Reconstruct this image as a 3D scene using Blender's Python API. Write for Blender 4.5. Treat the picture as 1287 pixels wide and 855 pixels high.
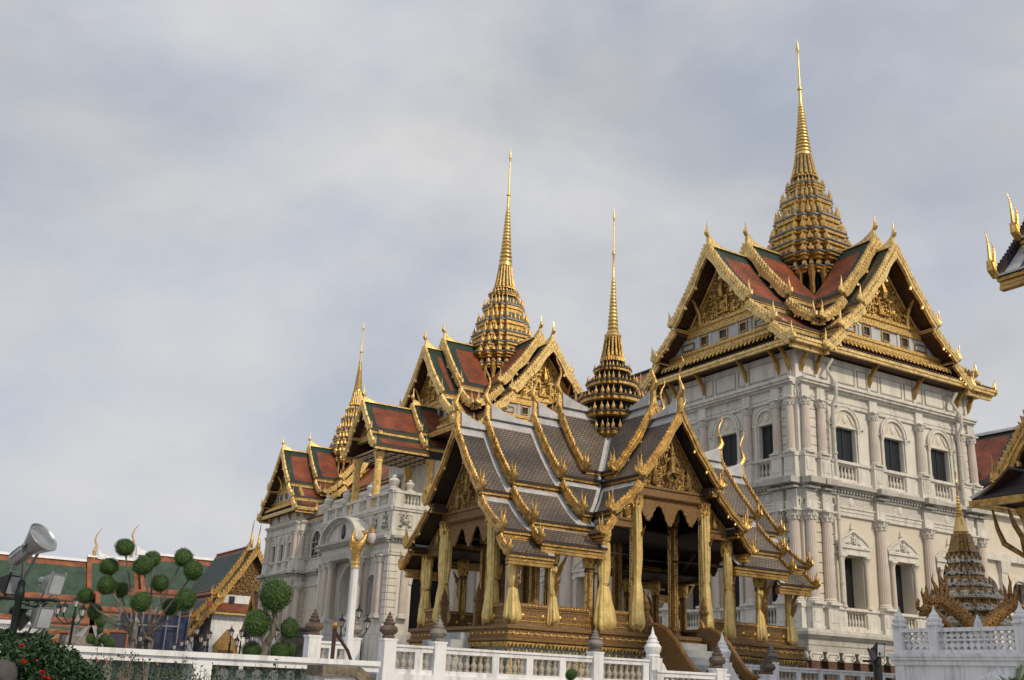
import bpy, math, random
from mathutils import Vector, Matrix
from math import radians, sin, cos, pi, sqrt, atan2, hypot
random.seed(7)
for o in list(bpy.data.objects): bpy.data.objects.remove(o)
S = bpy.context.scene
COL = S.collection

# ------------------------------------------------------------------ camera
FPX, PIT, ROLL, YAW = 1309.0, 0.3195, 0.0425, 1.0246
CAM = Vector((0, 0, 1.6))
Fw = Vector((cos(YAW)*cos(PIT), sin(YAW)*cos(PIT), sin(PIT)))
_r = Vector((sin(YAW), -cos(YAW), 0)); _u = _r.cross(Fw)
Rt = _r*cos(ROLL) + _u*sin(ROLL); Up = _u*cos(ROLL) - _r*sin(ROLL)
cd = bpy.data.cameras.new('camera'); co = bpy.data.objects.new('camera', cd); COL.objects.link(co)
cd.sensor_fit = 'HORIZONTAL'; cd.sensor_width = 23.6; cd.lens = FPX*23.6/1287
cd.clip_start = 0.1; cd.clip_end = 3000
m = Matrix.Identity(4)
for i in range(3):
    m[i][0] = Rt[i]; m[i][1] = Up[i]; m[i][2] = -Fw[i]; m[i][3] = CAM[i]
co.matrix_world = m
S.camera = co

def at(px, py, d):
    """a point of the place seen at photo pixel (px, py), d metres away along the view"""
    return CAM + (Fw + Rt*((px-643.5)/FPX) - Up*((py-427.5)/FPX))*d

# ------------------------------------------------------------------ light
SUN_AZ = Vector((0.18, -1.0, 0)).normalized(); SUN_EL = radians(36)
w = bpy.data.worlds.new('World'); S.world = w; w.use_nodes = True
nt = w.node_tree; N = nt.nodes; L = nt.links
for n in list(N): N.remove(n)
out = N.new('ShaderNodeOutputWorld'); bg = N.new('ShaderNodeBackground')
sky = N.new('ShaderNodeTexSky'); sky.sky_type = 'NISHITA'; sky.sun_disc = False
sky.sun_elevation = SUN_EL; sky.sun_rotation = atan2(SUN_AZ.x, SUN_AZ.y)
sky.air_density = 1.0; sky.dust_density = 1.6; sky.ozone_density = 1.0; sky.altitude = 10
tc = N.new('ShaderNodeTexCoord')
mp = N.new('ShaderNodeMapping'); mp.inputs['Scale'].default_value = (1.0, 1.0, 1.7); mp.inputs['Location'].default_value = (0.35, 1.9, 0.2)
no = N.new('ShaderNodeTexNoise'); no.inputs['Scale'].default_value = 2.5; no.inputs['Detail'].default_value = 8; no.inputs['Roughness'].default_value = .53; no.inputs['Distortion'].default_value = .25
no2 = N.new('ShaderNodeTexNoise'); no2.inputs['Scale'].default_value = 5.5; no2.inputs['Detail'].default_value = 6; no2.inputs['Roughness'].default_value = .5
rp = N.new('ShaderNodeValToRGB'); rp.color_ramp.elements[0].position = .40; rp.color_ramp.elements[0].color = (.68, .68, .68, 1); rp.color_ramp.elements[1].position = .62; rp.color_ramp.elements[1].color = (1, 1, 1, 1)
rp2 = N.new('ShaderNodeValToRGB')
e = rp2.color_ramp.elements; e[0].position = .3; e[0].color = (6.5, 6.9, 7.8, 1); e[1].position = .72; e[1].color = (8.3, 8.2, 8.2, 1)
mix = N.new('ShaderNodeMix'); mix.data_type = 'RGBA'
# the veil of cloud is brighter round the sun
geo = N.new('ShaderNodeVectorMath'); geo.operation = 'DOT_PRODUCT'
sd = Vector((SUN_AZ.x*cos(SUN_EL), SUN_AZ.y*cos(SUN_EL), sin(SUN_EL)))
geo.inputs[1].default_value = sd
mr = N.new('ShaderNodeMapRange'); mr.inputs[1].default_value = -.1; mr.inputs[2].default_value = 1.0; mr.inputs[3].default_value = 1.0; mr.inputs[4].default_value = 1.45
gl = N.new('ShaderNodeMix'); gl.data_type = 'RGBA'; gl.blend_type = 'MULTIPLY'; gl.inputs['Factor'].default_value = 1
L.new(tc.outputs['Generated'], mp.inputs['Vector']); L.new(mp.outputs['Vector'], no.inputs['Vector']); L.new(mp.outputs['Vector'], no2.inputs['Vector'])
L.new(no.outputs['Fac'], rp.inputs['Fac']); L.new(no2.outputs['Fac'], rp2.inputs['Fac'])
L.new(tc.outputs['Generated'], geo.inputs[0]); L.new(geo.outputs['Value'], mr.inputs[0])
L.new(rp2.outputs['Color'], gl.inputs['A']); L.new(mr.outputs[0], gl.inputs['B'])
L.new(rp.outputs['Color'], mix.inputs['Factor']); L.new(sky.outputs['Color'], mix.inputs['A']); L.new(gl.outputs['Result'], mix.inputs['B'])
L.new(mix.outputs['Result'], bg.inputs['Color']); bg.inputs['Strength'].default_value = .088
L.new(bg.outputs[0], out.inputs[0])
sl = bpy.data.lights.new('sun', 'SUN'); so = bpy.data.objects.new('sun', sl); COL.objects.link(so)
sl.energy = 2.3; sl.angle = radians(3); sl.color = (1.0, .84, .61)
so.rotation_euler = (-sd).to_track_quat('-Z', 'Y').to_euler(); so.location = (0, 0, 80)
S.view_settings.view_transform = 'Standard'; S.view_settings.look = 'None'
S.view_settings.gamma = 1; S.view_settings.use_curve_mapping = False
S.view_settings.exposure = -0.06
S.render.engine = 'CYCLES'

# ------------------------------------------------------------------ materials
def M(name, col, rough=.8, metal=0., var=.15, ns=2.5, bump=.15, bs=18., dirt=None, dirt_amt=0., dirt_scale=.6, col2=None, spec=.4, streak=False):
    mt = bpy.data.materials.new(name); mt.use_nodes = True
    nt = mt.node_tree; N = nt.nodes; L = nt.links; b = N['Principled BSDF']
    tc = N.new('ShaderNodeTexCoord')
    n1 = N.new('ShaderNodeTexNoise'); n1.inputs['Scale'].default_value = ns; n1.inputs['Detail'].default_value = 6; n1.inputs['Roughness'].default_value = .65
    L.new(tc.outputs['Object'], n1.inputs['Vector'])
    r = N.new('ShaderNodeValToRGB'); c2 = col2 or tuple(max(0, c*(1-var*2)) for c in col)
    r.color_ramp.elements[0].position = .28; r.color_ramp.elements[0].color = (*c2, 1)
    r.color_ramp.elements[1].position = .68; r.color_ramp.elements[1].color = (*[min(1, c*(1+var*.5)) for c in col], 1)
    L.new(n1.outputs['Fac'], r.inputs['Fac']); last = r.outputs['Color']
    if dirt:
        mpp = N.new('ShaderNodeMapping'); mpp.inputs['Scale'].default_value = (3, 3, .35) if streak else (1, 1, 1)
        n2 = N.new('ShaderNodeTexNoise'); n2.inputs['Scale'].default_value = dirt_scale; n2.inputs['Detail'].default_value = 8; n2.inputs['Roughness'].default_value = .7
        L.new(tc.outputs['Object'], mpp.inputs['Vector']); L.new(mpp.outputs['Vector'], n2.inputs['Vector'])
        r2 = N.new('ShaderNodeValToRGB'); r2.color_ramp.elements[0].position = .48; r2.color_ramp.elements[0].color = (0, 0, 0, 1); r2.color_ramp.elements[1].position = .75; r2.color_ramp.elements[1].color = (dirt_amt,)*3+(1,)
        mx = N.new('ShaderNodeMix'); mx.data_type = 'RGBA'; mx.inputs['B'].default_value = (*dirt, 1)
        L.new(n2.outputs['Fac'], r2.inputs['Fac']); L.new(r2.outputs['Color'], mx.inputs['Factor']); L.new(last, mx.inputs['A']); last = mx.outputs['Result']
    L.new(last, b.inputs['Base Color'])
    b.inputs['Roughness'].default_value = rough; b.inputs['Metallic'].default_value = metal; b.inputs['Specular IOR Level'].default_value = spec
    if bump:
        n3 = N.new('ShaderNodeTexNoise'); n3.inputs['Scale'].default_value = bs; n3.inputs['Detail'].default_value = 4
        L.new(tc.outputs['Object'], n3.inputs['Vector'])
        bp = N.new('ShaderNodeBump'); bp.inputs['Strength'].default_value = bump; bp.inputs['Distance'].default_value = .02
        L.new(n3.outputs['Fac'], bp.inputs['Height']); L.new(bp.outputs[0], b.inputs['Normal'])
    return mt

def relief(name, hi, lo, scale, metal=.5, rough=.45, lo_metal=None, bump=.8, thr=(.08, .3), dist=.04):
    """carved ornament: raised scrolls of one colour over a ground of another"""
    mt = bpy.data.materials.new(name); mt.use_nodes = True
    nt = mt.node_tree; N = nt.nodes; L = nt.links; b = N['Principled BSDF']
    tc = N.new('ShaderNodeTexCoord'); nz = N.new('ShaderNodeTexNoise'); nz.inputs['Scale'].default_value = scale*.5; nz.inputs['Detail'].default_value = 2
    ad = N.new('ShaderNodeMix'); ad.data_type = 'RGBA'; ad.blend_type = 'LINEAR_LIGHT'; ad.inputs['Factor'].default_value = .06
    L.new(tc.outputs['Object'], nz.inputs['Vector']); L.new(tc.outputs['Object'], ad.inputs['A']); L.new(nz.outputs['Color'], ad.inputs['B'])
    v = N.new('ShaderNodeTexVoronoi'); v.feature = 'DISTANCE_TO_EDGE'; v.inputs['Scale'].default_value = scale
    L.new(ad.outputs['Result'], v.inputs['Vector'])
    r = N.new('ShaderNodeValToRGB'); r.color_ramp.elements[0].position = thr[0]; r.color_ramp.elements[0].color = (*hi, 1); r.color_ramp.elements[1].position = thr[1]; r.color_ramp.elements[1].color = (*lo, 1)
    L.new(v.outputs['Distance'], r.inputs['Fac']); L.new(r.outputs['Color'], b.inputs['Base Color'])
    b.inputs['Metallic'].default_value = metal; b.inputs['Roughness'].default_value = rough
    bp = N.new('ShaderNodeBump'); bp.invert = True; bp.inputs['Strength'].default_value = bump; bp.inputs['Distance'].default_value = dist
    L.new(v.outputs['Distance'], bp.inputs['Height']); L.new(bp.outputs[0], b.inputs['Normal'])
    return mt

def tile(name, c1, c2, mortar, tw=.22, th=.16, rough=.55, bump=.6):
    mt = bpy.data.materials.new(name); mt.use_nodes = True
    nt = mt.node_tree; N = nt.nodes; L = nt.links; b = N['Principled BSDF']
    uv = N.new('ShaderNodeUVMap'); bt = N.new('ShaderNodeTexBrick')
    bt.inputs['Scale'].default_value = 1; bt.inputs['Brick Width'].default_value = tw; bt.inputs['Row Height'].default_value = th
    bt.inputs['Mortar Size'].default_value = .016; bt.inputs['Mortar Smooth'].default_value = .4; bt.inputs['Bias'].default_value = -.1
    bt.inputs['Color1'].default_value = (*c1, 1); bt.inputs['Color2'].default_value = (*c2, 1); bt.inputs['Mortar'].default_value = (*mortar, 1)
    n1 = N.new('ShaderNodeTexNoise'); n1.inputs['Scale'].default_value = .9; n1.inputs['Detail'].default_value = 7
    tc = N.new('ShaderNodeTexCoord'); L.new(tc.outputs['Object'], n1.inputs['Vector'])
    mx = N.new('ShaderNodeMix'); mx.data_type = 'RGBA'; mx.blend_type = 'MULTIPLY'; mx.inputs['Factor'].default_value = 1
    r = N.new('ShaderNodeValToRGB'); r.color_ramp.elements[0].position = .3; r.color_ramp.elements[0].color = (.42, .43, .45, 1); r.color_ramp.elements[1].position = .7; r.color_ramp.elements[1].color = (1.15, 1.1, 1.05, 1)
    L.new(uv.outputs[0], bt.inputs['Vector']); L.new(n1.outputs['Fac'], r.inputs['Fac'])
    L.new(bt.outputs['Color'], mx.inputs['A']); L.new(r.outputs['Color'], mx.inputs['B']); L.new(mx.outputs['Result'], b.inputs['Base Color'])
    b.inputs['Roughness'].default_value = rough
    # courses overlap: height falls along the slope inside each course
    sx = N.new('ShaderNodeSeparateXYZ'); L.new(uv.outputs[0], sx.inputs[0])
    dv = N.new('ShaderNodeMath'); dv.operation = 'DIVIDE'; dv.inputs[1].default_value = th; L.new(sx.outputs['Y'], dv.inputs[0])
    fr = N.new('ShaderNodeMath'); fr.operation = 'FRACT'; L.new(dv.outputs[0], fr.inputs[0])
    ad = N.new('ShaderNodeMath'); ad.operation = 'SUBTRACT'; L.new(fr.outputs[0], ad.inputs[0]); L.new(bt.outputs['Fac'], ad.inputs[1])
    bp = N.new('ShaderNodeBump'); bp.inputs['Strength'].default_value = bump; bp.inputs['Distance'].default_value = .03
    L.new(ad.outputs[0], bp.inputs['Height']); L.new(bp.outputs[0], b.inputs['Normal'])
    return mt

GOLD = M('gold_leaf', (.68, .43, .14), .36, .85, .30, 5, .6, 30, dirt=(.13, .07, .025), dirt_amt=.8, dirt_scale=2.2)
GOLDB = M('bright_gold_leaf', (.78, .55, .21), .34, .85, .16, 5, .3, 30, dirt=(.25, .15, .05), dirt_amt=.45, dirt_scale=2)
GOLDP = M('pale_gold_paint', (.92, .64, .25), .38, .45, .25, 6, .5, 24, dirt=(.12, .075, .03), dirt_amt=.75, dirt_scale=2.5)
BRONZE = M('dark_gilt_wood', (.34, .19, .06), .5, .35, .3, 7, .4, 26, dirt=(.06, .03, .015), dirt_amt=.6, dirt_scale=3)
OLDG = M('old_gilt_carving', (.40, .25, .085), .5, .45, .35, 9, .6, 30, dirt=(.06, .035, .015), dirt_amt=.8, dirt_scale=4)
GILT = relief('carved_gilt_ornament', (.42, .26, .08), (.10, .055, .025), 9, .6, .42)
GILTH = M('dark_carved_teak', (.17, .10, .04), .6, .2, .4, 5, .6, 9, dirt=(.03, .018, .01), dirt_amt=.8, dirt_scale=2)
GILTF = relief('fine_carved_gilt', (.27, .155, .06), (.085, .045, .02), 26, .5, .45, dist=.015)
GILTP = relief('pediment_ornament', (.78, .52, .15), (.055, .05, .04), 5.5, .6, .42, dist=.06)
GILTW = relief('gilt_slats_ornament', (.70, .47, .15), (.32, .19, .06), 7, .5, .45)
MOSAIC = relief('mirror_mosaic', (.30, .31, .26), (.04, .055, .04), 14, .3, .3, dist=.015)
WALLU = M('white_lime_wall', (.68, .645, .575), .85, 0, .06, 1.2, .12, 14, dirt=(.34, .32, .27), dirt_amt=.75, dirt_scale=.8, streak=True)
WALLL = M('cream_wall', (.64, .575, .465), .85, 0, .06, 1.2, .12, 14, dirt=(.48, .42, .33), dirt_amt=.45, dirt_scale=.7, streak=True)
TRIM = M('white_stucco_trim', (.655, .625, .56), .82, 0, .08, 2, .15, 20, dirt=(.24, .235, .205), dirt_amt=.9, dirt_scale=.9, streak=True)
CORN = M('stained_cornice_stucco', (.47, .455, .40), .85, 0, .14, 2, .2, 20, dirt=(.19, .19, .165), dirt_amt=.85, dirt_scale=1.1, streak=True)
PINK = M('pale_pink_column', (.60, .525, .455), .75, 0, .08, 1.5, .1, 20, dirt=(.40, .34, .29), dirt_amt=.5, dirt_scale=.8, streak=True)
FRIEZE = relief('stucco_relief', (.55, .53, .47), (.40, .385, .34), 10, 0, .85, bump=.7, dist=.04)
CARVED = relief('carved_white_stucco', (.56, .535, .48), (.12, .115, .10), 9, 0, .85, bump=.9, dist=.05)
BROWN = M('brown_stone_base', (.115, .058, .034), .75, 0, .25, 2, .2, 12)
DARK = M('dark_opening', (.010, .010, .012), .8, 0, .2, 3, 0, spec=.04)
SOFF = relief('red_brown_soffit', (.095, .042, .02), (.040, .019, .012), 7, .1, .6, bump=.3)
DWOOD = M('dark_wood', (.042, .025, .015), .65, 0, .3, 3, .2)
WHITE = M('white_paint', (.76, .765, .78), .7, 0, .07, 1.5, .08, 12, dirt=(.30, .30, .275), dirt_amt=.9, dirt_scale=2.0, streak=True)
WHITER = M('white_roof_band', (.48, .48, .49), .8, 0, .16, 2.5, .15, 15, dirt=(.22, .22, .22), dirt_amt=.7, dirt_scale=1.6)
STONE = M('weathered_stone', (.27, .245, .22), .9, 0, .25, 6, .6, 25, dirt=(.05, .045, .04), dirt_amt=.9, dirt_scale=3.5)
STONED = M('dark_weathered_stone', (.15, .11, .085), .9, 0, .3, 6, .6, 25, dirt=(.03, .027, .025), dirt_amt=.9, dirt_scale=3.5)
MARBLE = M('grey_marble', (.42, .43, .44), .5, 0, .2, 3, .05, 8)
COPE = M('mossy_stone_coping', (.20, .17, .125), .95, 0, .35, 8, .8, 30, dirt=(.05, .045, .03), dirt_amt=.8, dirt_scale=5)
TRED = tile('red_roof_tile', (.33, .082, .030), (.24, .056, .022), (.10, .028, .013))
TGRN = tile('green_roof_tile', (.025, .060, .042), (.018, .046, .034), (.01, .02, .016))
TBRN = tile('maroon_roof_tile', (.135, .032, .020), (.10, .024, .016), (.04, .012, .01))
TGREY = tile('grey_brown_roof_tile', (.185, .152, .122), (.25, .205, .165), (.095, .08, .068), .13, .085, .6, .9)
TDARK = tile('slate_dark_tile', (.028, .024, .03), (.04, .03, .034), (.01, .01, .012))
TPURP = tile('dark_purple_tile', (.055, .030, .036), (.04, .022, .028), (.02, .01, .012))
TGREENB = tile('mid_green_tile', (.036, .088, .052), (.028, .07, .042), (.018, .045, .03), .3, .22)
TORNG = tile('orange_tile', (.34, .115, .045), (.29, .09, .035), (.2, .06, .025), .3, .22)
CLOTH = M('gold_satin_cloth', (.70, .515, .185), .44, .10, .2, 4, .6, 22, spec=.45)
LEADG = M('grey_lead_rim', (.30, .31, .335), .55, .1, .2, 4, .2, 20)
BLUEG = M('blue_green_glass_tile', (.13, .16, .14), .3, .1, .3, 12, .2, 30)
DKGREEN = M('dark_green_paint', (.010, .022, .020), .4, .1, .2, 4, .1)
STEEL = M('brushed_aluminium', (.42, .42, .42), .38, .85, .15, 10, .1, 40)
GLASS = M('floodlight_glass', (.50, .54, .58), .12, .2, .25, 3, 0, spec=.8)
BLACK = M('black_paint', (.012, .012, .013), .45, .1, .2, 4, .1)
PIPE = M('white_pipe', (.55, .53, .48), .5, 0, .1, 3, 0)
LEAF = M('clipped_leaf', (.066, .135, .022), .5, 0, .4, 14, 0, col2=(.020, .052, .010))
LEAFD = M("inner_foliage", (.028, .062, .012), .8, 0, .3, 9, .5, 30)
LEAF2 = M('rose_leaf', (.030, .070, .022), .5, 0, .4, 7, 0, col2=(.010, .028, .011))
PALM = M('palm_leaf', (.10, .17, .03), .5, 0, .3, 7, 0)
BALST = M('pale_worn_stone', (.46, .425, .36), .9, 0, .2, 6, .4, 25, dirt=(.12, .10, .08), dirt_amt=.8, dirt_scale=4)
BARK = M('grey_bark', (.20, .175, .15), .9, 0, .25, 9, .6, 25)
REDF = M('red_petal', (.62, .035, .018), .5, 0, .25, 20, 0)
PINKF = M('pink_petal', (.5, .12, .12), .5, 0, .2, 20, 0)
BLUET = M('blue_netting', (.045, .058, .115), .85, 0, .4, 1.5, .4, 4)
GREYB = M('dark_grey_board', (.055, .055, .08), .6, 0, .15, 3, 0)
ORNG = M("orange_paint", (.36, .13, .05), .6, 0, .15, 3, .1)
RUST = M('dark_brown_iron', (.075, .03, .022), .5, .2, .2, 8, .1)
GROUND = M('paving_stone', (.26, .25, .235), .9, 0, .15, 1.5, .3, 10)
LAMPG = M('frosted_lamp_glass', (.52, .47, .44), .3, 0, .1, 5, 0)
TILEC = relief('glazed_tile_mosaic', (.34, .19, .05), (.05, .05, .05), 12, .15, .4, dist=.02)
TILEB = relief('white_glazed_mosaic', (.60, .55, .45), (.06, .075, .09), 9, 0, .4, dist=.02)
NAGAM = relief('glazed_naga_scales', (.36, .19, .05), (.09, .03, .018), 13, .4, .4, dist=.02)
TEALB = M('teal_glazed_baluster', (.11, .15, .13), .35, 0, .35, 8, .1, 30)
SKIN = M('skin', (.42, .24, .16), .55, 0, .08, 6, 0)
CAP = M('grey_cap_cloth', (.075, .072, .072), .9, 0, .15, 20, .2, 80)
SHIRT = M('dark_shirt_cloth', (.03, .035, .05), .9, 0, .15, 12, .2, 60)

# ------------------------------------------------------------------ mesh builder
class MB:
    def __init__(s, f=None): s.v = []; s.f = []; s.mi = []; s.uv = []; s.sm = []; s.fr = f
    def p(s, q):
        if s.fr: q = s.fr(*q)
        s.v.append(tuple(q)); return len(s.v)-1
    def face(s, ids, mi=0, uv=None, sm=False): s.f.append(tuple(ids)); s.mi.append(mi); s.uv.append(uv); s.sm.append(sm)
    def poly(s, pts, mi=0, uv=None, sm=False): s.face([s.p(q) for q in pts], mi, uv, sm)
    def box(s, x0, y0, z0, x1, y1, z1, mi=0):
        i = [s.p(q) for q in ((x0,y0,z0),(x1,y0,z0),(x1,y1,z0),(x0,y1,z0),(x0,y0,z1),(x1,y0,z1),(x1,y1,z1),(x0,y1,z1))]
        for q in ((0,3,2,1),(4,5,6,7),(0,1,5,4),(1,2,6,5),(2,3,7,6),(3,0,4,7)): s.face([i[k] for k in q], mi)
    def taper(s, cx, cy, z0, z1, a0, b0, a1, b1, mi=0):
        i = [s.p(q) for q in ((cx-a0,cy-b0,z0),(cx+a0,cy-b0,z0),(cx+a0,cy+b0,z0),(cx-a0,cy+b0,z0),(cx-a1,cy-b1,z1),(cx+a1,cy-b1,z1),(cx+a1,cy+b1,z1),(cx-a1,cy+b1,z1))]
        for q in ((0,3,2,1),(4,5,6,7),(0,1,5,4),(1,2,6,5),(2,3,7,6),(3,0,4,7)): s.face([i[k] for k in q], mi)
    def extr(s, pts, vec, mi=0):
        """closed outline of 3-D points extruded by vec"""
        a = [s.p(q) for q in pts]; b = [s.p((q[0]+vec[0], q[1]+vec[1], q[2]+vec[2])) for q in pts]
        n = len(a); s.face(a[::-1], mi); s.face(b, mi)
        for k in range(n): s.face((a[k], a[(k+1)%n], b[(k+1)%n], b[k]), mi)
    def loft(s, rings, mi=0, cap=(True, True), sm=False, closed=True):
        ids = [[s.p(q) for q in r] for r in rings]; n = len(ids[0])
        for a, b in zip(ids, ids[1:]):
            for k in range(n if closed else n-1): s.face((a[k], a[(k+1)%n], b[(k+1)%n], b[k]), mi, None, sm)
        if cap[0]: s.face(ids[0][::-1], mi)
        if cap[1]: s.face(ids[-1], mi)
    def lathe(s, prof, cx=0, cy=0, n=16, mi=0, sm=True, flute=0, nf=0):
        rings = []
        for r, z in prof:
            rings.append([(cx+(r*(1-(flute if k % 2 else 0)))*cos(2*pi*k/n), cy+(r*(1-(flute if k % 2 else 0)))*sin(2*pi*k/n), z) for k in range(n)])
        s.loft(rings, mi, sm=sm)
    def shape(s, pl, prof, cx=0, cy=0, mi=0):
        """scaled copies of a plan outline stacked by (scale, z)"""
        s.loft([[(cx+x*r, cy+y*r, z) for x, y in pl] for r, z in prof], mi)
    def tube(s, path, rad, n=7, mi=0, sm=True):
        P = [Vector(q) for q in path]
        if not hasattr(rad, '__len__'): rad = [rad]*len(P)
        rings = []; ref = Vector((0, 0, 1))
        t0 = (P[1]-P[0]).normalized()
        if abs(t0.dot(ref)) > .9: ref = Vector((1, 0, 0))
        nrm = t0.cross(ref).normalized()
        for i, q in enumerate(P):
            t = (P[min(i+1, len(P)-1)]-P[max(i-1, 0)]).normalized()
            nrm = (nrm-t*nrm.dot(t)).normalized(); b = t.cross(nrm)
            rings.append([tuple(q+(nrm*cos(2*pi*k/n)+b*sin(2*pi*k/n))*rad[i]) for k in range(n)])
        s.loft(rings, mi, sm=sm)
    def ball(s, c, r, n=10, mi=0, sx=1, sy=1, sz=1):
        rings = []
        for i in range(1, n):
            th = pi*i/n; rings.append([(c[0]+r*sx*sin(th)*cos(2*pi*k/n), c[1]+r*sy*sin(th)*sin(2*pi*k/n), c[2]-r*sz*cos(th)) for k in range(n)])
        s.loft(rings, mi, sm=True)
    def build(s, name, mats, parent=None, loc=None, rotz=0, rel=True):
        if not s.v: return None
        if not isinstance(mats, (list, tuple)): mats = [mats]
        me = bpy.data.meshes.new(name)
        org = Vector((0, 0, 0))
        if rel: org = root_loc(parent) if parent else (Vector(loc) if loc is not None else Vector((0, 0, 0)))
        vs = [(a-org.x, b-org.y, c-org.z) for a, b, c in s.v] if rel else s.v
        me.from_pydata(vs, [], s.f)
        for mt in mats: me.materials.append(mt)
        me.polygons.foreach_set('material_index', s.mi); me.polygons.foreach_set('use_smooth', s.sm)
        if any(u for u in s.uv):
            ul = me.uv_layers.new(name='UVMap')
            for pl, u in zip(me.polygons, s.uv):
                if u:
                    for li, q in zip(pl.loop_indices, u): ul.data[li].uv = q
        me.validate()
        if any(s.sm):
            try: me.set_sharp_from_angle(angle=radians(38))
            except Exception: pass
        o = bpy.data.objects.new(name, me); COL.objects.link(o)
        if parent: o.parent = parent
        if rel:
            if not parent: o.location = org
        else:
            o.location = (Vector(loc) if loc is not None else Vector((0, 0, 0))) - (root_loc(parent) if parent else Vector((0, 0, 0)))
            o.rotation_euler = (0, 0, rotz)
        return o

def root_loc(o):
    while o.parent: o = o.parent
    return o.location.copy()
def tag(o, label, cat, group=None, kind=None):
    o['label'] = label
    if cat: o['category'] = cat
    if group: o['group'] = group
    if kind: o['kind'] = kind
    return o
def thing(name, label, cat, loc, group=None):
    o = bpy.data.objects.new(name, None); COL.objects.link(o); o.location = loc; o.empty_display_size = .3
    return tag(o, label, cat, group)
def put(src, parent, loc, rotz=0, scale=1.0):
    """copy a built part (with its sub-parts) to another place of its thing; meshes shared"""
    o = src.copy(); COL.objects.link(o); o.parent = parent
    o.location = Vector(loc)-root_loc(parent); o.rotation_euler = (0, 0, rotz); o.scale = (scale,)*3
    for ch in list(src.children):
        c = ch.copy(); COL.objects.link(c); c.parent = o
    return o
class Proto:
    """first use keeps the built object, later uses copy it"""
    def __init__(s, make): s.make = make; s.o = None
    def __call__(s, parent, loc, rotz=0, scale=1.0):
        if s.o is None:
            s.o = s.make(parent); s.o.parent = parent
            s.o.location = Vector(loc)-root_loc(parent); s.o.rotation_euler = (0, 0, rotz); s.o.scale = (scale,)*3
            return s.o
        return put(s.o, parent, loc, rotz, scale)
def sub(mb, name, mats, parent):
    """a mesh in the local coordinates of its (proto) parent"""
    return mb.build(name, mats, parent, (0, 0, 0), 0, rel=False) if parent is None else _sub(mb, name, mats, parent)
def _sub(mb, name, mats, parent):
    o = mb.build(name, mats, None, (0, 0, 0), 0, rel=False); o.parent = parent; o.location = (0, 0, 0); return o
def curve(h0, z0, h1, z1, sag=.05, n=6):
    out = []
    for i in range(n+1):
        t = i/n; out.append((h0+(h1-h0)*t - sag*(z0-z1)*sin(pi*t)*.5, z0+(z1-z0)*t - sag*(h1-h0)*sin(pi*t)))
    return out
REDENT = [(1,.42),(.86,.42),(.86,.64),(.64,.64),(.64,.86),(.42,.86),(.42,1)]
ROUND = [(1,.22),(.97,.22),(.97,.40),(.88,.40),(.88,.60),(.74,.60),(.74,.74),(.60,.74),(.60,.88),(.40,.88),(.40,.97),(.22,.97),(.22,1)]
ROUND = ROUND + [(-y, x) for x, y in ROUND] + [(-x, -y) for x, y in ROUND] + [(y, -x) for x, y in ROUND]
REDENT = REDENT + [(-y, x) for x, y in REDENT] + [(-x, -y) for x, y in REDENT] + [(y, -x) for x, y in REDENT]
def arm_frame(cx, cy, k):
    """local (u outward along the ridge, h to the side, z) -> world, arm k*90 degrees from +X"""
    c, s_ = round(cos(k*pi/2)), round(sin(k*pi/2))
    return lambda u, h, z: (cx+u*c-h*s_, cy+u*s_+h*c, z)

# ------------------------------------------------------------------ Thai roofs
def resample(prof, cuts):
    ln = [0]
    for a, b in zip(prof, prof[1:]): ln.append(ln[-1]+hypot(b[0]-a[0], b[1]-a[1]))
    Sx = ln[-1]; ss = sorted(set([round(x, 4) for x in ln]+[round(c if c >= 0 else Sx+c, 4) for c in cuts]))
    res = []
    for s_ in ss:
        for i in range(len(ln)-1):
            if s_ <= ln[i+1]+1e-3:
                t = (s_-ln[i])/max(1e-9, ln[i+1]-ln[i]); a, b = prof[i], prof[i+1]
                res.append((a[0]+(b[0]-a[0])*t, a[1]+(b[1]-a[1])*t, s_)); break
    return res, Sx
def slab(mb, F, prof, uend, uin, side, bt=.0, bb=.0, bg=.0, bi=.0, th=.1):
    """one roof slope: mats 0 field, 1 border, 2 soffit"""
    rows, Sx = resample(prof, [c for c in (bt, -bb) if c])
    g = []
    for h, z, s_ in rows:
        ui = uin(h) if callable(uin) else uin
        us = [uend, uend-bg, ui+bi, ui]
        if us[2] > us[1]: us[1] = us[2] = (uend+ui)/2
        g.append([(u, h*side, z, s_) for u in us])
    for a, b in zip(g, g[1:]):
        mid = (a[0][3]+b[0][3])/2
        for k in range(3):
            if abs(a[k][0]-a[k+1][0]) < 1e-5 and abs(b[k][0]-b[k+1][0]) < 1e-5: continue
            border = (bt and mid < bt) or (bb and mid > Sx-bb) or (bg and k == 0) or (bi and k == 2)
            q = [a[k], a[k+1], b[k+1], b[k]]
            mb.poly([F(*x[:3]) for x in q], 1 if border else 0, [(x[0], -x[3]) for x in q])
        q = [a[0], a[3], b[3], b[0]]
        mb.poly([F(x[0], x[1], x[2]-th) for x in q], 2, [(x[0], -x[3]) for x in q])
    e = g[-1]; mb.poly([F(*e[0][:3]), F(*e[3][:3]), F(e[3][0], e[3][1], e[3][2]-th), F(e[0][0], e[0][1], e[0][2]-th)], 2)
    for k in (0, 3):
        for a, b in zip(g, g[1:]):
            mb.poly([F(*a[k][:3]), F(*b[k][:3]), F(b[k][0], b[k][1], b[k][2]-th), F(a[k][0], a[k][1], a[k][2]-th)], 2)
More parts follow.
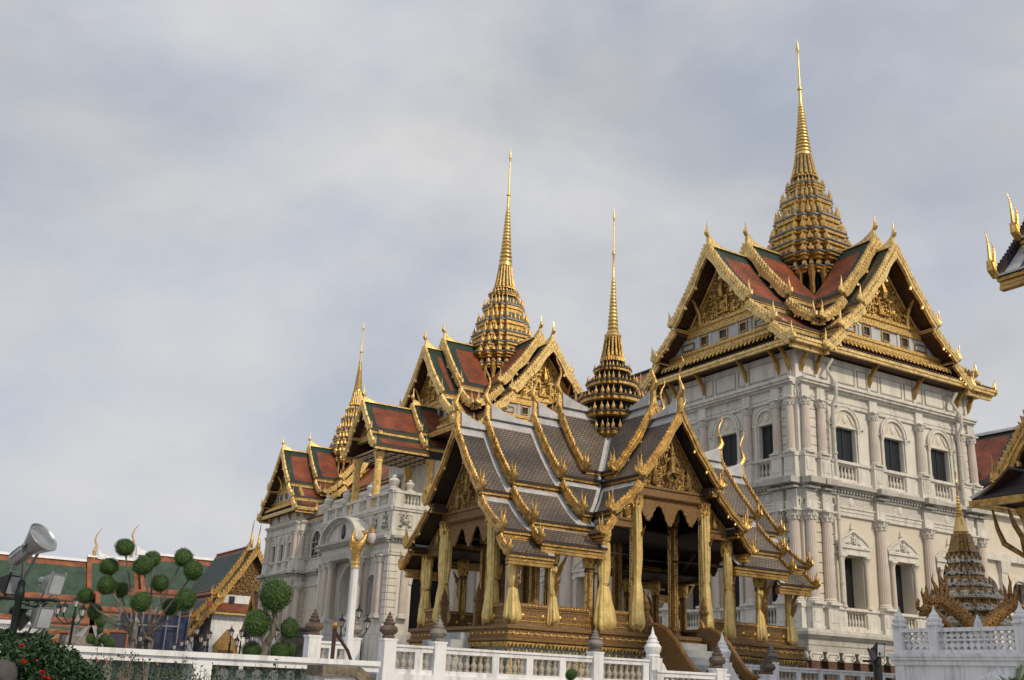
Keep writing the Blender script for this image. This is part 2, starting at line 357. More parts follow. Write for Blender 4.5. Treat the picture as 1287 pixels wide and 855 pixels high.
def fascia(mb, F, h, z, uend, uin, side, hgt=.26, mi=0):
    """moulded gold board under an eave"""
    n = 3
    for k in range(n):
        z1 = z-.015-hgt*k/n; z0 = z1-hgt/n*.80; ins = .035*(k % 2)+.02*k
        ue = uend-.02-ins*.3; ui = uin+.0
        a = [F(ue, side*(h-.02-ins), z0), F(ui, side*(h-.02-ins), z0), F(ui, side*(h-.02-ins), z1), F(ue, side*(h-.02-ins), z1)]
        b = [F(ue, side*(h-.18-ins), z0), F(ui, side*(h-.18-ins), z0), F(ui, side*(h-.18-ins), z1), F(ue, side*(h-.18-ins), z1)]
        mb.loft([a, b], mi)
def barge(mb, F, prof, u, side, wd=.3, th=.12, tooth=.13, sp=.2, lift=.08, curl=True, rib=True):
    """toothed bargeboard along a gable edge"""
    ln = sum(hypot(b[0]-a[0], b[1]-a[1]) for a, b in zip(prof, prof[1:]))
    n = max(3, int(ln/sp)); rows, Sx = resample(prof, [ln*i/n for i in range(1, n)])
    pts = []
    for i, (h, z, s_) in enumerate(rows):
        a, b = rows[max(i-1, 0)], rows[min(i+1, len(rows)-1)]
        tx, tz = b[0]-a[0], b[1]-a[1]; l = hypot(tx, tz) or 1
        nx, nz = -tz/l, tx/l
        if nz < 0: nx, nz = -nx, -nz
        wav = .13*wd*sin(s_/Sx*pi*5)
        pts.append(((h+nx*lift, z+nz*lift), (h-nx*(wd+wav), z-nz*(wd+wav)), (nx, nz), (tx/l, tz/l)))
    if side < 0: u -= .007
    u0, u1 = u-th/2, u+th/2
    rings = [[F(u0, side*a[0], a[1]), F(u1, side*a[0], a[1]), F(u1, side*b[0], b[1]), F(u0, side*b[0], b[1])] for a, b, _, _ in pts]
    mb.loft(rings, 0)
    # raised beading along the face
    rings = [[F(u1, side*(a[0]*.62+b[0]*.38), a[1]*.62+b[1]*.38), F(u1+.03, side*(a[0]*.62+b[0]*.38), a[1]*.62+b[1]*.38), F(u1+.03, side*(a[0]*.40+b[0]*.6), a[1]*.40+b[1]*.6), F(u1, side*(a[0]*.40+b[0]*.6), a[1]*.40+b[1]*.6)] for a, b, _, _ in pts]
    mb.loft(rings, 0)
    for (a, b, nn, tt), (a2, _, _, _) in zip(pts, pts[1:]):
        if tooth <= 0: break
        d = hypot(a2[0]-a[0], a2[1]-a[1])
        if d < sp*.4: continue
        ap = (a[0]+nn[0]*tooth+tt[0]*d*.05, a[1]+nn[1]*tooth+tt[1]*d*.05)
        # slanted rib on the face of the board below each tooth
        m0 = (a[0]*.9+b[0]*.1, a[1]*.9+b[1]*.1); m1 = (a2[0]*.66+b[0]*.34, a2[1]*.66+b[1]*.34)
        if rib: mb.tube([F(u1+.012, side*m0[0], m0[1]), F(u1+.03, side*m1[0], m1[1])], [th*.16, th*.22], 4, sm=False)
        tri = [(a[0], a[1]), (a2[0], a2[1]), ap]
        mb.extr([F(u0+.02, side*q[0], q[1]) for q in tri], tuple(Vector(F(u1-.02, 0, 0))-Vector(F(u0+.02, 0, 0))), 0)
    if curl and ln > 1.2:
        for fr_ in ((.52, .82) if ln < 3 else (.5, .78)):
            i = int(fr_*(len(pts)-1)); b = pts[i][1]; r = wd*.55
            path = [F(u, side*(b[0]+r*.8*cos(t)+.1*r), b[1]-r*.25+r*.8*sin(t)) for t in [pi*1.1-j*.55 for j in range(9)]]
            mb.tube(path, [wd*.28*(1-.07*j) for j in range(9)], 6)
def hang_hong(mb, F, h, z, u, side, sc=1.0, prongs=4, th=1.0):
    """upturned flame finial at the foot of a bargeboard"""
    path = [F(u, side*(h+sc*a), z+sc*b) for a, b in ((-.20,.10),(-.06,-.06),(.10,-.10),(.24,.0),(.26,.16),(.14,.22),(.06,.12))]
    mb.tube(path, [sc*x*th for x in (.12,.15,.15,.13,.10,.06,.02)], 7)
    for k in range(prongs):
        a0 = .02+.085*k; ht = (.62, .9, .72, .45, .3)[k]; du = (.0, .05, -.05, .06, -.03)[k]*sc
        path = [F(u+du*t*1.6, side*(h+sc*(a0+b)), z+sc*c*ht) for t, b, c in ((0,0,0),(.4,.07,.3),(.7,.035,.6),(.9,.03,.85),(1.,.09,1.08))]
        mb.tube(path, [sc*x*th for x in (.09,.075,.055,.03,.006)], 6)
def chofa(mb, F, u, z, sc=1.0, style='tall', sg=1):
    if style == 'tall':
        path = [(-.12,-.18),(.04,-.02),(.12,.14),(.06,.34),(-.02,.50),(-.03,.66),(.04,.84),(.14,.98),(.17,1.1),(.10,1.26)]
        rad = [.085,.10,.09,.055,.04,.034,.029,.025,.019,.006]
    else:
        path = [(-.15,-.12),(0,.0),(.05,.12),(.03,.26),(.0,.38),(.0,.52),(.015,.68),(-.02,.86)]
        rad = [.10,.135,.15,.11,.055,.042,.03,.006]
    mb.tube([F(u+sg*a*sc, 0, z+b*sc) for a, b in path], [x*sc for x in rad], 7)
def ridge(mb, F, z, uend, uin, wdt=.16, hgt=.16, lift=.3, mi=0):
    """ridge cap sweeping up to the gable"""
    rings = []
    n = 10; ln = uend-uin
    for i in range(n+1):
        u = uin+ln*i/n; d = max(0, 1-(uend-u)/min(1.4, ln)); up = lift*d*d
        rings.append([F(u, wdt, z-.04), F(u, wdt*.55, z+hgt*.6+up), F(u, 0, z+hgt+up), F(u, -wdt*.55, z+hgt*.6+up), F(u, -wdt, z-.04)])
    mb.loft(rings, mi)
def scrolls(mb, F, u, half, z0, zt, n, seed=1, sc=.2, th=.06, depth=.06, lower=None):
    """raised scroll-work filling a triangular pediment, mirrored about its middle"""
    rnd = random.Random(seed); k = 0; placed = []
    for _ in range(n*30):
        h = rnd.random()*half; z = z0+rnd.random()*(zt-z0)
        lim = half*(1-(z-z0)/(zt-z0))-sc*.55
        if h > lim or any(hypot(h-a, z-b) < sc*.85 for a, b in placed): continue
        placed.append((h, z)); k += 1
        r = sc*(.35+.2*rnd.random()); a0 = rnd.random()*6.28; dr = 1 if rnd.random() < .5 else -1
        for sd in ((1, -1) if h > sc*.3 else (1,)):
            path = []; rad = []
            for j in range(8):
                t = j/7; a = a0+dr*t*5.0; rr = r*(1-.75*t)
                path.append(F(u+depth*.5, sd*(h+rr*cos(a)), z+rr*sin(a))); rad.append(th*sc/.2*.55*(1-.5*t))
            mb.tube(path, rad, 5)
        if k >= n: break

def spire(parent, cx, cy, tiers, neck, cone, ball, tip, pil, mats_gold, rn, rcone, pill_r, npil=3, openw=False):
    REDENT = ROUND if openw else globals()['REDENT']
    """tiers: [(z of the rim, half width)], redented in plan"""
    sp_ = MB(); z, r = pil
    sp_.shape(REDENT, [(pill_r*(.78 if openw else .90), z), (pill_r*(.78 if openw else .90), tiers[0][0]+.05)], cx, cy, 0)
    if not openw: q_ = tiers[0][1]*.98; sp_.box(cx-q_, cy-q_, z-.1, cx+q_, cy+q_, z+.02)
    root = sp_.build('spire', [DARK if not openw else DARK], parent)  # near-black solid core paints in the shade of the open drum behind the pillars
    for k in range(4):
        F = arm_frame(cx, cy, k)
        for h in (-.40, .40, .80):
            pl = MB()
            u, hh = (pill_r*(1.0 if h != .80 else .80), h*pill_r) if openw else (pill_r*(.92 if h != .80 else .76), pill_r*(.46 if h == .40 else -.46 if h == -.40 else .76))
            def col(a0, z0, a1, z1):
                c = [(-1,-1),(1,-1),(1,1),(-1,1)]
                pl.loft([[F(u+a0*x, hh+a0*y, z0) for x, y in c], [F(u+a1*x, hh+a1*y, z1) for x, y in c]])
            t = pill_r*(.048 if not openw else .085)
            col(t*1.5, z, t*1.1, z+.15*(r-z)); col(t, z+.15*(r-z), t, z+.7*(r-z)); col(t, z+.7*(r-z), t*1.55, z+.92*(r-z)); col(t*1.6, z+.92*(r-z), t*1.6, r)
            if openw:
                pl.lathe([(t*.9, z-.02), (t*1.9, z+.06), (t*1.3, z+.16), (t*.9, z+.3), (t*.3, z+.55), (.004, z+.8)], *F(u+t*1.2, hh, 0)[:2], n=8)
            pl.build('spire_pillar', mats_gold[0], root)
    for i, (z, R) in enumerate(tiers):
        zn = tiers[i+1][0] if i+1 < len(tiers) else neck[0]
        Rn = tiers[i+1][1] if i+1 < len(tiers) else rn[0]
        hh = zn-z; t = MB()
        t.shape(REDENT, [(R*.80, z-(.60 if not openw else .36)*hh), (R*.9, z-(.50 if not openw else .30)*hh), (R*.9, z-.28*hh), (R*.955, z-.25*hh), (R*.955, z-.05*hh)], cx, cy, 0)
        t.shape(REDENT, [(R*.985, z-.05*hh), (R, z-.03*hh), (R, z+.03*hh), (R*.97, z+.06*hh)], cx, cy, 1)
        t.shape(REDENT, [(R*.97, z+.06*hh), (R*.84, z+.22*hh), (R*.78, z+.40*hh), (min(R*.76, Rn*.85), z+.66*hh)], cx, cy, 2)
        # antefixes along the rim and little gables on each side
        a = .135*R*(1.0 if not openw else .8); hgt = hh*(.62 if not openw else .46)
        ps = []
        for k in range(4):
            c, s_ = round(cos(k*pi/2)), round(sin(k*pi/2))
            for x, y in ((.90, -.36), (.90, 0), (.90, .36), (.80, .56), (.80, -.56), (.68, .68), (.91,.18), (.91,-.18)):
                ps.append((x*c-y*s_, x*s_+y*c, 1.0 if abs(y) in (.36, .56, .68) else (.8 if y == 0 else .55)))
        for x, y, q in ps:
            x, y = x*R*.99, y*R*.99
            t.lathe([(a*.30*q, z+.03*hh), (a*.55*q, z+.10*hh), (a*.5*q, z+.10*hh+hgt*.35*q), (a*.22*q, z+.1*hh+hgt*.62*q), (.004, z+.1*hh+hgt*q)], cx+x, cy+y, n=6)
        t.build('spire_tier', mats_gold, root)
    b = MB()
    n0, n1 = neck
    b.shape(REDENT, [(rn[0]*1.02, n0-.06), (rn[0], n0+.05), (rn[0]*.92, n0+.10)], cx, cy, 0)
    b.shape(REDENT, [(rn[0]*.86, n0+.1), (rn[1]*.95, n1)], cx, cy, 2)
    for k in range(16):     # gilt ribs on the bell
        a = 2*pi*k/16+.1; w0 = .085*rn[0]
        b.tube([(cx+rn[0]*.9*cos(a), cy+rn[0]*.9*sin(a), n0+.1), (cx+(rn[0]*.45+rn[1]*.5)*cos(a), cy+(rn[0]*.45+rn[1]*.5)*sin(a), (n0+n1)/2), (cx+rn[1]*.98*cos(a), cy+rn[1]*.98*sin(a), n1)], [w0*1.5, w0, w0], 5)
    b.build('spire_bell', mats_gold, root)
    nd = MB(); c0, c1 = cone; rings = []
    prof = [(rn[1]*1.0, n1), (rn[1]*1.12, n1+.05), (rn[1]*1.12, n1+.12), (rcone[0], c0)]
    m_ = 15
    for i in range(m_):
        t = i/m_; z = c0+(c1-c0)*(t**.92); z2 = c0+(c1-c0)*(((i+1)/m_)**.92); r = rcone[0]+(rcone[1]-rcone[0])*t**.8
        prof += [(r*.86, z), (r*1.04, z+(z2-z)*.3), (r*1.04, z+(z2-z)*.6), (r*.84, z+(z2-z)*.9)]
    rb = rcone[1]
    prof += [(rb*.8, c1), (rb*.62, (c1+ball)/2), (rb*.55, ball-.12), (rb*1.0, ball-.06), (rb*1.0, ball+.02), (rb*.55, ball+.06), (rb*.42, ball+.15), (rb*.30, tip-.9*(tip-ball)*.35), (rb*.28, tip-.30*(tip-ball)), ]
    tb = (tip-ball)
    prof += [(rb*.34, tip-.28*tb), (rb*.72, tip-.22*tb), (rb*.62, tip-.17*tb), (rb*.45, tip-.14*tb), (rb*.5, tip-.12*tb), (rb*.2, tip-.07*tb), (.006, tip)]
    nd.lathe(prof, cx, cy, 14)
    nd.build('spire_needle', GOLDB, root)
    return root

# ------------------------------------------------------------------ palace (one connected building)
PAL = thing('palace', 'long white palace with three gold stepped spires and red tiled gables behind the pavilion', 'palace', (41.6, 70, 0))

def facef(P0, ang):
    c, s_ = round(cos(ang)), round(sin(ang))
    return lambda x, y, z: (P0[0]+x*c-y*s_, P0[1]+x*s_+y*c, z)      # x along the wall, y inward
def wall_layer(mb, Lw, z0, z1, ops, y=0., mi=0, x0=0.):
    """front sheet of a wall with real openings: ops (x0, x1, z0, z1, depth)"""
    xs = sorted(set([x0, Lw]+[o[0] for o in ops]+[o[1] for o in ops])); zs = sorted(set([z0, z1]+[o[2] for o in ops]+[o[3] for o in ops]))
    for a, b in zip(xs, xs[1:]):
        for c, d in zip(zs, zs[1:]):
            mx, mz = (a+b)/2, (c+d)/2
            if any(o[0] < mx < o[1] and o[2] < mz < o[3] for o in ops): continue
            mb.poly([(a,y,c),(b,y,c),(b,y,d),(a,y,d)], mi)
    for a, b, c, d, dp in ops:
        mb.poly([(a,y,c),(a,y+dp,c),(a,y+dp,d),(a,y,d)], mi); mb.poly([(b,y,c),(b,y,d),(b,y+dp,d),(b,y+dp,c)], mi)
        mb.poly([(a,y,c),(b,y,c),(b,y+dp,c),(a,y+dp,c)], mi); mb.poly([(a,y,d),(a,y+dp,d),(b,y+dp,d),(b,y,d)], mi)

def fluted(mb, r0, r1, z0, z1, n=20):
    rings = []
    for r, z in ((r0, z0), (r0*.99, z0+(z1-z0)*.35), (r1, z1)):
        rings.append([(r*(1-.07*(k % 2))*cos(pi*k/n), r*(1-.07*(k % 2))*sin(pi*k/n), z) for k in range(2*n)])
    mb.loft(rings)
def column_proto(hgt, r, cap_h):
    def make(parent):
        s_ = MB(); fluted(s_, r, r*.86, .18*hgt*.35+.02, hgt-cap_h)
        o = sub(s_, 'column', PINK, parent)
        b = MB(); bh = .18*hgt*.35
        b.box(-r*1.4, -r*1.4, 0, r*1.4, r*1.4, bh*.4); b.lathe([(r*1.35, bh*.4), (r*1.4, bh*.55), (r*1.15, bh*.7), (r*1.22, bh*.85), (r*1.0, bh+.03)], n=16)
        sub(b, 'base', TRIM, o)
        c = MB(); z = hgt-cap_h
        c.lathe([(r*.9, z-.02), (r*1.0, z), (r*1.0, z+.03), (r*.88, z+.05), (r*.95, z+cap_h*.5), (r*1.3, z+cap_h*.85)], n=16)
        c.box(-r*1.42, -r*1.42, hgt-cap_h*.16, r*1.42, r*1.42, hgt)
        for row, (zz, rr, q, off) in enumerate(((z+.02, .92, .42, 0), (z+cap_h*.32, .98, .45, pi/8))):
            for k in range(8):
                a = 2*pi*k/8+off; w_ = r*.30
                c.tube([(r*rr*cos(a), r*rr*sin(a), zz), (r*(rr+.12)*cos(a), r*(rr+.12)*sin(a), zz+cap_h*q*.7), (r*(rr+.45)*cos(a), r*(rr+.45)*sin(a), zz+cap_h*q), (r*(rr+.5)*cos(a), r*(rr+.5)*sin(a), zz+cap_h*q*.8)], [w_, w_*.8, w_*.45, w_*.15], 5)
        sub(c, 'capital', TRIM, o)
        return o
    return Proto(make)
colL = column_proto(4.08, .25, .46); colU = column_proto(2.60, .20, .36)

def baluster(mb, x, y, z, h, r):
    mb.lathe([(r*.9, z), (r*.9, z+h*.08), (r*.5, z+h*.12), (r, z+h*.34), (r*.85, z+h*.46), (r*.4, z+h*.62), (r*.55, z+h*.8), (r*.45, z+h*.86), (r*.9, z+h*.92), (r*.9, z+h)], x, y, 8)

def upper_window(w_, arch=True):
    def make(parent):
        hw = w_/2; H = 1.6
        f = MB()
        for sx in (-1, 1):      # jambs and small pilasters
            f.box(sx*(hw+.01)-(.0 if sx > 0 else .07), -.03, 0, sx*(hw+.01)+(.07 if sx > 0 else .0), .1, H)
            f.box(sx*(hw+.17)-.075, -.09, -.02, sx*(hw+.17)+.075, .0, H-.17); f.box(sx*(hw+.17)-.10, -.12, -.02, sx*(hw+.17)+.10, .0, .12)
            f.taper(sx*(hw+.17), -.055, H-.19, H-.02, .075, .05, .12, .085)
            f.box(sx*(hw+.17)-.13, -.15, H-.02, sx*(hw+.17)+.13, .0, H+.06)
            f.box(sx*(hw+.42)-.16, -.07, H+.02, sx*(hw+.42)+.16, .0, H+.10)
        f.box(-hw-.06, -.05, H, hw+.06, .0, H+.10)
        for r0, r1, d in ((hw+.06, hw+.16, .13), (hw+.16, hw+.24, .08), (hw+.24, hw+.30, .12)):
            n = 14
            for k in range(n):
                a, b = pi*k/n, pi*(k+1)/n
                i = [(r0*cos(a), r0*sin(a)), (r1*cos(a), r1*sin(a)), (r1*cos(b), r1*sin(b)), (r0*cos(b), r0*sin(b))]
                f.extr([(x, .0, H+.1+z) for x, z in i], (0, -d, 0))
        o = sub(f, 'window', TRIM, parent)
        t = MB(); n = 14
        t.extr([((hw+.06)*cos(pi*k/n), -.005, H+.1+(hw+.06)*sin(pi*k/n)) for k in range(n+1)], (0, -.02, 0)); 
        sub(t, 'tympanum', WALLL, o)
        t2 = MB(); 
        t2.ball((0, -.03, H+.1+hw*.46), .17, 10, sy=.35, sz=1.25)
        for sx in (-1, 1):
            t2.tube([(sx*(hw*.95), -.03, H+.14), (sx*hw*.7, -.05, H+.2+hw*.1), (sx*hw*.5, -.05, H+.15+hw*.5), (sx*.16, -.04, H+.1+hw*.85)], [.03,.04,.035,.02], 5)
        sub(t2, 'medallion', TRIM, o)
        g = MB(); g.box(-hw, .20, 0, hw, .24, H)
        for k in range(16):
            for sx in (-1, 1): g.box(sx*hw*.5-hw*.42, .175, .06+H*.058*k, sx*hw*.5+hw*.42, .202, .06+H*.058*k+.05)
        g.box(-.03, .155, 0, .03, .202, H)
        sub(g, 'shutter', M('dark_blue_shutter', (.016, .017, .021), .45, 0, .2, 3, 0) if 'dark_blue_shutter' not in bpy.data.materials else bpy.data.materials['dark_blue_shutter'], o)
        return o
    return Proto(make)
winU = upper_window(1.36); winUs = upper_window(1.0)

def lower_window(w_):
    def make(parent):
        hw = w_/2; H = 2.25
        f = MB()
        f.box(-hw-.42, -.16, H+.07, hw+.42, .0, H+.17); f.box(-hw-.36, -.12, H+.17, hw+.36, .0, H+.36); f.box(-hw-.44, -.2, H+.36, hw+.44, .0, H+.44)
        # swelling pediment
        n = 12; up = []; W = hw+.44
        for k in range(n+1):
            t = -1+2*k/n; up.append((t*W, -.0, H+.46+.52*(1-abs(t)**2.3)**1.05+.16*max(0, 1-abs(t)/.3)))
        f.extr([(-W, 0, H+.44)]+up+[(W, 0, H+.44)], (0, -.10, 0))
        f.tube([(x, -.12, z+.02) for x, _, z in up], .055, 6)
        f.tube([(-W, -.12, H+.47), (W, -.12, H+.47)], .05, 6)
        f.lathe([(.12, H+1.05), (.16, H+1.12), (.09, H+1.2), (.12, H+1.26), (.05, H+1.38), (.004, H+1.6)], 0, -.06, 10)
        for sx in (-1, 1): f.ball((sx*W*.97, -.1, H+.56), .10, 8)
        o = sub(f, 'window', TRIM, parent)
        c = MB()
        F0 = lambda u, h, z: (h, -.10-(u), z)
        scrolls(c, F0, .0, hw*.95, H+.5, H+1.1, 14, 4, .17, .05)
        c.ball((0, -.12, H+.72), .15, 10, sy=.5, sz=1.2)
        sub(c, 'pediment_relief', CARVED, o)
        for sx in (-1, 1):
            k = MB(); k.lathe([(.15, 0), (.15, .06), (.115, .1), (.11, H-.25)], sx*(hw+.14), -.08, 14)
            sub(k, 'jamb_column', PINK, o)
            k = MB(); k.lathe([(.11, H-.27), (.13, H-.24), (.10, H-.2), (.17, H-.03)], sx*(hw+.14), -.08, 10); k.box(sx*(hw+.14)-.18, -.26, H-.03, sx*(hw+.14)+.18, .0, H+.07)
            for q in range(8):
                a = 2*pi*q/8; k.tube([(sx*(hw+.14)+.1*cos(a), -.08+.1*sin(a), H-.2), (sx*(hw+.14)+.13*cos(a), -.08+.13*sin(a), H-.08), (sx*(hw+.14)+.19*cos(a), -.08+.19*sin(a), H-.05)], [.03,.028,.012], 4)
            sub(k, 'jamb_capital', TRIM, o)
        g = MB(); g.box(-hw, .62, 0, hw, .66, H+.07)
        for q in range(22):
            for sx in (-1, 1): g.box(sx*hw*.5-hw*.42, .595, .05+H*.044*q, sx*hw*.5+hw*.42, .622, .05+H*.044*q+.055)
        sub(g, 'shutter', bpy.data.materials['dark_blue_shutter'] if 'dark_blue_shutter' in bpy.data.materials else DARK, o)
        return o
    return Proto(make)
def niche(w_, hgt, nb, name='balustrade'):
    def make(parent):
        f = MB()
        for k in range(nb): baluster(f, -w_/2+(k+.5)*w_/nb, .12, 0, hgt, w_/nb*.36)
        o = sub(f, name, TRIM, parent)
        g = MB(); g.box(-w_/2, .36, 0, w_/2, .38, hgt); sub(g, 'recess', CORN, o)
        return o
    return Proto(make)
nicheU = niche(1.2, .62, 5); nicheL = niche(1.2, .62, 6)
def gold_bracket():
    def make(parent):
        f = MB()
        pts = [(0, 0), (-.10, .0), (-.16, .35), (-.30, .62), (-.62, .92), (-.70, 1.0), (-.55, 1.0), (-.36, .86), (-.12, .55)]
        f.extr([(-.07, y, z) for y, z in pts], (.14, 0, 0))
        f.tube([(0, -.06, 0), (0, -.2, .3), (0, -.28, .5), (0, -.58, .86), (0, -.76, 1.0)], [.05,.09,.07,.06,.03], 6)
        return sub(f, 'eave_bracket', GOLD, parent)
    return Proto(make)
bracket = gold_bracket()

def box_ring(mb, x0, y0, x1, y1, prof, mi=0):
    """moulding run round a rectangle: prof of (outset, z)"""
    mb.loft([[(x0-o, y0-o, z), (x1+o, y0-o, z), (x1+o, y1+o, z), (x0-o, y1+o, z)] for o, z in prof], mi, cap=(False, False))

winL = lower_window(1.32)

def storeys(name, F, ang, P0, Lw, wins, cols, quoins=(), top=True, lowz=4.39, zu=15.55):
    """one street front: lower and upper order, openings at wins (x, small?), columns at cols"""
    wl, wu, tr, fz, cn = MB(F), MB(F), MB(F), MB(F), MB(F)
    lo = [(x-.66, x+.66, 5.42, 7.72, .62) for x, _ in wins]+[(x-.6, x+.6, 4.62, 5.24, .36) for x, _ in wins]
    wall_layer(wl, Lw, 4.39, 9.5, lo)
    uo = [(x-(.50 if s_ else .68), x+(.50 if s_ else .68), 12.05, 13.65, .20) for x, s_ in wins]+[(x-.6, x+.6, 11.22, 11.84, .36) for x, _ in wins]
    wall_layer(wu, Lw, 10.88, 14.62, uo)
    wall_layer(wu, Lw, 15.5, 16.95, [])
    # dado under the lower order and parapet under the upper order
    for z0, z1, cap_ in ((4.39, 5.30, 5.42), (10.92, 11.9, 12.03)):
        edges = sorted([(x-.66, x+.66) for x, _ in wins]); x = 0.0
        segs = []
        for a, b in edges: segs.append((x, a)); x = b
        segs.append((x, Lw))
        for a, b in segs:
            if b-a < .05: continue
            tr.box(a, -.10, z0, b, .0, z1-.14); tr.box(a, -.06, z1-.14, b, .0, z1)
        tr.box(0, -.14, z1, Lw, .0, cap_)
        tr.box(0, -.17, z0-.003, Lw, .0, z0+.16)
        for c in cols:
            tr.taper(c, -.15, z0+.14, z1-.02, .34, .17, .32, .155); tr.box(c-.36, -.34, z0, c+.36, -.0, z0+.14); tr.box(c-.36, -.34, z1-.02, c+.36, -.0, cap_+.004)
            tr.box(c-.22, -.335, z0+.3, c+.22, -.30, z1-.18)
    # lower entablature
    tr.box(0, -.12, 9.48, Lw, .02, 9.66); tr.box(0, -.15, 9.66, Lw, .02, 9.82); tr.box(0, -.20, 9.82, Lw, .02, 9.90)
    fz.box(0, -.10, 9.90, Lw, .02, 10.38)
    for c in cols:
        fz.box(c-.30, -.28, 9.93, c+.30, -.08, 10.38); tr.box(c-.33, -.31, 9.48, c+.33, -.1, 9.92); e_ = .006*(cols.index(c) % 2); cn.box(c-.36, -.52+e_, 10.42+e_, c+.36, -.1, 10.50+e_)
        cn.box(c-.45, -.74+e_, 10.62+e_, c+.45, -.2, 10.885+e_)
    for x, _ in wins: tr.ball(F(x, -.12, 10.14), .17, 10) if False else tr.ball((x, -.10, 10.14), .19, 10, sy=.35, sz=1.15)
    cn.box(0, -.20, 10.38, Lw, .02, 10.48); cn.box(0, -.34, 10.60, Lw, .02, 10.70); cn.box(0, -.52, 10.70, Lw, .02, 10.88)
    k = int(Lw/.20)
    for i in range(k): cn.box(.03+i*Lw/k, -.32, 10.485, .03+i*Lw/k+.10, -.02, 10.598)
    # upper entablature and attic panels
    tr.box(0, -.10, 14.62, Lw, .02, 14.80); tr.box(0, -.13, 14.80, Lw, .02, 14.95); tr.box(0, -.08, 14.95, Lw, .02, 15.22)
    for c in cols: tr.box(c-.26, -.24, 14.62, c+.26, -.09, 15.20)
    tr.box(0, -.22, 15.22, Lw, .02, 15.32); tr.box(0, -.38, 15.32, Lw, .02, 15.44); tr.box(0, -.46, 15.44, Lw, .02, 15.55)
    xs = sorted([0.12]+list(cols)+[Lw-.12])
    for a, b in zip(xs, xs[1:]):
        if b-a < .5: continue
        n = 3 if b-a > 2.2 else 1; ws = [.24, .52, .24] if n == 3 else [1]
        x = a
        for q in ws:
            x1 = x+(b-a)*q
            if x1-x > .35:
                for bx in ((x+.10, 15.82, x1-.10, 15.86), (x+.10, 16.62, x1-.10, 16.66), (x+.10, 15.862, x+.14, 16.618), (x1-.14, 15.862, x1-.10, 16.618)):
                    cn.box(bx[0], -.045, bx[1], bx[2], -.0, bx[3])
                wu.box(x+.16, -.02, 15.88, x1-.16, .0, 16.60)
            x = x1
        tr.box(b-.09, -.07, 15.56, b+.09, .0, 16.92)
    # quoin courses beside the corner columns
    for a, b in quoins:
        for k in range(9): wl.box(a, -.05, 5.5+.44*k, b, .0, 5.5+.44*k+.39)
        for k in range(6): wu.box(a, -.05, 12.1+.42*k, b, .0, 12.1+.42*k+.38)
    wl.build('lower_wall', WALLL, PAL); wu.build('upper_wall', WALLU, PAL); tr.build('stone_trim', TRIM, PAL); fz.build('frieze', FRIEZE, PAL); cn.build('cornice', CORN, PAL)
    for c in cols:
        p = F(c, -.16, 0); colL(PAL, (p[0], p[1], 5.42), ang); colU(PAL, (p[0], p[1], 12.03), ang)
    for x, s_ in wins:
        p = F(x, 0, 0)
        (winUs if s_ else winU)(PAL, (p[0], p[1], 12.05), ang); winL(PAL, (p[0], p[1], 5.42), ang)
        nicheU(PAL, (p[0], p[1], 11.22), ang); nicheL(PAL, (p[0], p[1], 4.62), ang)

def wing(x0, x1, y0, y1, fw=None, fc=None):
    fx = facef((x0, y0), 0); lx = x1-x0
    ffr = facef((x0, y1), -pi/2); ly = y1-y0
    storeys('south', fx, 0, (x0, y0), lx, [(3.08, 0), (6.46, 0), (9.92, 0)], [.33, 1.33, 4.92, 8.30, 11.5, lx-.33], [(.55, 1.1), (1.58, 2.0), (lx-1.0, lx-.55)])
    # front (-X) face, x runs towards -Y
    storeys('front', ffr, -pi/2, (x0, y1), ly, fw or [(ly-1.92, 1), (ly/2, 0), (1.92, 1)], fc or [.33, 1.15, 3.05, ly-3.05, ly-1.15, ly-.33], [(.55, .95), (ly-.95, ly-.55)])
    core = MB(); core.box(x0+.7, y0+.7, 0, x1-.02, y1-.02, 16.95)
    core.box(x0+.03, y0+.03, 9.5, x1-.01, y1-.01, 10.88); core.box(x0+.03, y0+.03, 14.62, x1-.01, y1-.01, 15.5)
    core.build('inner_wall', WALLU, PAL)
    base = MB(); base.box(x0+.25, y0+.25, 0, x1-.1, y1-.1, 3.6)
    k = 0
    for F, Lw in ((fx, lx), (ffr, ly)):
        b2 = MB(F); n = int(Lw/1.05)
        for i in range(n+1):
            c = .35+(Lw-.7)*i/n; base_ = b2
            b2.box(c-.25, -.06, 0, c+.25, .27, 3.1)
        b2.build('ground_pier', BROWN, PAL)
        b3 = MB(F)
        for i in range(n+1):
            c = .35+(Lw-.7)*i/n
            b3.box(c-.36, -.13, 3.38, c+.36, .25, 3.47)
            for sx in (-1, 1):
                b3.tube([(c+sx*.27+.14*cos(t)*sx*(1-.08*j), -.10, 3.26-.14*sin(-t)*(1-.08*j)) for j, t in enumerate([pi/2-.7*q for q in range(10)])], [.045-.002*q for q in range(10)], 5)
            b3.box(c-.3, -.08, 3.1, c+.3, .25, 3.37)
        b3.build('ionic_capital', TRIM, PAL)
    base.build('ground_floor', BROWN, PAL)
    bel = MB(); box_ring(bel, x0, y0, x1, y1, [(0, 3.47), (.10, 3.48), (.10, 3.72), (.14, 3.74), (.14, 3.98), (.22, 4.0), (.34, 4.12), (.42, 4.14), (.42, 4.26), (.34, 4.39), (0, 4.40)])
    bel.build('string_course', CORN, PAL)
wing(35.02, 47.7, 32.36, 41.55)
DY = 62.05
wing(35.02, 47.7, 94.7, 103.3, [(2.1, 1), (4.3, 1), (6.5, 1)], [.33, 1.0, 7.6, 8.27])
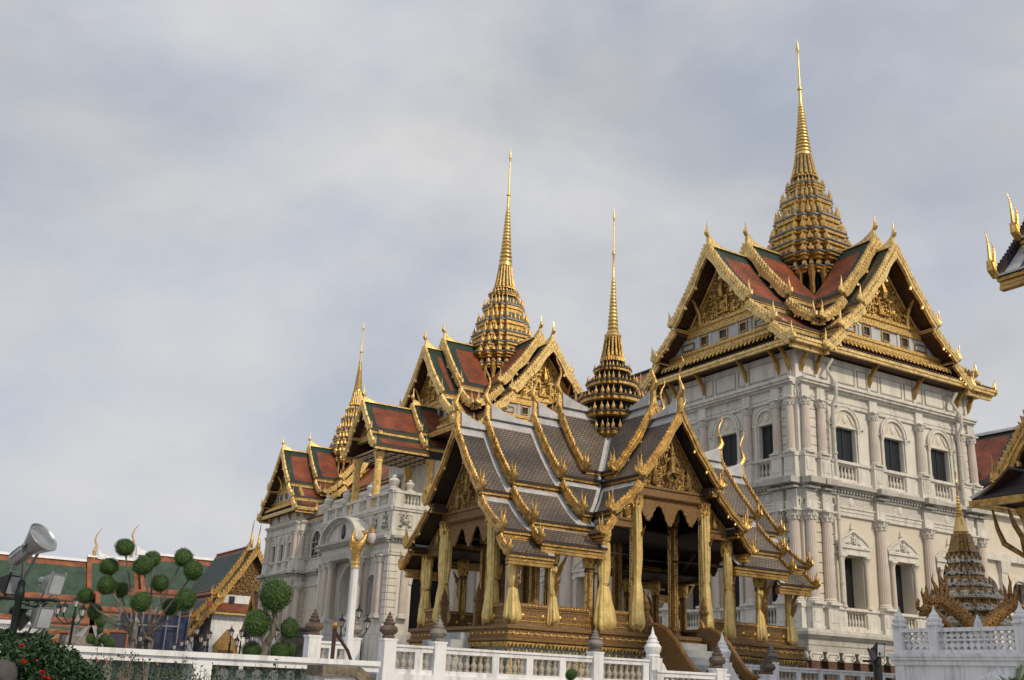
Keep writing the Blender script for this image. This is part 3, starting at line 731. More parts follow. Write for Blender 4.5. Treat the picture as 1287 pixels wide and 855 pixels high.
for x, y in ((36.95, 32.36), (46.1, 32.36)):
    pip = MB()
    pip.tube([(x, y-.5, 16.7), (x-.25, y-.35, 16.2), (x, y-.42, 15.8), (x, y-.62, 15.5), (x, y-.62, 14.9), (x, y-.36, 14.5), (x, y-.36, 11.2)], .085, 8); pip.box(x-.14, y-.62, 15.35, x+.14, y-.4, 15.6)
    pip.tube([(x+.05, y-.30, 10.3), (x+.05, y-.30, 5.6)], .085, 8)
    for z in (13.4, 12.2, 9.2, 7.6, 6.4): pip.lathe([(.12, z), (.12, z+.08)], x+(.05 if z < 11 else 0), y-(.30 if z < 11 else .36), 8)
    pip.build('drainpipe', PIPE, PAL)

def riser(mb, F, h, z0, z1, u1, u0, sd, mi=2):
    """board closing the step between two roof tiers"""
    mb.loft([[F(u1, sd*h, z0), F(u0, sd*h, z0), F(u0, sd*h, z1), F(u1, sd*h, z1)], [F(u1, sd*(h-.10), z0), F(u0, sd*(h-.10), z0), F(u0, sd*(h-.10), z1), F(u1, sd*(h-.10), z1)]], mi)

def prasat(cx, cy, zr, s, ox, oy, ix, iy, wx, wy, skirt, sp):
    """cross-shaped two-stepped roof with spire; ox/oy gable reach, ix/iy inner gable reach, wx/wy eave half sizes"""
    t1 = lambda z: curve(.0, z, 2.83*s, z-3.62*s, .035, 6)
    t2 = lambda z: curve(2.72*s, z-3.92*s, 4.30*s, z-5.15*s, .04, 4)
    t3 = lambda z: curve(4.15*s, z-5.42*s, 5.32*s, z-6.40*s, .04, 4)
    for k in range(4):
        F = arm_frame(cx, cy, k); uo = ox if k % 2 == 0 else oy; ui = ix if k % 2 == 0 else iy
        zi = zr+.80*s
        rf = MB(); fin = MB(); FSL, BGL = [], []; near_ = k in (2, 3)
        def nxt(Ls):
            if near_ or not Ls: Ls.append(MB())
            return Ls[-1]
        for sd in (1, -1):
            slab(rf, F, t1(zr), uo, ui-.3, sd, .72*s, .34*s, .72*s, .55*s, .12)
            slab(rf, F, curve(.0, zi, 2.83*s, zi-3.62*s, .06, 10), ui, lambda h: max(h, 2.12*s), sd, .72*s, .34*s, .72*s, .0, .12)
            slab(rf, F, t2(zr), uo-.05, lambda h: h, sd, .30*s, .28*s, .72*s, .0, .1)
            slab(rf, F, t3(zr), uo-.10, lambda h: h, sd, .26*s, .24*s, .72*s, .0, .1)
            slab(rf, F, t2(zi-.12), ui, lambda h: h, sd, .16*s, .28*s, .3*s, .0, .1)
            for pr_, u_, z_ in ((t1(zr), uo, 1), (t2(zr), uo-.05, 1), (t3(zr), uo-.1, 1), (t1(zi), ui, 1), (t2(zi-.12), ui, 1)):
                h, z = pr_[-1]; fs = nxt(FSL); bg_ = nxt(BGL); fascia(fs, F, h, z-.06, u_, h-.05, sd, .30*s)
                barge(bg_, F, pr_, u_+.06, sd, (.34 if pr_[0][0] < .01 else .27)*s, .16, .14*s, .22*s, .10*s)
                hang_hong(bg_, F, h, z+.05, u_+.06, sd, .80*s, 2, 1.05)
            # dark undersides close the gap between steps
            for pa, pb, ue in ((t1(zr), t2(zr), uo-.1), (t2(zr), t3(zr), uo-.15), (t1(zi), t2(zi-.12), ui-.05)):
                (ha, za), (hb_, zb_) = pa[-1], pb[0]; k_ = [(hb_+.02, zb_-.10), (hb_+.02, za-.05), (ha, za-.05)]
                riser(rf, F, hb_+.03, zb_-.25, za-.06, ue, hb_, sd)
        ridge(rf, F, zr, uo, ui-.2, .14, .12, .55*s, 3); ridge(rf, F, zi, ui, 2.12*s, .14, .12, .55*s, 3)
        chofa(fin, F, uo+.02, zr+.58*s, .9*s, 'short'); chofa(fin, F, ui+.02, zi+.58*s, .9*s, 'short')
        r = rf.build('roof', [TRED, TGRN, SOFF, GOLDP], PAL)
        for q_ in FSL: q_.build('eave_board', GOLDP, r)
        for q_ in BGL: q_.build('bargeboard', GOLDP, r)
        fin.build('roof_finial', GOLDB, r)
        # gable wall set back under the barge boards
        ug = uo-1.0
        pd = MB(); zb = zr-3.85*s
        pd.extr([F(ug, -2.75*s, zb), F(ug, 2.75*s, zb), F(ug, 0.0, zr-.30*s)], tuple(Vector(F(-.3, 0, 0))-Vector(F(0, 0, 0))))
        for sd in (1, -1):
            pd.extr([F(ug, sd*2.75*s, zb), F(ug, sd*4.1*s, zb-1.2*s), F(ug, sd*2.75*s, zb-1.2*s)], tuple(Vector(F(-.3, 0, 0))-Vector(F(0, 0, 0))))
        p = pd.build('pediment', GILTP, PAL)
        sc_ = MB(); scrolls(sc_, F, ug+.03, 2.2*s, zb+.1, zr-.75*s, 34, 3+k, .30*s, .075)
        # framed royal shield in the middle and a crown of rays above it
        sc_.lathe([(.0, 0)], n=3) if False else None
        for (z0, z1, hw) in ((zb+.35*s, zb+1.25*s, .42*s),):
            for a, b, c, d in ((-hw, z0, hw, z0+.08*s), (-hw, z1-.08*s, hw, z1), (-hw, z0+.08*s, -hw+.08*s, z1-.08*s), (hw-.08*s, z0+.08*s, hw, z1-.08*s)):
                q = [F(ug+.02, a, b), F(ug+.02, c, b), F(ug+.02, c, d), F(ug+.02, a, d)]; sc_.extr(q, tuple(Vector(F(.14, 0, 0))-Vector(F(0, 0, 0))))
        sc_.tube([F(ug+.08, 0, zb+1.25*s), F(ug+.14, 0, zb+1.55*s), F(ug+.1, 0, zb+1.9*s), F(ug+.08, 0, zb+2.4*s)], [.22*s, .26*s, .14*s, .02], 8)
        for sd in (1, -1):   # gilt frame of the pediment
            sc_.tube([F(ug+.05, sd*2.55*s, zb+.05), F(ug+.05, sd*1.15*s, zb+1.75*s), F(ug+.05, 0, zr-.55*s)], .085*s, 6)
            sc_.tube([F(ug+.05, sd*1.75*s, zb), F(ug+.12, sd*1.72*s, zb+.7*s), F(ug+.45, sd*1.72*s, zb+1.3*s), F(ug+.75, sd*1.72*s, zb+1.55*s)], [.14*s,.12*s,.09*s,.04*s], 6)
        sc_.build('gilt_scrollwork', GOLD, p)
        bm = MB()
        for z0, z1, o_, hw in ((zb-.02, zb+.14*s, .16, 2.66*s), (zb-.20*s, zb-.022, .08, 2.66*s), (zb-.42*s, zb-.202*s, .14, 2.66*s)):
            q = [F(ug+o_, -hw, z0), F(ug+o_, hw, z0), F(ug+o_, hw, z1), F(ug+o_, -hw, z1)]; bm.extr(q, tuple(Vector(F(-o_-.2, 0, 0))-Vector(F(0, 0, 0))))
        zl = zb-1.55*s
        for z0, z1, o_, hw in ((zl+.24*s, zl+.40*s, .20, 4.1*s), (zl+.10*s, zl+.238*s, .14, 4.1*s), (zl-.06*s, zl+.098*s, .22, 4.15*s), (zl-.20*s, zl-.062*s, .30, 4.2*s)):
            q = [F(ug+o_, -hw, z0), F(ug+o_, hw, z0), F(ug+o_, hw, z1), F(ug+o_, -hw, z1)]; bm.extr(q, tuple(Vector(F(-o_-.2, 0, 0))-Vector(F(0, 0, 0))))
        n = 30
        for i in range(n):      # row of gilt leaves over the eave
            h = -4.2*s+8.4*s*(i+.5)/n
            bm.tube([F(ug+.40, h, zl-.18*s), F(ug+.62, h, zl-.36*s), F(ug+.72, h, zl-.52*s)], [.10*s, .085*s, .03*s], 4)
        bm.build('gilt_moulding', GILTW, PAL)
        aw = MB(); q = [F(ug+.02, -3.95*s, zl+.38*s), F(ug+.02, 3.95*s, zl+.38*s), F(ug+.02, 3.15*s, zb-.40*s), F(ug+.02, -3.15*s, zb-.40*s)]
        aw.extr(q, tuple(Vector(F(-.3, 0, 0))-Vector(F(0, 0, 0))))
        for h in (-1.9, -.98, -.0, .98, 1.9):      # flat pilasters between the attic windows
            if h == 0: continue
            q = [F(ug+.025, h*s*.99-.09*s-.0, zl+.40*s), F(ug+.025, h*s*.99+.09*s, zl+.40*s), F(ug+.025, h*s*.99+.09*s, zb-.43*s), F(ug+.025, h*s*.99-.09*s, zb-.43*s)]
            aw.extr(q, tuple(Vector(F(.05, 0, 0))-Vector(F(0, 0, 0))))
        aw.build('attic_wall', M('pale_blue_grey_plaster', (.50, .515, .545), .8, 0, .06, 2, .1) if 'pale_blue_grey_plaster' not in bpy.data.materials else bpy.data.materials['pale_blue_grey_plaster'], PAL)
        for h, hw in ((-1.42, .26), (0.0, .30), (1.42, .26), (-2.65, .46), (2.65, .46)):
            wn = MB(); z0, z1 = zl+.52*s, zb-.52*s; hw *= s; hc = h*s
            if abs(h) > 2: z1 -= .12*s
            f_ = .055*s
            for a, b, c, d in ((hc-hw, z0, hc+hw, z0+f_), (hc-hw, z1-f_, hc+hw, z1), (hc-hw, z0+f_, hc-hw+f_, z1-f_), (hc+hw-f_, z0+f_, hc+hw, z1-f_)):
                q = [F(ug+.03, a, b), F(ug+.03, c, b), F(ug+.03, c, d), F(ug+.03, a, d)]; wn.extr(q, tuple(Vector(F(.07, 0, 0))-Vector(F(0, 0, 0))))
            wo = wn.build('attic_window' if abs(h) < 2 else 'attic_panel', GOLD, PAL)
            if abs(h) < 2:
                g = MB(); q = [F(ug+.026, hc-hw+f_, z0+f_), F(ug+.026, hc+hw-f_, z0+f_), F(ug+.026, hc+hw-f_, z1-f_), F(ug+.026, hc-hw+f_, z1-f_)]; g.poly(q)
                g.build('pane', DKPANE, wo)
    # skirt roof round the eaves
    sk = MB(); ze = zr-6.50*s
    a, b = wx, wy
    def rect(o, z): return [(cx-a+o, cy-b+o, z), (cx+a-o, cy-b+o, z), (cx+a-o, cy+b-o, z), (cx-a+o, cy+b-o, z)]
    for o0, z0, o1, z1, mi in ((0, ze+.26*s, .9*s, ze+.66*s, 0), (.9*s, ze+.66*s, 2.3*s, ze+1.5*s, 0), (0.02, ze+.0, 1.3, ze+.10, 2)):
        r0, r1 = rect(o0, z0), rect(o1, z1)
        for i in range(4):
            j = (i+1) % 4; ln = (Vector(r0[j])-Vector(r0[i])).length; s2 = hypot(o1-o0, z1-z0)
            sk.poly([r0[i], r0[j], r1[j], r1[i]], mi, [(0, 0), (ln, 0), (ln-o1+o0, s2), (o1-o0, s2)])
    r_ = sk.build('eave_skirt', [TBRN, TBRN, SOFF], PAL)
    eb = MB()
    for o0, z0, z1 in ((-.03, ze+.12*s, ze+.27*s), (.02, ze-.02, ze+.118*s)):
        rings = [rect(o0, z0), rect(o0, z1), rect(o0+.14, z1), rect(o0+.14, z0), rect(o0, z0)]
        eb.loft(rings, 0, cap=(False, False))
    eb.build('eave_board', GOLDP, r_)
    nb = MB()
    for (xa, ya), (xb, yb) in (((cx-a, cy-b), (cx+a, cy-b)), ((cx-a, cy+b), (cx-a, cy-b))):
        n = int(max(abs(xb-xa), abs(yb-ya))/.22)
        for i in range(n):
            t = (i+.5)/n; x, y = xa+(xb-xa)*t, ya+(yb-ya)*t
            nb.ball((x, y, ze+.30*s), .075, 5)
    nb.build('eave_tile_ends', TBRN, r_)
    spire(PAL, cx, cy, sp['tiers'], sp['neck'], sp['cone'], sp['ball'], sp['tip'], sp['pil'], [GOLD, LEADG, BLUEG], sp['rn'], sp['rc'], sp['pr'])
    return ze
DKPANE = M('dark_pane', (.045, .045, .045), .25, 0, .3, 3, 0)
SP1 = dict(tiers=[(23.40,2.16),(24.12,2.44),(24.85,2.29),(25.65,2.04),(26.6,1.77),(27.8,1.40),(28.85,1.06)], neck=(29.5,30.9), cone=(31.15,34.3), ball=35.4, tip=38.8, pil=(20.6,23.4), rn=(.74,.44), rc=(.45,.15), pr=1.9)
def shift(sp, dz, k=1.0, z0=24.25):
    f = lambda z: z0+(z-24.25)*k+dz
    o = dict(sp); o['tiers'] = [(f(z), r*k) for z, r in sp['tiers']]
    for q in ('neck', 'cone', 'pil'): o[q] = tuple(f(z) for z in sp[q])
    o['ball'] = f(sp['ball']); o['tip'] = f(sp['tip']); o['rn'] = tuple(x*k for x in sp['rn']); o['rc'] = tuple(x*k for x in sp['rc']); o['pr'] = sp['pr']*k
    return o
prasat(41.45, 36.95, 23.47, 1.0, 7.45, 5.6, 4.7, 4.5, 7.3, 5.5, 0, SP1)
prasat(41.45, 36.95+DY, 22.95, 1.0, 7.45, 5.6, 4.7, 4.5, 7.3, 5.5, 0, shift(SP1, -.75))
SP2 = shift(SP1, 0, 1.2, 26.85)
SP2['neck'] = (32.9, 34.95); SP2['cone'] = (35.35, 40.2); SP2['ball'] = 41.7; SP2['tip'] = 46.26
prasat(41.6, 70, 26.45, 1.2, 7.0, 7.55, 5.4, 5.8, 7.5, 7.5, 0, SP2)
for (cx, cy, hw_) in ((41.36, 36.95, 4.59), (41.36, 36.95+DY, 4.30)):
    for x in (36.3, 39.96, 43.3, 46.6): bracket(PAL, (x, cy-hw_, 15.95), 0)
    for y in (-3.6, -1.5, 1.5, 3.6): bracket(PAL, (35.02, cy+y, 15.95), -pi/2)
    for x, y, a in ((47.55, cy-hw_, 0), (35.35, cy-hw_, 0)): bracket(PAL, (x, y, 15.95), a)
    bracket(PAL, (35.02, cy-hw_+.3, 15.95), -pi/2); bracket(PAL, (35.02, cy+hw_-.3, 15.95), -pi/2)

# connecting galleries between the wings and the centre
def gallery(y0, y1, wins, cols, arches=()):
    F = facef((36.2, y1), -pi/2)
    storeys('gallery', F, -pi/2, (36.2, y1), y1-y0, wins, cols)
    c = MB(); c.box(36.9, y0, 0, 46, y1, 15.5); c.box(36.22, y0, 9.5, 46, y1, 10.88); c.box(36.22, y0, 14.62, 46, y1, 15.5); c.box(36.3, y0, 0, 46, y1, 4.39); c.build('inner_wall', WALLU, PAL)
    rf = MB(); FSL = []; F2 = arm_frame(41.6, y0, 1)
    L_ = y1-y0
    for sd in (1, -1):
        slab(rf, F2, curve(0, 21.45, 3.0, 18.5, .03, 4), L_, 0, sd, .3, .25, 0, 0, .12)
        slab(rf, F2, curve(2.9, 18.15, 4.0, 17.2, .03, 3), L_, 0, sd, 0, .2, 0, 0, .12)
        slab(rf, F2, curve(3.9, 17.05, 5.95, 15.75, .03, 3), L_, 0, sd, 0, .2, 0, 0, .12)
        for h, z in ((3.0, 18.45), (4.0, 17.15), (5.95, 15.7)): FSL.append(MB()); fascia(FSL[-1], F2, h, z, L_, 0, sd, .22)
    ridge(rf, F2, 21.45, L_, 0, .14, .14, 0, 3)
    r = rf.build('roof', [TRED, TBRN, SOFF, TGRN], PAL)
    for q_ in FSL: q_.build('eave_board', GOLDP, r)
gallery(41.6, 62.9, [(2.0+3.55*i, 0) for i in range(6)], [.5+3.55*i for i in range(1, 6)])
gallery(76.2, 94.7, [(5.4, 0), (8.8, 0), (12.2, 0), (15.6, 0)], [3.6, 7.1, 10.5, 13.9])
cb = MB(); cb.box(36.4, 63.6, 0, 47.5, 76.4, 18.7); cb.build('inner_wall', WALLU, PAL)
ca = MB(); ca.box(35.6, 63.0, 17.2, 47.9, 77.0, 18.6); ca.build('attic_wall', WALLU, PAL)

# ------------------------------------------------------------------ entrance porch of the palace
PX, PY0, PY1 = 30.0, 63.8, 76.0
pw = MB(); FP = facef((PX, PY1), -pi/2); LP = PY1-PY0
FS = facef((PX, PY0), 0); LS = 7.3
def porch_walls():
    wl, tr, fz, cn, wu = MB(FP), MB(FP), MB(FP), MB(FP), MB(FP)
    wl2, tr2, fz2, cn2, wu2 = MB(FS), MB(FS), MB(FS), MB(FS), MB(FS)
    for (a, b, c, d, e, Lw, ops) in ((wl, tr, fz, cn, wu, LP, [(1.2+.5, 2.9+.3, 5.4, 8.3, .8), (LP-3.2, LP-1.6, 5.4, 8.3, .8), (4.4, LP-4.4, 5.4, 9.2, 1.4)]), (wl2, tr2, fz2, cn2, wu2, LS, [(1.75, 4.25, 4.6, 8.9, .6)])):
        wall_layer(a, Lw, 4.4, 9.5, ops)
        b.box(0, -.22, 4.4, Lw, .0, 5.0) if Lw == LP else None
        b.box(0, -.10, 9.48, Lw, .02, 9.66); b.box(0, -.14, 9.66, Lw, .02, 9.86)
        c.box(0, -.08, 9.86, Lw, .02, 10.3)
        d.box(0, -.18, 10.3, Lw, .02, 10.36); d.box(0, -.32, 10.47, Lw, .02, 10.56); d.box(0, -.48, 10.56, Lw, .02, 10.74)
        k = int(Lw/.22)
        for i in range(k): d.box(.03+i*Lw/k, -.30, 10.362, .13+i*Lw/k, -.02, 10.468)
        wall_layer(e, Lw, 10.7, 12.5, [])
        b.box(0, -.10, 10.742, Lw, .0, 11.0); b.box(0, -.10, 12.46, Lw, .02, 12.62); b.box(0, -.16, 12.62, Lw, .02, 12.74)
        n = max(3, int(Lw/1.6))
        for i in range(n):      # carved panels on the attic
            x0, x1 = Lw*(i+.16)/n, Lw*(i+.84)/n
            for q in ((x0, 11.2, x1, 11.26), (x0, 12.2, x1, 12.26), (x0, 11.262, x0+.06, 12.198), (x1-.06, 11.262, x1, 12.198)): b.box(q[0], -.05, q[1], q[2], .0, q[3])
        for g in range(9): a.box(.02, -.06, 5.2+.46*g, .66, .0, 5.2+.46*g+.41); a.box(Lw-.66, -.06, 5.2+.46*g, Lw-.02, .0, 5.2+.46*g+.41)
    for a in (wl, wl2): a.build('porch_wall', WALLU, PAL)
    for a in (wu, wu2): a.build('porch_attic', TRIM, PAL)
    for a in (tr, tr2): a.build('stone_trim', TRIM, PAL)
    for a in (fz, fz2): a.build('frieze', FRIEZE, PAL)
    for a in (cn, cn2): a.build('cornice', CORN, PAL)
porch_walls()
c = MB(); c.box(PX+1.4, PY0+.6, 0, 37.4, PY1-.6, 12.5); c.box(PX+.02, PY0+.02, 9.5, 37.3, PY1-.02, 12.6); c.box(PX+.05, PY0+.05, 0, 37.3, PY1-.05, 4.4); c.build('inner_wall', WALLL, PAL)
for y in (PY0, ):
    pass
# attic trophies, parapet with balusters, urns
pp = MB()
def parapet(F, Lw, posts):
    mb = MB(F); mb.box(0, -.06, 12.74, Lw, .30, 12.92); mb.box(0, -.10, 13.62, Lw, .34, 13.80)
    for a, b in posts: mb.box(a, -.05, 12.92, b, .29, 13.62)
    xs = sorted(posts)
    for (a0, a1), (b0, b1) in zip(xs, xs[1:]):
        n = max(2, int((b0-a1)/.24))
        for i in range(n): baluster(mb, a1+(b0-a1)*(i+.5)/n, .12, 12.92, .70, .085)
    mb.build('porch_parapet', TRIM, PAL)
parapet(FP, LP, [(0, .75), (2.2, 2.6), (3.6, 4.3), (LP/2-.5, LP/2+.5), (LP-4.3, LP-3.6), (LP-2.6, LP-2.2), (LP-.75, LP)])
parapet(FS, LS, [(.08, .75), (2.0, 2.6), (4.1, 4.7), (LS-.6, LS)])
def urn_proto():
    def make(parent):
        f = MB(); f.box(-.36, -.36, 0, .36, .36, .12)
        f.lathe([(.30, .12), (.34, .2), (.2, .28), (.34, .5), (.40, .66), (.30, .82), (.12, .88), (.17, .94), (.13, 1.04), (.02, 1.1)], n=14)
        return sub(f, 'urn', TRIM, parent)
    return Proto(make)
urn = urn_proto()
for y in (.4, 3.95, LP-3.95, LP-.4): p = FP(y, .12, 0); urn(PAL, (p[0], p[1], 13.80))
p = FS(1.6, .12, 0); urn(PAL, (PX+1.3, PY0+.3, 13.80), 0, .8)
for F, xs in ((FP, (1.0, 2.6, LP-2.6, LP-1.0)), (FS, (.95, 3.3, 5.2))):
    for x in xs:
        cv = MB()
        F0 = lambda u, h, z, F=F, x=x: F(x+h, -.04-u, z)
        for sd in (1, -1): scrolls(cv, F0, .0, .5, 11.35, 13.0, 8, int(x*7), .24, .06)
        q = MB(); cv.tube([F(x-.3, -.08, 12.1), F(x, -.1, 11.75), F(x+.3, -.08, 12.1)], .05, 5); cv.ball(F(x, -.08, 11.75), .2, 8)
        cv.build('attic_relief', CARVED, PAL)
# projecting portico with round pediment
QX = 28.95; QY0, QY1 = 66.6, 73.2
FQ = facef((QX, QY1), -pi/2); LQ = QY1-QY0
q = MB(FQ); q.box(0, 0, 9.48, LQ, 1.1, 9.86); q.box(-.05, -.05, 10.28, LQ+.05, 1.1, 10.36); q.box(-.2, -.22, 10.46, LQ+.2, 1.1, 10.56); q.box(-.34, -.36, 10.56, LQ+.34, 1.1, 10.74)
for i in range(30): q.box(i*LQ/30, -.2, 10.362, i*LQ/30+.1, 1., 10.458)
q.build('cornice', CORN, PAL)
q = MB(FQ); q.box(.02, .02, 9.862, LQ-.02, 1.1, 10.278); q.build('frieze', FRIEZE, PAL)
q = MB(FQ); n = 18; R0 = LQ*.47; pts = [(LQ/2+R0*cos(pi*k/n), 0, 10.74+1.62*sin(pi*k/n)) for k in range(n+1)]
q.extr([(x, .22, z) for x, _, z in pts], (0, .9, 0))
for sc0, sc1, d in ((1.0, 1.075, -.30), (.86, .90, -.02)):
    for k in range(n):
        a, b = pi*k/n, pi*(k+1)/n
        P = [(LQ/2+R0*s_*cos(t), 10.74+1.62*s_*sin(t)) for s_, t in ((sc0, a), (sc1, a), (sc1, b), (sc0, b))]
        q.extr([(x, d, z) for x, z in P], (0, 1.0, 0))
for k in range(26):
    a = pi*(k+.5)/26; q.box(LQ/2+R0*.95*cos(a)-.06, -.14, 10.74+1.62*.95*sin(a)-.06, LQ/2+R0*.95*cos(a)+.06, .24, 10.74+1.62*.95*sin(a)+.06)
q.build('round_pediment', TRIM, PAL)
q = MB(FQ); q.ball((LQ/2, .18, 11.45), .36, 10, sy=.3, sz=1.5); q.build('crest_medallion', DKPANE, PAL)
q = MB(FQ); F0 = lambda u, h, z: FQ(LQ/2+h, .2-u, z); scrolls(q, F0, .0, R0*.75, 10.85, 12.3, 14, 9, .28, .07); q.build('pediment_relief', CARVED, PAL)
for y in (.35, 1.25, LQ-1.25, LQ-.35):
    for dx in (.35, ):
        p = FQ(y, dx, 0); colL(PAL, (p[0], p[1], 5.42), -pi/2)
for a, b in ((0, 1.6), (LQ-1.6, LQ)):
    q = MB(FQ); q.box(a, 0, 0, b, 1.02, 5.25); q.box(a-.06, -.06, 5.25, b+.06, 1.02, 5.42); q.box(a-.06, -.06, 4.4, b+.06, 1.02, 4.6); q.build('porch_plinth', TRIM, PAL)
for x in (.95, 1.45, 3.3, LP-3.3, LP-1.45, LP-.95): p = FP(x, -.1, 0); colL(PAL, (p[0], p[1], 5.42), -pi/2)
for x in (1.15, 4.8, 5.6): p = FS(x, -.1, 0); colL(PAL, (p[0], p[1], 5.42), 0)
# arched doorways: dark leaves with gilt ornament
def arched_door(F, xc, wd, z0, z1, dep):
    hw = wd/2; d = MB(F); n = 12
    d.box(xc-hw, dep-.05, z0, xc+hw, dep, z1); o = d.build('door', DARK, PAL)
    g = MB(F)
    F0 = lambda u, h, z: F(xc+h, dep-.06-u, z)
    rnd = random.Random(int(xc*10))
    for k in range(26):
        h = (rnd.random()-.5)*wd*.8; z = z0+.4+rnd.random()*(z1-z0-.8); a0 = rnd.random()*6; r = .1+.06*rnd.random()
        g.tube([F0(.02, h+r*(1-.1*j)*cos(a0+.7*j), z+r*(1-.1*j)*sin(a0+.7*j)) for j in range(6)], [.028-.003*j for j in range(6)], 4)
    g.build('gilt_ornament', GOLD, o)
    s_ = MB(F)      # spandrels turn the opening into an arch
    for sx in (1, -1):
        pts = [(xc+sx*hw, z1)]+[(xc+sx*hw*cos(pi/2*k/n), z1-hw+hw*sin(pi/2*k/n)) for k in range(n+1)]
        s_.extr([(x, .02, z) for x, z in pts], (0, dep-.1, 0))
    pts = []
    for k in range(2*n):
        a, b = pi*k/(2*n), pi*(k+1)/(2*n)
        P = [(xc+r*cos(t), z1-hw+r*sin(t)) for r, t in ((hw, a), (hw+.22, a), (hw+.22, b), (hw, b))]
        s_.extr([(x, .0, z) for x, z in P], (0, -.09, 0))
    s_.build('door_arch', TRIM, PAL)
arched_door(FS, 3.0, 2.5, 4.6, 8.9, .6)
arched_door(FP, 2.45, 1.5, 5.4, 8.3, .8); arched_door(FP, LP-2.4, 1.6, 5.4, 8.3, .8); arched_door(FP, LP/2, LP-8.8, 5.4, 9.2, 1.3)
st = MB()
for i in range(8): st.box(26.6+.3*i, 66.4, 0, 30.0, 73.4, .5*(i+1)+.3)
st.build('porch_steps', MARBLE, PAL)
pt = MB(); pt.box(29.7, 63.6, 0, 37.2, 76.2, 4.38); pt.build('porch_base', TRIM, PAL)

FG = facef((36.2, 94.7), -pi/2)
g_ = MB(FG); n = 14; pts = [(.75, 11.6), (2.95, 11.6)]+[(1.85+1.1*cos(pi*k/n), 13.4+1.1*sin(pi*k/n)) for k in range(n+1)]
g_.extr([(x, -.03, z) for x, z in pts], (0, .05, 0)); ow_ = g_.build('arched_window', bpy.data.materials['dark_blue_shutter'], PAL)
g_ = MB(FG)
for k in range(n):
    a, b = pi*k/n, pi*(k+1)/n; P = [(1.85+r*cos(t), 13.4+r*sin(t)) for r, t in ((1.1, a), (1.32, a), (1.32, b), (1.1, b))]
    g_.extr([(x, .0, z) for x, z in P], (0, -.14, 0))
for x in (.53, 2.95): g_.box(x, -.14, 11.5, x+.22, .0, 13.4)
for z in (12.2, 12.9, 13.5): g_.box(.75, -.055, z, 2.95, -.031, z+.05)
for x in (1.45, 2.2): g_.box(x, -.056, 11.6, x+.05, -.032, 14.3)
g_.build('window_frame', TRIM, ow_)
# gabled roof on gilt pillars over the porch terrace
RY = 69.15
F = arm_frame(41.6, RY, 2); rf, fin = MB(), MB(); FSL, BGL = [], []
U0 = 41.6-29.45; U1 = 41.6-33.5; UE = 5.2
for sd in (1, -1):
    for zr, ue, ui in ((21.0, U0, U1-.3), (21.45, U1, UE)):
        for prf in (curve(0, zr, 1.8, zr-2.35, .035, 5), curve(1.72, zr-2.65, 2.75, zr-3.65, .04, 4)):
            slab(rf, F, prf, ue, ui, sd, .50, .26, .60, .4, .12)
            FSL.append(MB()); BGL.append(MB()); fs, bg_ = FSL[-1], BGL[-1]
            h, z = prf[-1]; fascia(fs, F, h, z-.05, ue, ui, sd, .26)
            barge(bg_, F, prf, ue+.05, sd, .32, .15, .12, .2, .08); hang_hong(bg_, F, h, z, ue+.05, sd, .65, 3)
for zr, ue, ui in ((21.0, U0, U1-.2), (21.45, U1, UE)):
    ridge(rf, F, zr, ue, ui, .13, .1, .4, 3); chofa(fin, F, ue, zr+.45, 1.0, 'short')
r = rf.build('roof', [TRED, TGRN, SOFF, GOLDP], PAL); fin.build('roof_finial', GOLDB, r)
for q_ in FSL: q_.build('eave_board', GOLDP, r)
for q_ in BGL: q_.build('bargeboard', GOLDP, r)
pd = MB(); ug = U0-.7; pd.extr([F(ug, -1.7, 18.55), F(ug, 1.7, 18.55), F(ug, 0, 20.75)], tuple(Vector(F(-.25, 0, 0))-Vector(F(0, 0, 0))))
p = pd.build('pediment', GILTP, PAL); sc_ = MB(); scrolls(sc_, F, ug+.03, 1.4, 18.65, 20.4, 20, 5, .24, .06); sc_.build('gilt_scrollwork', GOLD, p)
bm = MB(); 
for z0, z1, hw in ((18.3, 18.54, 1.9), (18.1, 18.295, 1.8), (17.0, 17.25, 2.6)): bm.extr([F(ug+.1, -hw, z0), F(ug+.1, hw, z0), F(ug+.1, hw, z1), F(ug+.1, -hw, z1)], tuple(Vector(F(-.3, 0, 0))-Vector(F(0, 0, 0))))
bm.build('gilt_moulding', GILTW, PAL)
cl = MB(); x0, x1 = 30.3, 34.6
cl.box(29.9, RY-2.4, 16.98, 35.0, RY+2.4, 17.06)
for i in range(6):
    for j in range(6):
        x, y = 30.3+.78*i, RY-2.0+.8*j; cl.box(x-.24, y-.24, 16.955, x+.24, y+.24, 16.979, 1); cl.taper(x, y, 16.93, 16.954, .10, .10, .12, .12, 2)
cl.build('coffered_ceiling', [DWOOD, TRIM, GOLD], PAL)
def gilt_col():
    def make(parent):
        f = MB(); sq = REDENT
        f.shape(sq, [(.30, 0), (.30, .25), (.24, .32), (.23, 3.5), (.26, 3.56), (.24, 3.62), (.36, 4.1), (.38, 4.2)])
        return sub(f, 'gilt_pillar', GOLDP, parent)
    return Proto(make)
gcol = gilt_col()
for x in (30.25, 34.4):
    for y in (RY-1.85, RY+1.85): gcol(PAL, (x, y, 12.78))
pb = MB(); pb.box(34.6, RY-2.3, 12.6, 36.5, RY+2.3, 17.0); pb.build('porch_back_wall', TRIM, PAL)

# ------------------------------------------------------------------ ground
g = MB(); g.poly([(-500, -500, 0), (900, -500, 0), (900, 900, 0), (-500, 900, 0)]); tag(g.build('ground', GROUND), 'grey paved palace court', None, kind='structure')

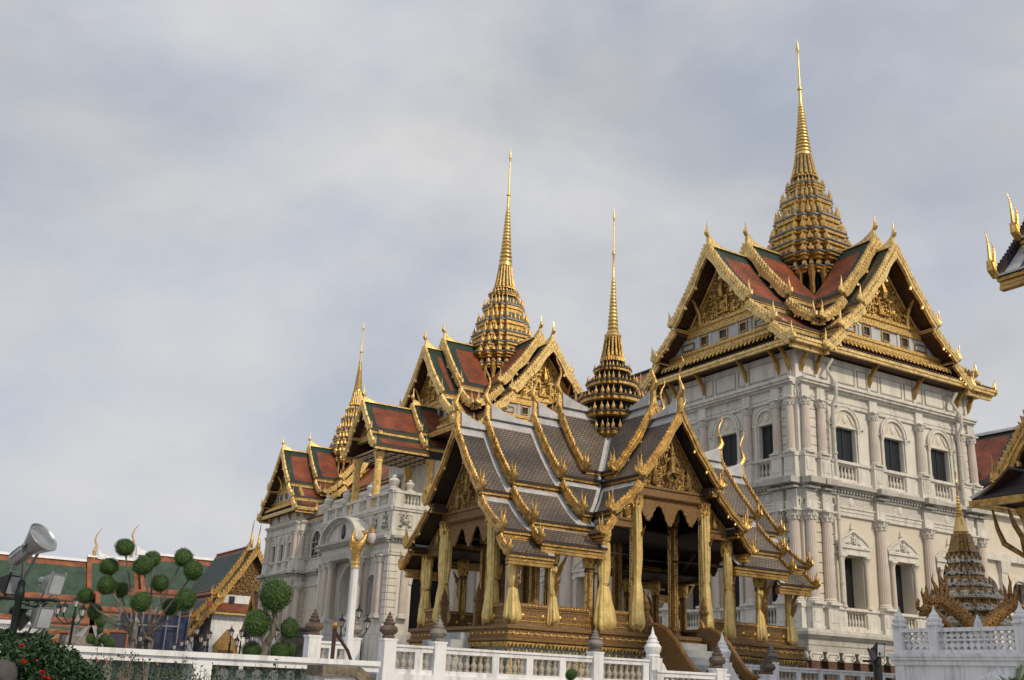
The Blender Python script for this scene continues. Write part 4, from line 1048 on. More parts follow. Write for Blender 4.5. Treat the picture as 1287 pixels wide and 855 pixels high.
# ------------------------------------------------------------------ open pavilion
PC = (19.39, 25.62); FZ = 3.05
PAV = thing('pavilion', 'open gilded pavilion with grey tiled stepped roofs, thin gold spire and cloth wrapped pillars', 'pavilion', (PC[0], PC[1], 1.7))
def pc(u, v, z): return (PC[0]+u, PC[1]+v, z)
TA = lambda z: curve(0, z, 1.56, z-2.03, .04, 6)
specs = {  # arm kind -> list of (gable u, inner end, [profiles])
 'long': [(5.51, 4.2, [TA(8.60), curve(1.58, 6.30, 2.68, 5.42, .05, 4), curve(2.56, 5.22, 3.0, 4.80, .03, 3)]),
          (4.53, 2.6, [TA(8.98), curve(1.58, 6.68, 2.62, 5.76, .05, 4), (curve(2.5, 5.60, 2.98, 5.18, .03, 3), 2.35)]),
          (2.90, 'm', [TA(9.34), (curve(1.58, 7.06, 2.55, 6.16, .05, 4), 'm')]),
          (2.01, 'm', [curve(0, 9.77, 1.46, 7.60, .04, 6)])],
 'short': [(3.25, 'm', [curve(0, 9.30, 1.44, 7.30, .04, 6), (curve(1.48, 7.04, 2.40, 6.20, .05, 4), 'm'), (curve(2.32, 6.0, 2.72, 5.55, .03, 3), 2.3)]),
           (2.03, 'm', [curve(0, 9.77, 1.46, 7.60, .04, 6)])]}
for k in range(4):
    F = arm_frame(PC[0], PC[1], k)
    for (ug, ui, profs) in specs['long' if k % 2 == 0 else 'short']:
        rf, fin = MB(), MB(); LST = []
        for pi_, prf in enumerate(profs):
            end = ui
            if isinstance(prf, tuple): prf, end = prf
            e = (lambda h: h) if end == 'm' else (end if pi_ == 0 else max(.0, end-.15) if end == ui else end)
            for sd in (1, -1):
                fs, bg_, hh = MB(), MB(), MB(); LST.append((fs, bg_, hh))
                slab(rf, F, prf if pi_ == 0 else [(prf[0][0]-.24, prf[0][1]+.20)]+list(prf), ug-.03*pi_, e, sd, .36 if pi_ == 0 else .40, .0, .0, .12 if callable(e) else .54 if pi_ == 0 else .66 if pi_ == 1 else .2, .07)
                h, z = prf[-1]; fascia(fs, F, h, z-.045, ug-.03*pi_, e(h) if callable(e) else e, sd, .26 if pi_ else .28)
                barge(bg_, F, prf, ug+.05-.03*pi_, sd, .15 if pi_ < 2 else .13, .09, .055, .13, .06, curl=pi_ == 0 or (pi_ == 1 and ug > 2.5), rib=False)
                hang_hong(hh, F, h-.02, z+.02, ug+.06-.03*pi_, sd, .60 if pi_ < 2 else .50, 5, .9)
                if pi_: riser(rf, F, hp_-.19, prf[0][1]-.02, zp-.05, ug-.10, hp_ if callable(e) else max(e, .3), sd)
            hp_, zp = prf[-1]
        zr = profs[0][0][1]
        ridge(rf, F, zr, ug-.06, ui if ui != 'm' else 0, .14, .11, .36, 3)
        chofa(fin, F, ug, zr+.50, .92, 'tall')
        fin.taper(*F(ug+.02, 0, 0)[:2], zr-.05, zr+.46, .07, .07, .045, .045)
        r = rf.build('roof', [TGREY, WHITER, DWOOD, WHITER], PAV)
        fin.build('roof_finial', GOLD, r)
        for fs, bg_, hh in LST: fs.build('eave_board', GOLD, r); bg_.build('bargeboard', GOLD, r); hh.build('flame_finial', GOLD, r)
    # pediment and beams of the outer gable
    ug = 4.98 if k % 2 == 0 else 2.78; za = 8.20 if k % 2 == 0 else 8.92; zb = 6.28 if k % 2 == 0 else 7.10; hb = 1.40 if k % 2 == 0 else 1.30
    zs_ = 5.35 if k % 2 == 0 else 6.10; ho = 2.45 if k % 2 == 0 else 2.25
    ex = tuple(Vector(F(-.12, 0, 0))-Vector(F(0, 0, 0)))
    pd = MB(); pd.extr([F(ug, -hb, zb), F(ug, hb, zb), F(ug, 0, za)], ex)
    for sd in (1, -1): pd.extr([F(ug, sd*hb*1.03, zs_), F(ug, sd*ho, zs_), F(ug, sd*hb*1.03, zs_+.82)], ex)
    p = pd.build('pediment', GILT, PAV)
    s_ = MB(); scrolls(s_, F, ug+.01, hb*.86, zb+.06, za-.2, 46, 20+k, .15, .05, .05)
    # seated figure carved in the middle
    s_.ball(F(ug+.09, 0, zb+.98), .085, 8); s_.tube([F(ug+.08, 0, zb+1.04), F(ug+.09, 0, zb+1.2), F(ug+.06, 0, zb+1.42)], [.08, .05, .005], 7)
    s_.tube([F(ug+.08, .0, zb+.45), F(ug+.1, 0, zb+.68), F(ug+.08, .0, zb+.9)], [.13, .10, .12], 8)
    s_.tube([F(ug+.08, -.1, zb+.86), F(ug+.12, -.26, zb+.72), F(ug+.1, -.34, zb+.98)], [.045, .04, .03], 6); s_.tube([F(ug+.08, .1, zb+.86), F(ug+.12, .24, zb+.66), F(ug+.1, .1, zb+.56)], [.045, .04, .03], 6)
    s_.tube([F(ug+.08, .05, zb+.46), F(ug+.14, .28, zb+.42), F(ug+.1, .08, zb+.16)], [.08, .07, .04], 6); s_.tube([F(ug+.08, -.05, zb+.46), F(ug+.14, -.22, zb+.36), F(ug+.1, -.1, zb+.08)], [.08, .07, .04], 6)
    for sd in (1, -1):
        s_.lathe([(.06, zb+.05), (.1, zb+.12), (.07, zb+.3), (.09, zb+.36), (.03, zb+.5), (.004, zb+.75)], *F(ug+.06, sd*.62, 0)[:2], n=7)
        s_.lathe([(.05, zs_+.03), (.09, zs_+.1), (.06, zs_+.25), (.02, zs_+.38), (.004, zs_+.5)], *F(ug+.05, sd*(hb+.32), 0)[:2], n=7)
        s_.tube([F(ug+.03, sd*hb, zb), F(ug+.03, 0, za)], .035, 5)
    s_.build('carved_figures', OLDG, p)
    bm = MB()
    def bar(u, o, h0, h1, z0, z1): bm.extr([F(u+o, h0, z0), F(u+o, h1, z0), F(u+o, h1, z1), F(u+o, h0, z1)], tuple(Vector(F(-o-.15, 0, 0))-Vector(F(0, 0, 0))))
    for z0, z1, o in ((zb-.07, zb-.004, .07), (zb-.22, zb-.074, .03), (zb-.30, zb-.224, .09)): bar(ug, o, -hb-.14, hb+.14, z0, z1)
    for sd in (1, -1):
        for z0, z1, o in ((zs_-.07, zs_-.004, .06), (zs_-.20, zs_-.074, .02), (zs_-.26, zs_-.204, .07)): bar(ug, o, *sorted((sd*(hb-.05), sd*(ho+.1))), z0, z1)
    n = int(2*hb/.09)
    for i in range(n): bm.taper(*F(ug+.05, -hb+2*hb*(i+.5)/n, 0)[:2], zb-.37, zb-.30, .006, .006, .035, .035)
    bm.build('carved_beam', GILTF, PAV)
    # pointed lace fringe hanging under the beam
    fr = MB(); W = hb-.12; n = 48; top = zb-.30; pts = []
    for i in range(n+1):
        x = -W+2*W*i/n; t = abs(x)/W
        big = .20+.55*abs(cos(t*pi*1.5))**2.2*(1 if t < .34 else .85 if t < .80 else 1.05)
        pts.append((x, top-big-.05*(i % 2)))
    fr.extr([F(ug-.02, -W, top)]+[F(ug-.02, a, b) for a, b in pts]+[F(ug-.02, W, top)], tuple(Vector(F(-.05, 0, 0))-Vector(F(0, 0, 0))))
    fr.build('lace_fringe', GILTF, PAV)
    # ceilings
    c = MB()
    umax = ug-.1
    q = [F(0, -hb, zb-.25), F(umax, -hb, zb-.25), F(umax, hb, zb-.25), F(0, hb, zb-.25)]; c.extr(q, (0, 0, .05))
    for sd in (1, -1):
        q = [F(1.2, sd*hb, zs_-.10), F(umax, sd*hb, zs_-.10), F(umax, sd*ho, zs_-.22), F(1.2, sd*ho, zs_-.22)]; c.extr(q, (0, 0, .04))
    c.build('ceiling', DWOOD, PAV)

def pillar_proto(h, r, rich=False):
    def make(parent):
        f = MB()
        f.shape(REDENT, [(r*1.5, 0), (r*1.5, .10), (r*1.25, .16), (r*1.3, .24), (r, .32), (r*.95, h-.62), (r*1.12, h-.60), (r*1.12, h-.56), (r*.95, h-.52), (r*1.0, h-.40), (r*1.5, h-.06), (r*1.5, h)])
        o = sub(f, 'pillar', BRONZE, parent)
        s_ = MB()
        for k in range(4):
            c, q = round(cos(k*pi/2)), round(sin(k*pi/2))
            for y in (-.30, .30):
                s_.tube([((r*.99)*c-y*r*q, (r*.99)*q+y*r*c, .34), ((r*.94)*c-y*r*q, (r*.94)*q+y*r*c, h-.64)], .016, 4)
            n = int(h/.12)
            for i in range(n):
                z = .4+(h-1.1)*i/n; s_.ball((r*.97*c, r*.97*q, z), .022, 4)
        sub(s_, 'gilt_inlay', GILTW, o)
        cp = MB()
        for row in range(2):
            for k in range(12):
                a = 2*pi*(k+.5*row)/12; z = h-.40+.12*row
                cp.tube([(r*.85*cos(a), r*.85*sin(a), z-.1), (r*1.1*cos(a), r*1.1*sin(a), z+.06), (r*1.45*cos(a), r*1.45*sin(a), z+.22)], [.05, .055, .012], 5)
        sub(cp, 'lotus_capital', GILTW, o)
        return o
    return Proto(make)
p_main = pillar_proto(2.98, .135); p_tall = pillar_proto(3.78, .145); p_out = pillar_proto(2.12, .115); p_outs = pillar_proto(2.85, .115)
for a in (-1, 1):
    for b in (-1, 1):
        p_main(PAV, pc(a*4.95, b*1.35, FZ)); p_out(PAV, pc(a*4.95, b*2.42, FZ)); p_out(PAV, pc(a*3.72, b*2.42, FZ))
        p_main(PAV, pc(a*3.6, b*1.35, FZ)); p_tall(PAV, pc(a*1.25, b*2.76, FZ)); p_outs(PAV, pc(a*2.22, b*2.66, FZ)); p_tall(PAV, pc(a*1.3, b*1.35, FZ)); p_out(PAV, pc(a*2.55, b*2.42, FZ))
# naga shaped eave brackets
def nbr():
    def make(parent):
        f = MB(); f.tube([(0, 0, 0), (.12, 0, .22), (.10, 0, .45), (.24, 0, .68), (.42, 0, .84), (.56, 0, 1.02)], [.05, .075, .06, .06, .05, .02], 6)
        f.tube([(.12, 0, .25), (.2, 0, .3), (.24, 0, .42)], [.04, .03, .008], 5); f.tube([(.24, 0, .62), (.33, 0, .62), (.38, 0, .72)], [.035, .03, .008], 5)
        return sub(f, 'naga_bracket', BRONZE, parent)
    return Proto(make)
nb_ = nbr()
for a in (-1, 1):
    for b in (-1, 1):
        for u in (4.95, 3.72): nb_(PAV, pc(a*u, b*2.53, FZ+.85), b*pi/2, .95)
        nb_(PAV, pc(a*2.33, b*2.66, FZ+1.55), 0 if a > 0 else pi, .9); nb_(PAV, pc(a*1.25, b*2.88, FZ+2.2), b*pi/2, .6)
# platform, plan of a cross
def cross(a, b, c, d): return [(a, -b), (a, b), (c, b), (c, d), (-c, d), (-c, b), (-a, b), (-a, -b), (-c, -b), (-c, -d), (c, -d), (c, -b)]
def plat(name, mt, levels):
    m_ = MB(); m_.loft([[pc(x, y, z) for x, y in cross(5.18+o, 2.68+o, 2.60+o, 3.05+o)] for o, z in levels]); return m_.build(name, mt, PAV)
plat('floor', MARBLE, [(-.08, 2.7), (-.08, FZ)])
plat('gilt_plinth', GILTF, [(.02, 2.62), (.10, 2.66), (.10, 2.72), (.03, 2.76), (.03, 2.92), (.09, 2.95), (.09, 3.02), (-.05, 3.045)])
plat('mosaic_base', MOSAIC, [(-.12, 1.7), (-.10, 2.63)])
fl = MB()
for (x0, y0), (x1, y1) in zip(cross(5.20, 2.70, 2.62, 3.07), cross(5.20, 2.70, 2.62, 3.07)[1:]+cross(5.20, 2.70, 2.62, 3.07)[:1]):
    n = int(hypot(x1-x0, y1-y0)/.11)
    for i in range(n):
        t = (i+.5)/n; x, y = x0+(x1-x0)*t, y0+(y1-y0)*t
        fl.taper(PC[0]+x, PC[1]+y, 2.50, 2.62, .008, .008, .045, .045)
        if i % 2: fl.ball((PC[0]+x*1.008, PC[1]+y*1.01, 2.84), .035, 6)
        if i % 2 == 0: fl.box(PC[0]+x*.985-.02, PC[1]+y*.985-.02, 1.75, PC[0]+x*.985+.02, PC[1]+y*.985+.02, 2.45)
for a_, z_ in ((.018, 2.835), (.03, 2.60)):
    for z0_, z1_ in ((z_-.012, z_+.012),): fl.loft([[pc(x, y, z) for x, y in cross(5.20+a_, 2.70+a_, 2.62+a_, 3.07+a_)] for z in (z0_, z1_)])
fl.build('petal_border', GILTW, PAV)
# low parapet between the pillars
segs = [((-4.95, 2.42), (-4.95, 1.35)), ((-4.95, -1.35), (-4.95, -2.42)), ((-4.95, -2.42), (-3.72, -2.42)), ((-3.72, -2.42), (-2.30, -2.42)), ((-2.22, -2.66), (-1.25, -2.76)), ((1.25, -2.76), (2.22, -2.66)), ((2.3, -2.42), (3.72, -2.42)), ((3.72, -2.42), (4.95, -2.42)), ((4.95, -2.42), (4.95, -1.35)), ((4.95, 1.35), (4.95, 2.42)), ((4.95, 2.42), (2.3, 2.42)), ((-4.95, 2.42), (-2.3, 2.42)), ((-2.22, 2.66), (-1.25, 2.76)), ((1.25, 2.76), (2.22, 2.66))]
for (x0, y0), (x1, y1) in segs:
    d = Vector((x1-x0, y1-y0, 0)); ln = d.length; d.normalize(); nn = Vector((-d.y, d.x, 0))
    Fs = lambda x, y, z, x0=x0, y0=y0, d=d, nn=nn: pc(x0+d.x*x+nn.x*y, y0+d.y*x+nn.y*y, z)
    r_ = MB(Fs); r_.box(.05, -.05, FZ, ln-.05, .05, FZ+.44); r_.box(.03, -.09, FZ+.44, ln-.03, .09, FZ+.55); r_.box(.04, -.08, FZ+.005, ln-.04, .08, FZ+.08); r_.box(.045, -.065, FZ+.38, ln-.045, .065, FZ+.437)
    o2 = MB(Fs); n = max(2, int(ln/.42)); o2.box(.06, -.098, FZ+.485, ln-.06, .098, FZ+.505); o2.box(.06, -.062, FZ+.10, ln-.06, .062, FZ+.12); o2.box(.06, -.06, FZ+.222, ln-.06, .06, FZ+.238)
    for i in range(int(ln/.1)):
        for s_ in (-1, 1): o2.ball((.08+.1*i, .092*s_, FZ+.495), .022, 5); o2.ball((.08+.1*i, .055*s_, FZ+.11), .018, 5)
    for i in range(n):
        for s_ in (-1, 1): o2.ball((ln*(i+.5)/n, .055*s_, FZ+.23), .07, 6, sy=.5)
    p = r_.build('low_parapet', GILTF, PAV); o2.build('gilt_boss', GOLD, p)
for x, y in ((-1.05, -2.95), (1.05, -2.95), (-5.1, .95), (-5.1, -.95)):
    q = MB(); q.shape(REDENT, [(.10, FZ), (.10, FZ+.6), (.13, FZ+.64), (.13, FZ+.7), (.08, FZ+.74), (.09, FZ+.84), (.03, FZ+1.0), (.004, FZ+1.12)], PC[0]+x, PC[1]+y); q.build('stair_newel', GILTF, PAV)
# stairs on the right-hand front, with serpent side walls
sm = MB()
for i in range(6): sm.box(PC[0]-.78, PC[1]-3.05-.3*(i+1), 1.7, PC[0]+.78, PC[1]-3.05-.3*i, FZ-.19*(i+1))
sm.build('stairs', MARBLE, PAV); sm = MB()
for i in range(6): sm.box(PC[0]-5.18-.3*(i+1), PC[1]-.8, 1.7, PC[0]-5.18-.3*i, PC[1]+.8, FZ-.19*(i+1))
sm.build('stairs', MARBLE, PAV)
for sx in (-1, 1):
    pts = [(0, .0), (.35, .02), (.7, -.12), (1.05, -.40), (1.4, -.78), (1.7, -1.08), (2.0, -1.22)]
    q = MB(); x = PC[0]+sx*.92; y0 = PC[1]-3.02; zt = FZ+.20
    q.extr([(x-.07, y0, 1.72)]+[(x-.07, y0-a, zt+b) for a, b in pts]+[(x-.07, y0-2.0, 1.72)], (.14, 0, 0)); o = q.build('stair_side', GILTF, PAV)
    q = MB(); q.tube([(x, y0+.05, zt+.28), (x, y0-.02, zt+.12), (x, y0-.08, zt+.02)]+[(x, y0-a, zt+b) for a, b in pts[1:]]+[(x, y0-2.2, zt-1.2), (x, y0-2.35, zt-1.02), (x, y0-2.32, zt-.88)], [.02, .065, .06, .062, .062, .062, .062, .062, .062, .065, .05, .015], 8)
    q.build('stair_rail', M('orange_gilt_rail', (.36, .18, .06), .45, .35, .25, 6, .3) if 'orange_gilt_rail' not in bpy.data.materials else bpy.data.materials['orange_gilt_rail'], o)
# spire of the pavilion
spire(PAV, PC[0], PC[1], [(9.15, .98), (9.72, 1.08), (10.25, 1.02), (10.78, .82), (11.26, .60)], (11.60, 12.36), (12.5, 14.4), 15.38, 17.0, (8.15, 9.2), [GOLD, STONED, DARK], (.38, .25), (.19, .06), .50, openw=True)  # near-black third material paints the shade of open gaps between the tiers

# ------------------------------------------------------------------ cloths tied round the pillars
def curtain(u, v, zt, ztie, zb, wt, wb, label, seed, ox=0, oy=0):
    rnd = random.Random(seed); wt *= .80; wb *= .80; m_ = MB(); n = 132; fa, fb, fc = rnd.choice([(6, 11, 3), (7, 13, 4), (8, 12, 3), (7, 10, 5)]); el = rnd.uniform(0, 3.1); sk_ = rnd.uniform(-.05, .05); sk2 = rnd.uniform(-.05, .03); ph = [rnd.random()*6.28 for _ in range(5)]
    rings = []; L_ = zt-zb; steps = 26
    for i in range(steps+1):
        t = i/steps; z = zt-(L_)*t; tt = (zt-ztie)/L_
        if t < tt:
            q = t/tt; r = wt*(1.0+.25*sin(pi*q*.9))*(1-.12*q**3)
        else:
            q = (t-tt)/(1-tt); r = wt*.86+(wb-wt*.86)*(min(1, q*1.25)**.75)
            if q > .86: r *= 1-.55*((q-.86)/.14)**2
        tie = math.exp(-((t-tt)/.02)**2); r *= 1-.14*tie
        amp = .12*(.55+.45*abs(t-tt)*2) * (1-.5*tie)
        cx = PC[0]+u+ox*(.4+.6*t)+.012*sin(5*t+ph[0])+sk_*max(0, t-tt); cy = PC[1]+v+oy*(.4+.6*t)+.012*sin(4*t+ph[1])+sk2*max(0, t-tt)
        ring = []
        for k in range(n):
            a = 2*pi*k/n
            f = 1+amp*(.5*sin(fa*a+ph[2]+1.2*t+.7*sin(2*a+ph[0]))*(.5+.5*sin(a*2+ph[1]+2*t))+.45*sin(fb*a+ph[3]-2*t)+.75*sin(fc*a+ph[4]+3*t)+.5*sin(2*a+ph[0]))+.12*cos(2*(a-el))+.035*sin(24*t+ph[0]+2*a)
            ring.append((cx+r*f*cos(a), cy+r*f*sin(a), z-(.05*sin(2*a+ph[1])+.02*sin(7*a+ph[2]))*max(0, (t-.8)/.2)))
        rings.append(ring)
    m_.loft(rings, 0, sm=True)
    o = m_.build('curtain', CLOTH, None, pc(u, v, FZ)); tag(o, label, 'curtain', 'gold cloths wrapped round the pavilion pillars')
    t_ = MB(); z = ztie; cx = PC[0]+u+ox*.75; cy = PC[1]+v+oy*.75
    t_.lathe([(wt*.80, z-.03), (wt*.95, z-.02), (wt*.95, z+.02), (wt*.80, z+.03)], cx, cy, 16)
    t_.build('tie_band', GOLD, o)
    return o
CT = [(-4.95, 2.42, 5.0, 4.15, 3.1, .15, .22, 'narrow gold curtain on the leftmost pavilion pillar, just right of the black arched door'),
 (-4.95, 1.35, 5.75, 4.25, 3.08, .17, .30, 'wide gold curtain left of the left gable opening, second from the pavilion\'s left end'),
 (-4.95, -1.35, 5.75, 4.25, 3.08, .17, .30, 'long gold curtain right of the left gable opening, beside the gap with the white wall'),
 (-4.95, -2.42, 4.75, 4.0, 3.1, .15, .29, 'short bell shaped gold curtain on the corner pillar under the lowest left roof tier'),
 (-3.72, -2.42, 4.6, 3.85, 3.1, .13, .24, 'small gold curtain on the short pillar midway along the pavilion\'s left side roof'),
 (-2.22, -2.66, 5.35, 4.25, 3.05, .16, .34, 'heavy gold curtain with a wide foot on the outer pillar left of the right gable'),
 (-1.25, -2.80, 6.45, 4.45, 3.1, .17, .30, 'tallest gold curtain on the left main pillar of the right gable'),
 (1.25, -2.80, 6.45, 4.55, 3.1, .16, .27, 'long gold curtain on the right main pillar of the right gable, above the stairs'),
 (2.22, -2.66, 5.5, 4.45, 3.05, .15, .27, 'gold curtain on the outer pillar to the right of the right gable'),
 (3.72, -2.42, 4.7, 4.0, 3.1, .12, .22, 'second gold curtain from the right end of the pavilion, under the low side roof'),
 (4.95, -2.42, 4.6, 3.95, 3.05, .11, .26, 'flared gold curtain on the last pillar at the pavilion\'s right end')]
for i, c in enumerate(CT):
    u, v = c[0], c[1]; ln = hypot(u, v); curtain(u, v, *c[2:7], c[7], 50+i, -.03, -.07)

# ------------------------------------------------------------------ terrace and balustrades
t = MB(); t.box(8.9, 20.2, 0, 30.2, 31.5, 1.70); tag(t.build('pavement', M('terrace_paving', (.40, .39, .37), .85, 0, .12, 1.2, .15)), 'raised stone terrace under the pavilion', None, kind='structure')
def stone_finial(p, parent, sc=1., dark=False, name='stone_finial'):
    f = MB(); x, y, z = p
    f.lathe([(r*sc, z+h*sc) for r, h in ((.10, 0), (.125, .02), (.125, .05), (.10, .07), (.17, .12), (.185, .17), (.16, .23), (.10, .26), (.115, .28), (.115, .31), (.075, .33), (.085, .35), (.085, .375), (.05, .395), (.058, .41), (.055, .43), (.02, .46), (.03, .48), (.004, .53))], x, y, 16)
    return f.build(name, STONED if dark else STONE, parent)
def balustrade(name, label, x0, x1, y, ztop, zbot, posts, divs, dark=(), rail=.13, th=.15, nb_per=.15, wall_bottom=0.0, ziron=None, open_h=.33, bmat=BALST, finials=True, cat='balustrade'):
    """white wall along X with openings filled by balusters; posts carry stone finials"""
    th_ = thing(name, label, cat, ((x0+x1)/2, y, wall_bottom))
    w_ = MB(); w_.box(x0, y-th/2, ztop-rail, x1, y+th/2, ztop); w_.box(x0-.004, y-th/2-.03, ztop-.045, x1+.004, y+th/2+.03, ztop-.002+.004)
    w_.box(x0, y-th/2, wall_bottom, x1, y+th/2, ztop-rail-open_h); w_.box(x0-.004, y-th/2-.05, wall_bottom, x1+.004, y+th/2+.05, ztop-rail-open_h-.09)
    w_.build('wall', WHITE, th_)
    edges = [x0]
    allp = sorted([(p, .13) for p in posts]+[(d, .085) for d in divs])
    for p, hw in allp:
        piers = MB()
        if hw > .1:
            piers.box(p-hw, y-th/2-.063, wall_bottom, p+hw, y+th/2+.063, ztop+.10); piers.box(p-hw-.02, y-th/2-.07, ztop+.06, p+hw+.02, y+th/2+.07, ztop+.104)
        else: piers.taper(p, y, ztop-rail-open_h-.002, ztop-rail+.002, hw, th/2-.002, hw, th/2-.002)
        piers.build('post' if hw > .1 else 'divider', WHITE, th_)
    for i, p in enumerate(posts):
        if finials: stone_finial((p, y, ztop+.10), th_, 1.0, i in dark)
    proto = None; cnt = 0
    for (a, ha), (b, hb) in zip(allp, allp[1:]):
        n = max(1, int((b-hb-a-ha)/nb_per))
        # chamfered frame round each opening
        for i in range(n):
            if cnt >= 99: break
            x = a+ha+(b-hb-a-ha)*(i+.5)/n; cnt += 1
            if proto is None:
                q = MB(); baluster(q, 0, 0, 0, open_h, .068); proto = q.build('baluster', bmat, th_, (x, y+.0, ztop-rail-open_h), 0, rel=False)
            else: put(proto, th_, (x, y, ztop-rail-open_h))
    return th_
B1 = balustrade('balustrade', 'long white balustrade with grey stone finials in front of the pavilion', 9.22, 15.95, 19.5, 2.27, 0, [9.28, 10.40, 14.36], [9.95, 11.75, 12.6, 13.45, 15.75], dark=(0,))
for x in (16.0, 18.15):      # white stair posts with lotus tops
    q = MB(); q.box(x-.15, 19.34, 0, x+.15, 19.66, 2.32); q.lathe([(.15, 2.32), (.17, 2.36), (.15, 2.40), (.19, 2.48), (.205, 2.56), (.16, 2.62), (.14, 2.64), (.15, 2.67), (.11, 2.71), (.10, 2.74), (.11, 2.76), (.06, 2.82), (.045, 2.85), (.004, 3.02)], x, 19.5, 14)
    q.build('lotus_post', WHITE, B1)
    q = MB(); q.extr([(x+.14, 19.42, 1.6), (x+.14, 19.42, 2.3), (x+.28, 19.42, 2.18), (x+.40, 19.42, 1.98), (x+.62, 19.42, 1.88), (x+.72, 19.42, 1.6)], (0, .16, 0)); q.build('scroll_wing', WHITE, B1)
B2 = balustrade('balustrade', 'short white balustrade with brown stone urns left of the tall white lamp post', 8.0, 9.0, 20.45, 2.28, 0, [8.08, 8.93], [8.5], dark=(0,))
B3 = balustrade('balustrade', 'white balustrade at the foot of the right wing, behind the black floodlight', 18.3, 27.6, 22.2, 2.40, 0, [22.52], [18.4, 19.5, 20.6, 21.6, 23.5, 24.4, 25.3, 26.2, 27.1], dark=())
B4 = balustrade('balustrade', 'low white balustrade in front of the pavilion stairs with one dark stone finial', 14.45, 16.45, 17.55, 2.01, 0, [16.18], [14.545], dark=(0,))
B5 = balustrade('balustrade', 'low white wall end with a dark stone finial below the pavilion\'s right corner', 18.6, 21.2, 18.7, 1.97, 0, [18.83], [21.0], dark=(0,))
B6 = balustrade('balustrade', 'wide low white balustrade with teal balusters crossing the lower left behind the flowers', .2, 4.6, 10.0, 1.765, 0, [], [.45, 1.66, 2.86, 4.0], rail=.10, th=.34, nb_per=.16, open_h=.40, bmat=TEALB, finials=False)
# stair pier with mossy coping and an iron handrail
sp_ = thing('stair_pier', 'white stair pier with mossy stone coping beside the white lamp post', 'pier', (4.05, 9.2, 0))
q = MB(); a = at(402, 838, 11.0); x0 = a.x
q.box(3.72, 9.05, 0, 4.02, 9.35, 1.61); q.extr([(4.02, 9.05, 0), (4.02, 9.05, 1.61), (4.12, 9.05, 1.5), (4.35, 9.05, 1.1), (4.5, 9.05, .8), (4.5, 9.05, 0)], (0, .3, 0)); q.build('pier_wall', WHITE, sp_)
q = MB(); q.loft([[(x-dx, y, z), (x-dx, y+.38, z), (x+dx2, y+.38, z+.09), (x+dx2, y, z+.09)] for x, y, z, dx, dx2 in ((3.68, 9.01, 1.61, 0, 0), (4.0, 9.01, 1.61, 0, .03), (4.12, 9.01, 1.52, 0, .06), (4.5, 9.01, .80, 0, .06))]); q.build('coping', COPE, sp_)
hr = MB(); a, b, c = at(414, 816, 13), at(421, 789, 13), at(437, 818, 13)
HR = thing('handrail', 'dark brown iron handrail with a gold knob left of the white lamp post', 'handrail', (b.x, b.y, 0))
hr.tube([(b.x, b.y, 0.0), tuple(b)], .028, 8); hr.tube([tuple(b-Vector((0, 0, .04))), tuple(c), (c.x+.5, c.y-.3, .6)], .022, 8); hr.build('rail', RUST, HR)
q = MB(); q.ball((b.x, b.y, b.z+.03), .042, 10); q.build('knob', GOLD, HR)

# ------------------------------------------------------------------ tall lamp post with gilt bird
lp = at(441, 780, 15.0); LPT = thing('lamp_post', 'tall white lamp post topped by a gold bird holding a round hanging lantern', 'lamp post', (lp.x, lp.y, 0))
q = MB(); zt = 3.12; q.lathe([(.20, 0), (.20, .25), (.085, .35), (.066, 1.0), (.058, 2.4), (.052, zt)], lp.x, lp.y, 8, sm=False); q.build('pole', WHITE, LPT)
q = MB(); q.lathe([(.052, zt), (.07, zt+.01), (.07, zt+.035), (.055, zt+.045), (.064, zt+.07), (.064, zt+.10), (.05, zt+.115), (.068, zt+.13), (.05, zt+.15)], lp.x, lp.y, 14)
q.build('gilt_collar', GOLDB, LPT)
rx = Vector((Rt.x, Rt.y, 0)).normalized()
LS_ = .56
def lpv(a, z, d=0): return (lp.x+(rx.x*a-rx.y*d)*LS_, lp.y+(rx.y*a+rx.x*d)*LS_, zt+z*LS_)
q = MB(); q.tube([lpv(0, .24), lpv(-.01, .34), lpv(.0, .46), lpv(.05, .60), lpv(.13, .70), lpv(.19, .80), lpv(.215, .90), lpv(.235, .97)], [.06, .07, .075, .075, .06, .035, .025, .015], 10)
q.tube([lpv(.235, .93), lpv(.30, 1.0), lpv(.35, 1.08)], [.04, .025, .005], 7); q.tube([lpv(.20, .93), lpv(.13, .97), lpv(.08, .98)], [.045, .025, .005], 7)
q.build('gilt_bird', GOLD, LPT)
for s_, nm in ((-1, 'wing'), (1, 'wing')):
    q = MB(); q.extr([lpv(.0, .36, s_*.08), lpv(.08, .50, s_*.09), lpv(-.02, .56, s_*.12), lpv(-.08, .70, s_*.14), lpv(-.14, .62, s_*.13), lpv(-.15, .48, s_*.12), lpv(-.08, .40, s_*.09)], (-rx.y*.05*s_, rx.x*.05*s_, 0)); q.build(nm, GOLD, LPT)
q = MB(); q.tube([lpv(-.06, .45), lpv(-.12, .62), lpv(-.13, .84), lpv(-.09, 1.02)], [.055, .05, .03, .008], 8); q.build('tail', GOLD, LPT)
zt = zt+.98*LS_-.98*.8; c = lpv(.36, 0); q = MB(); q.lathe([(.012, zt+.60), (.04, zt+.62), (.062, zt+.68), (.06, zt+.74), (.04, zt+.79)], c[0], c[1], 14); o = q.build('lantern', LAMPG, LPT)
q = MB(); q.lathe([(.062, zt+.765), (.06, zt+.79), (.04, zt+.82), (.015, zt+.86), (.008, zt+.88)], c[0], c[1], 12); q.lathe([(.005, zt+.56), (.018, zt+.59), (.025, zt+.615)], c[0], c[1], 10); q.build('lantern_cap', BRONZE, o)
q = MB(); q.tube([(c[0], c[1], zt+.87), (c[0], c[1], zt+1.02)], .006, 5); q.build('hook', BRONZE, LPT)

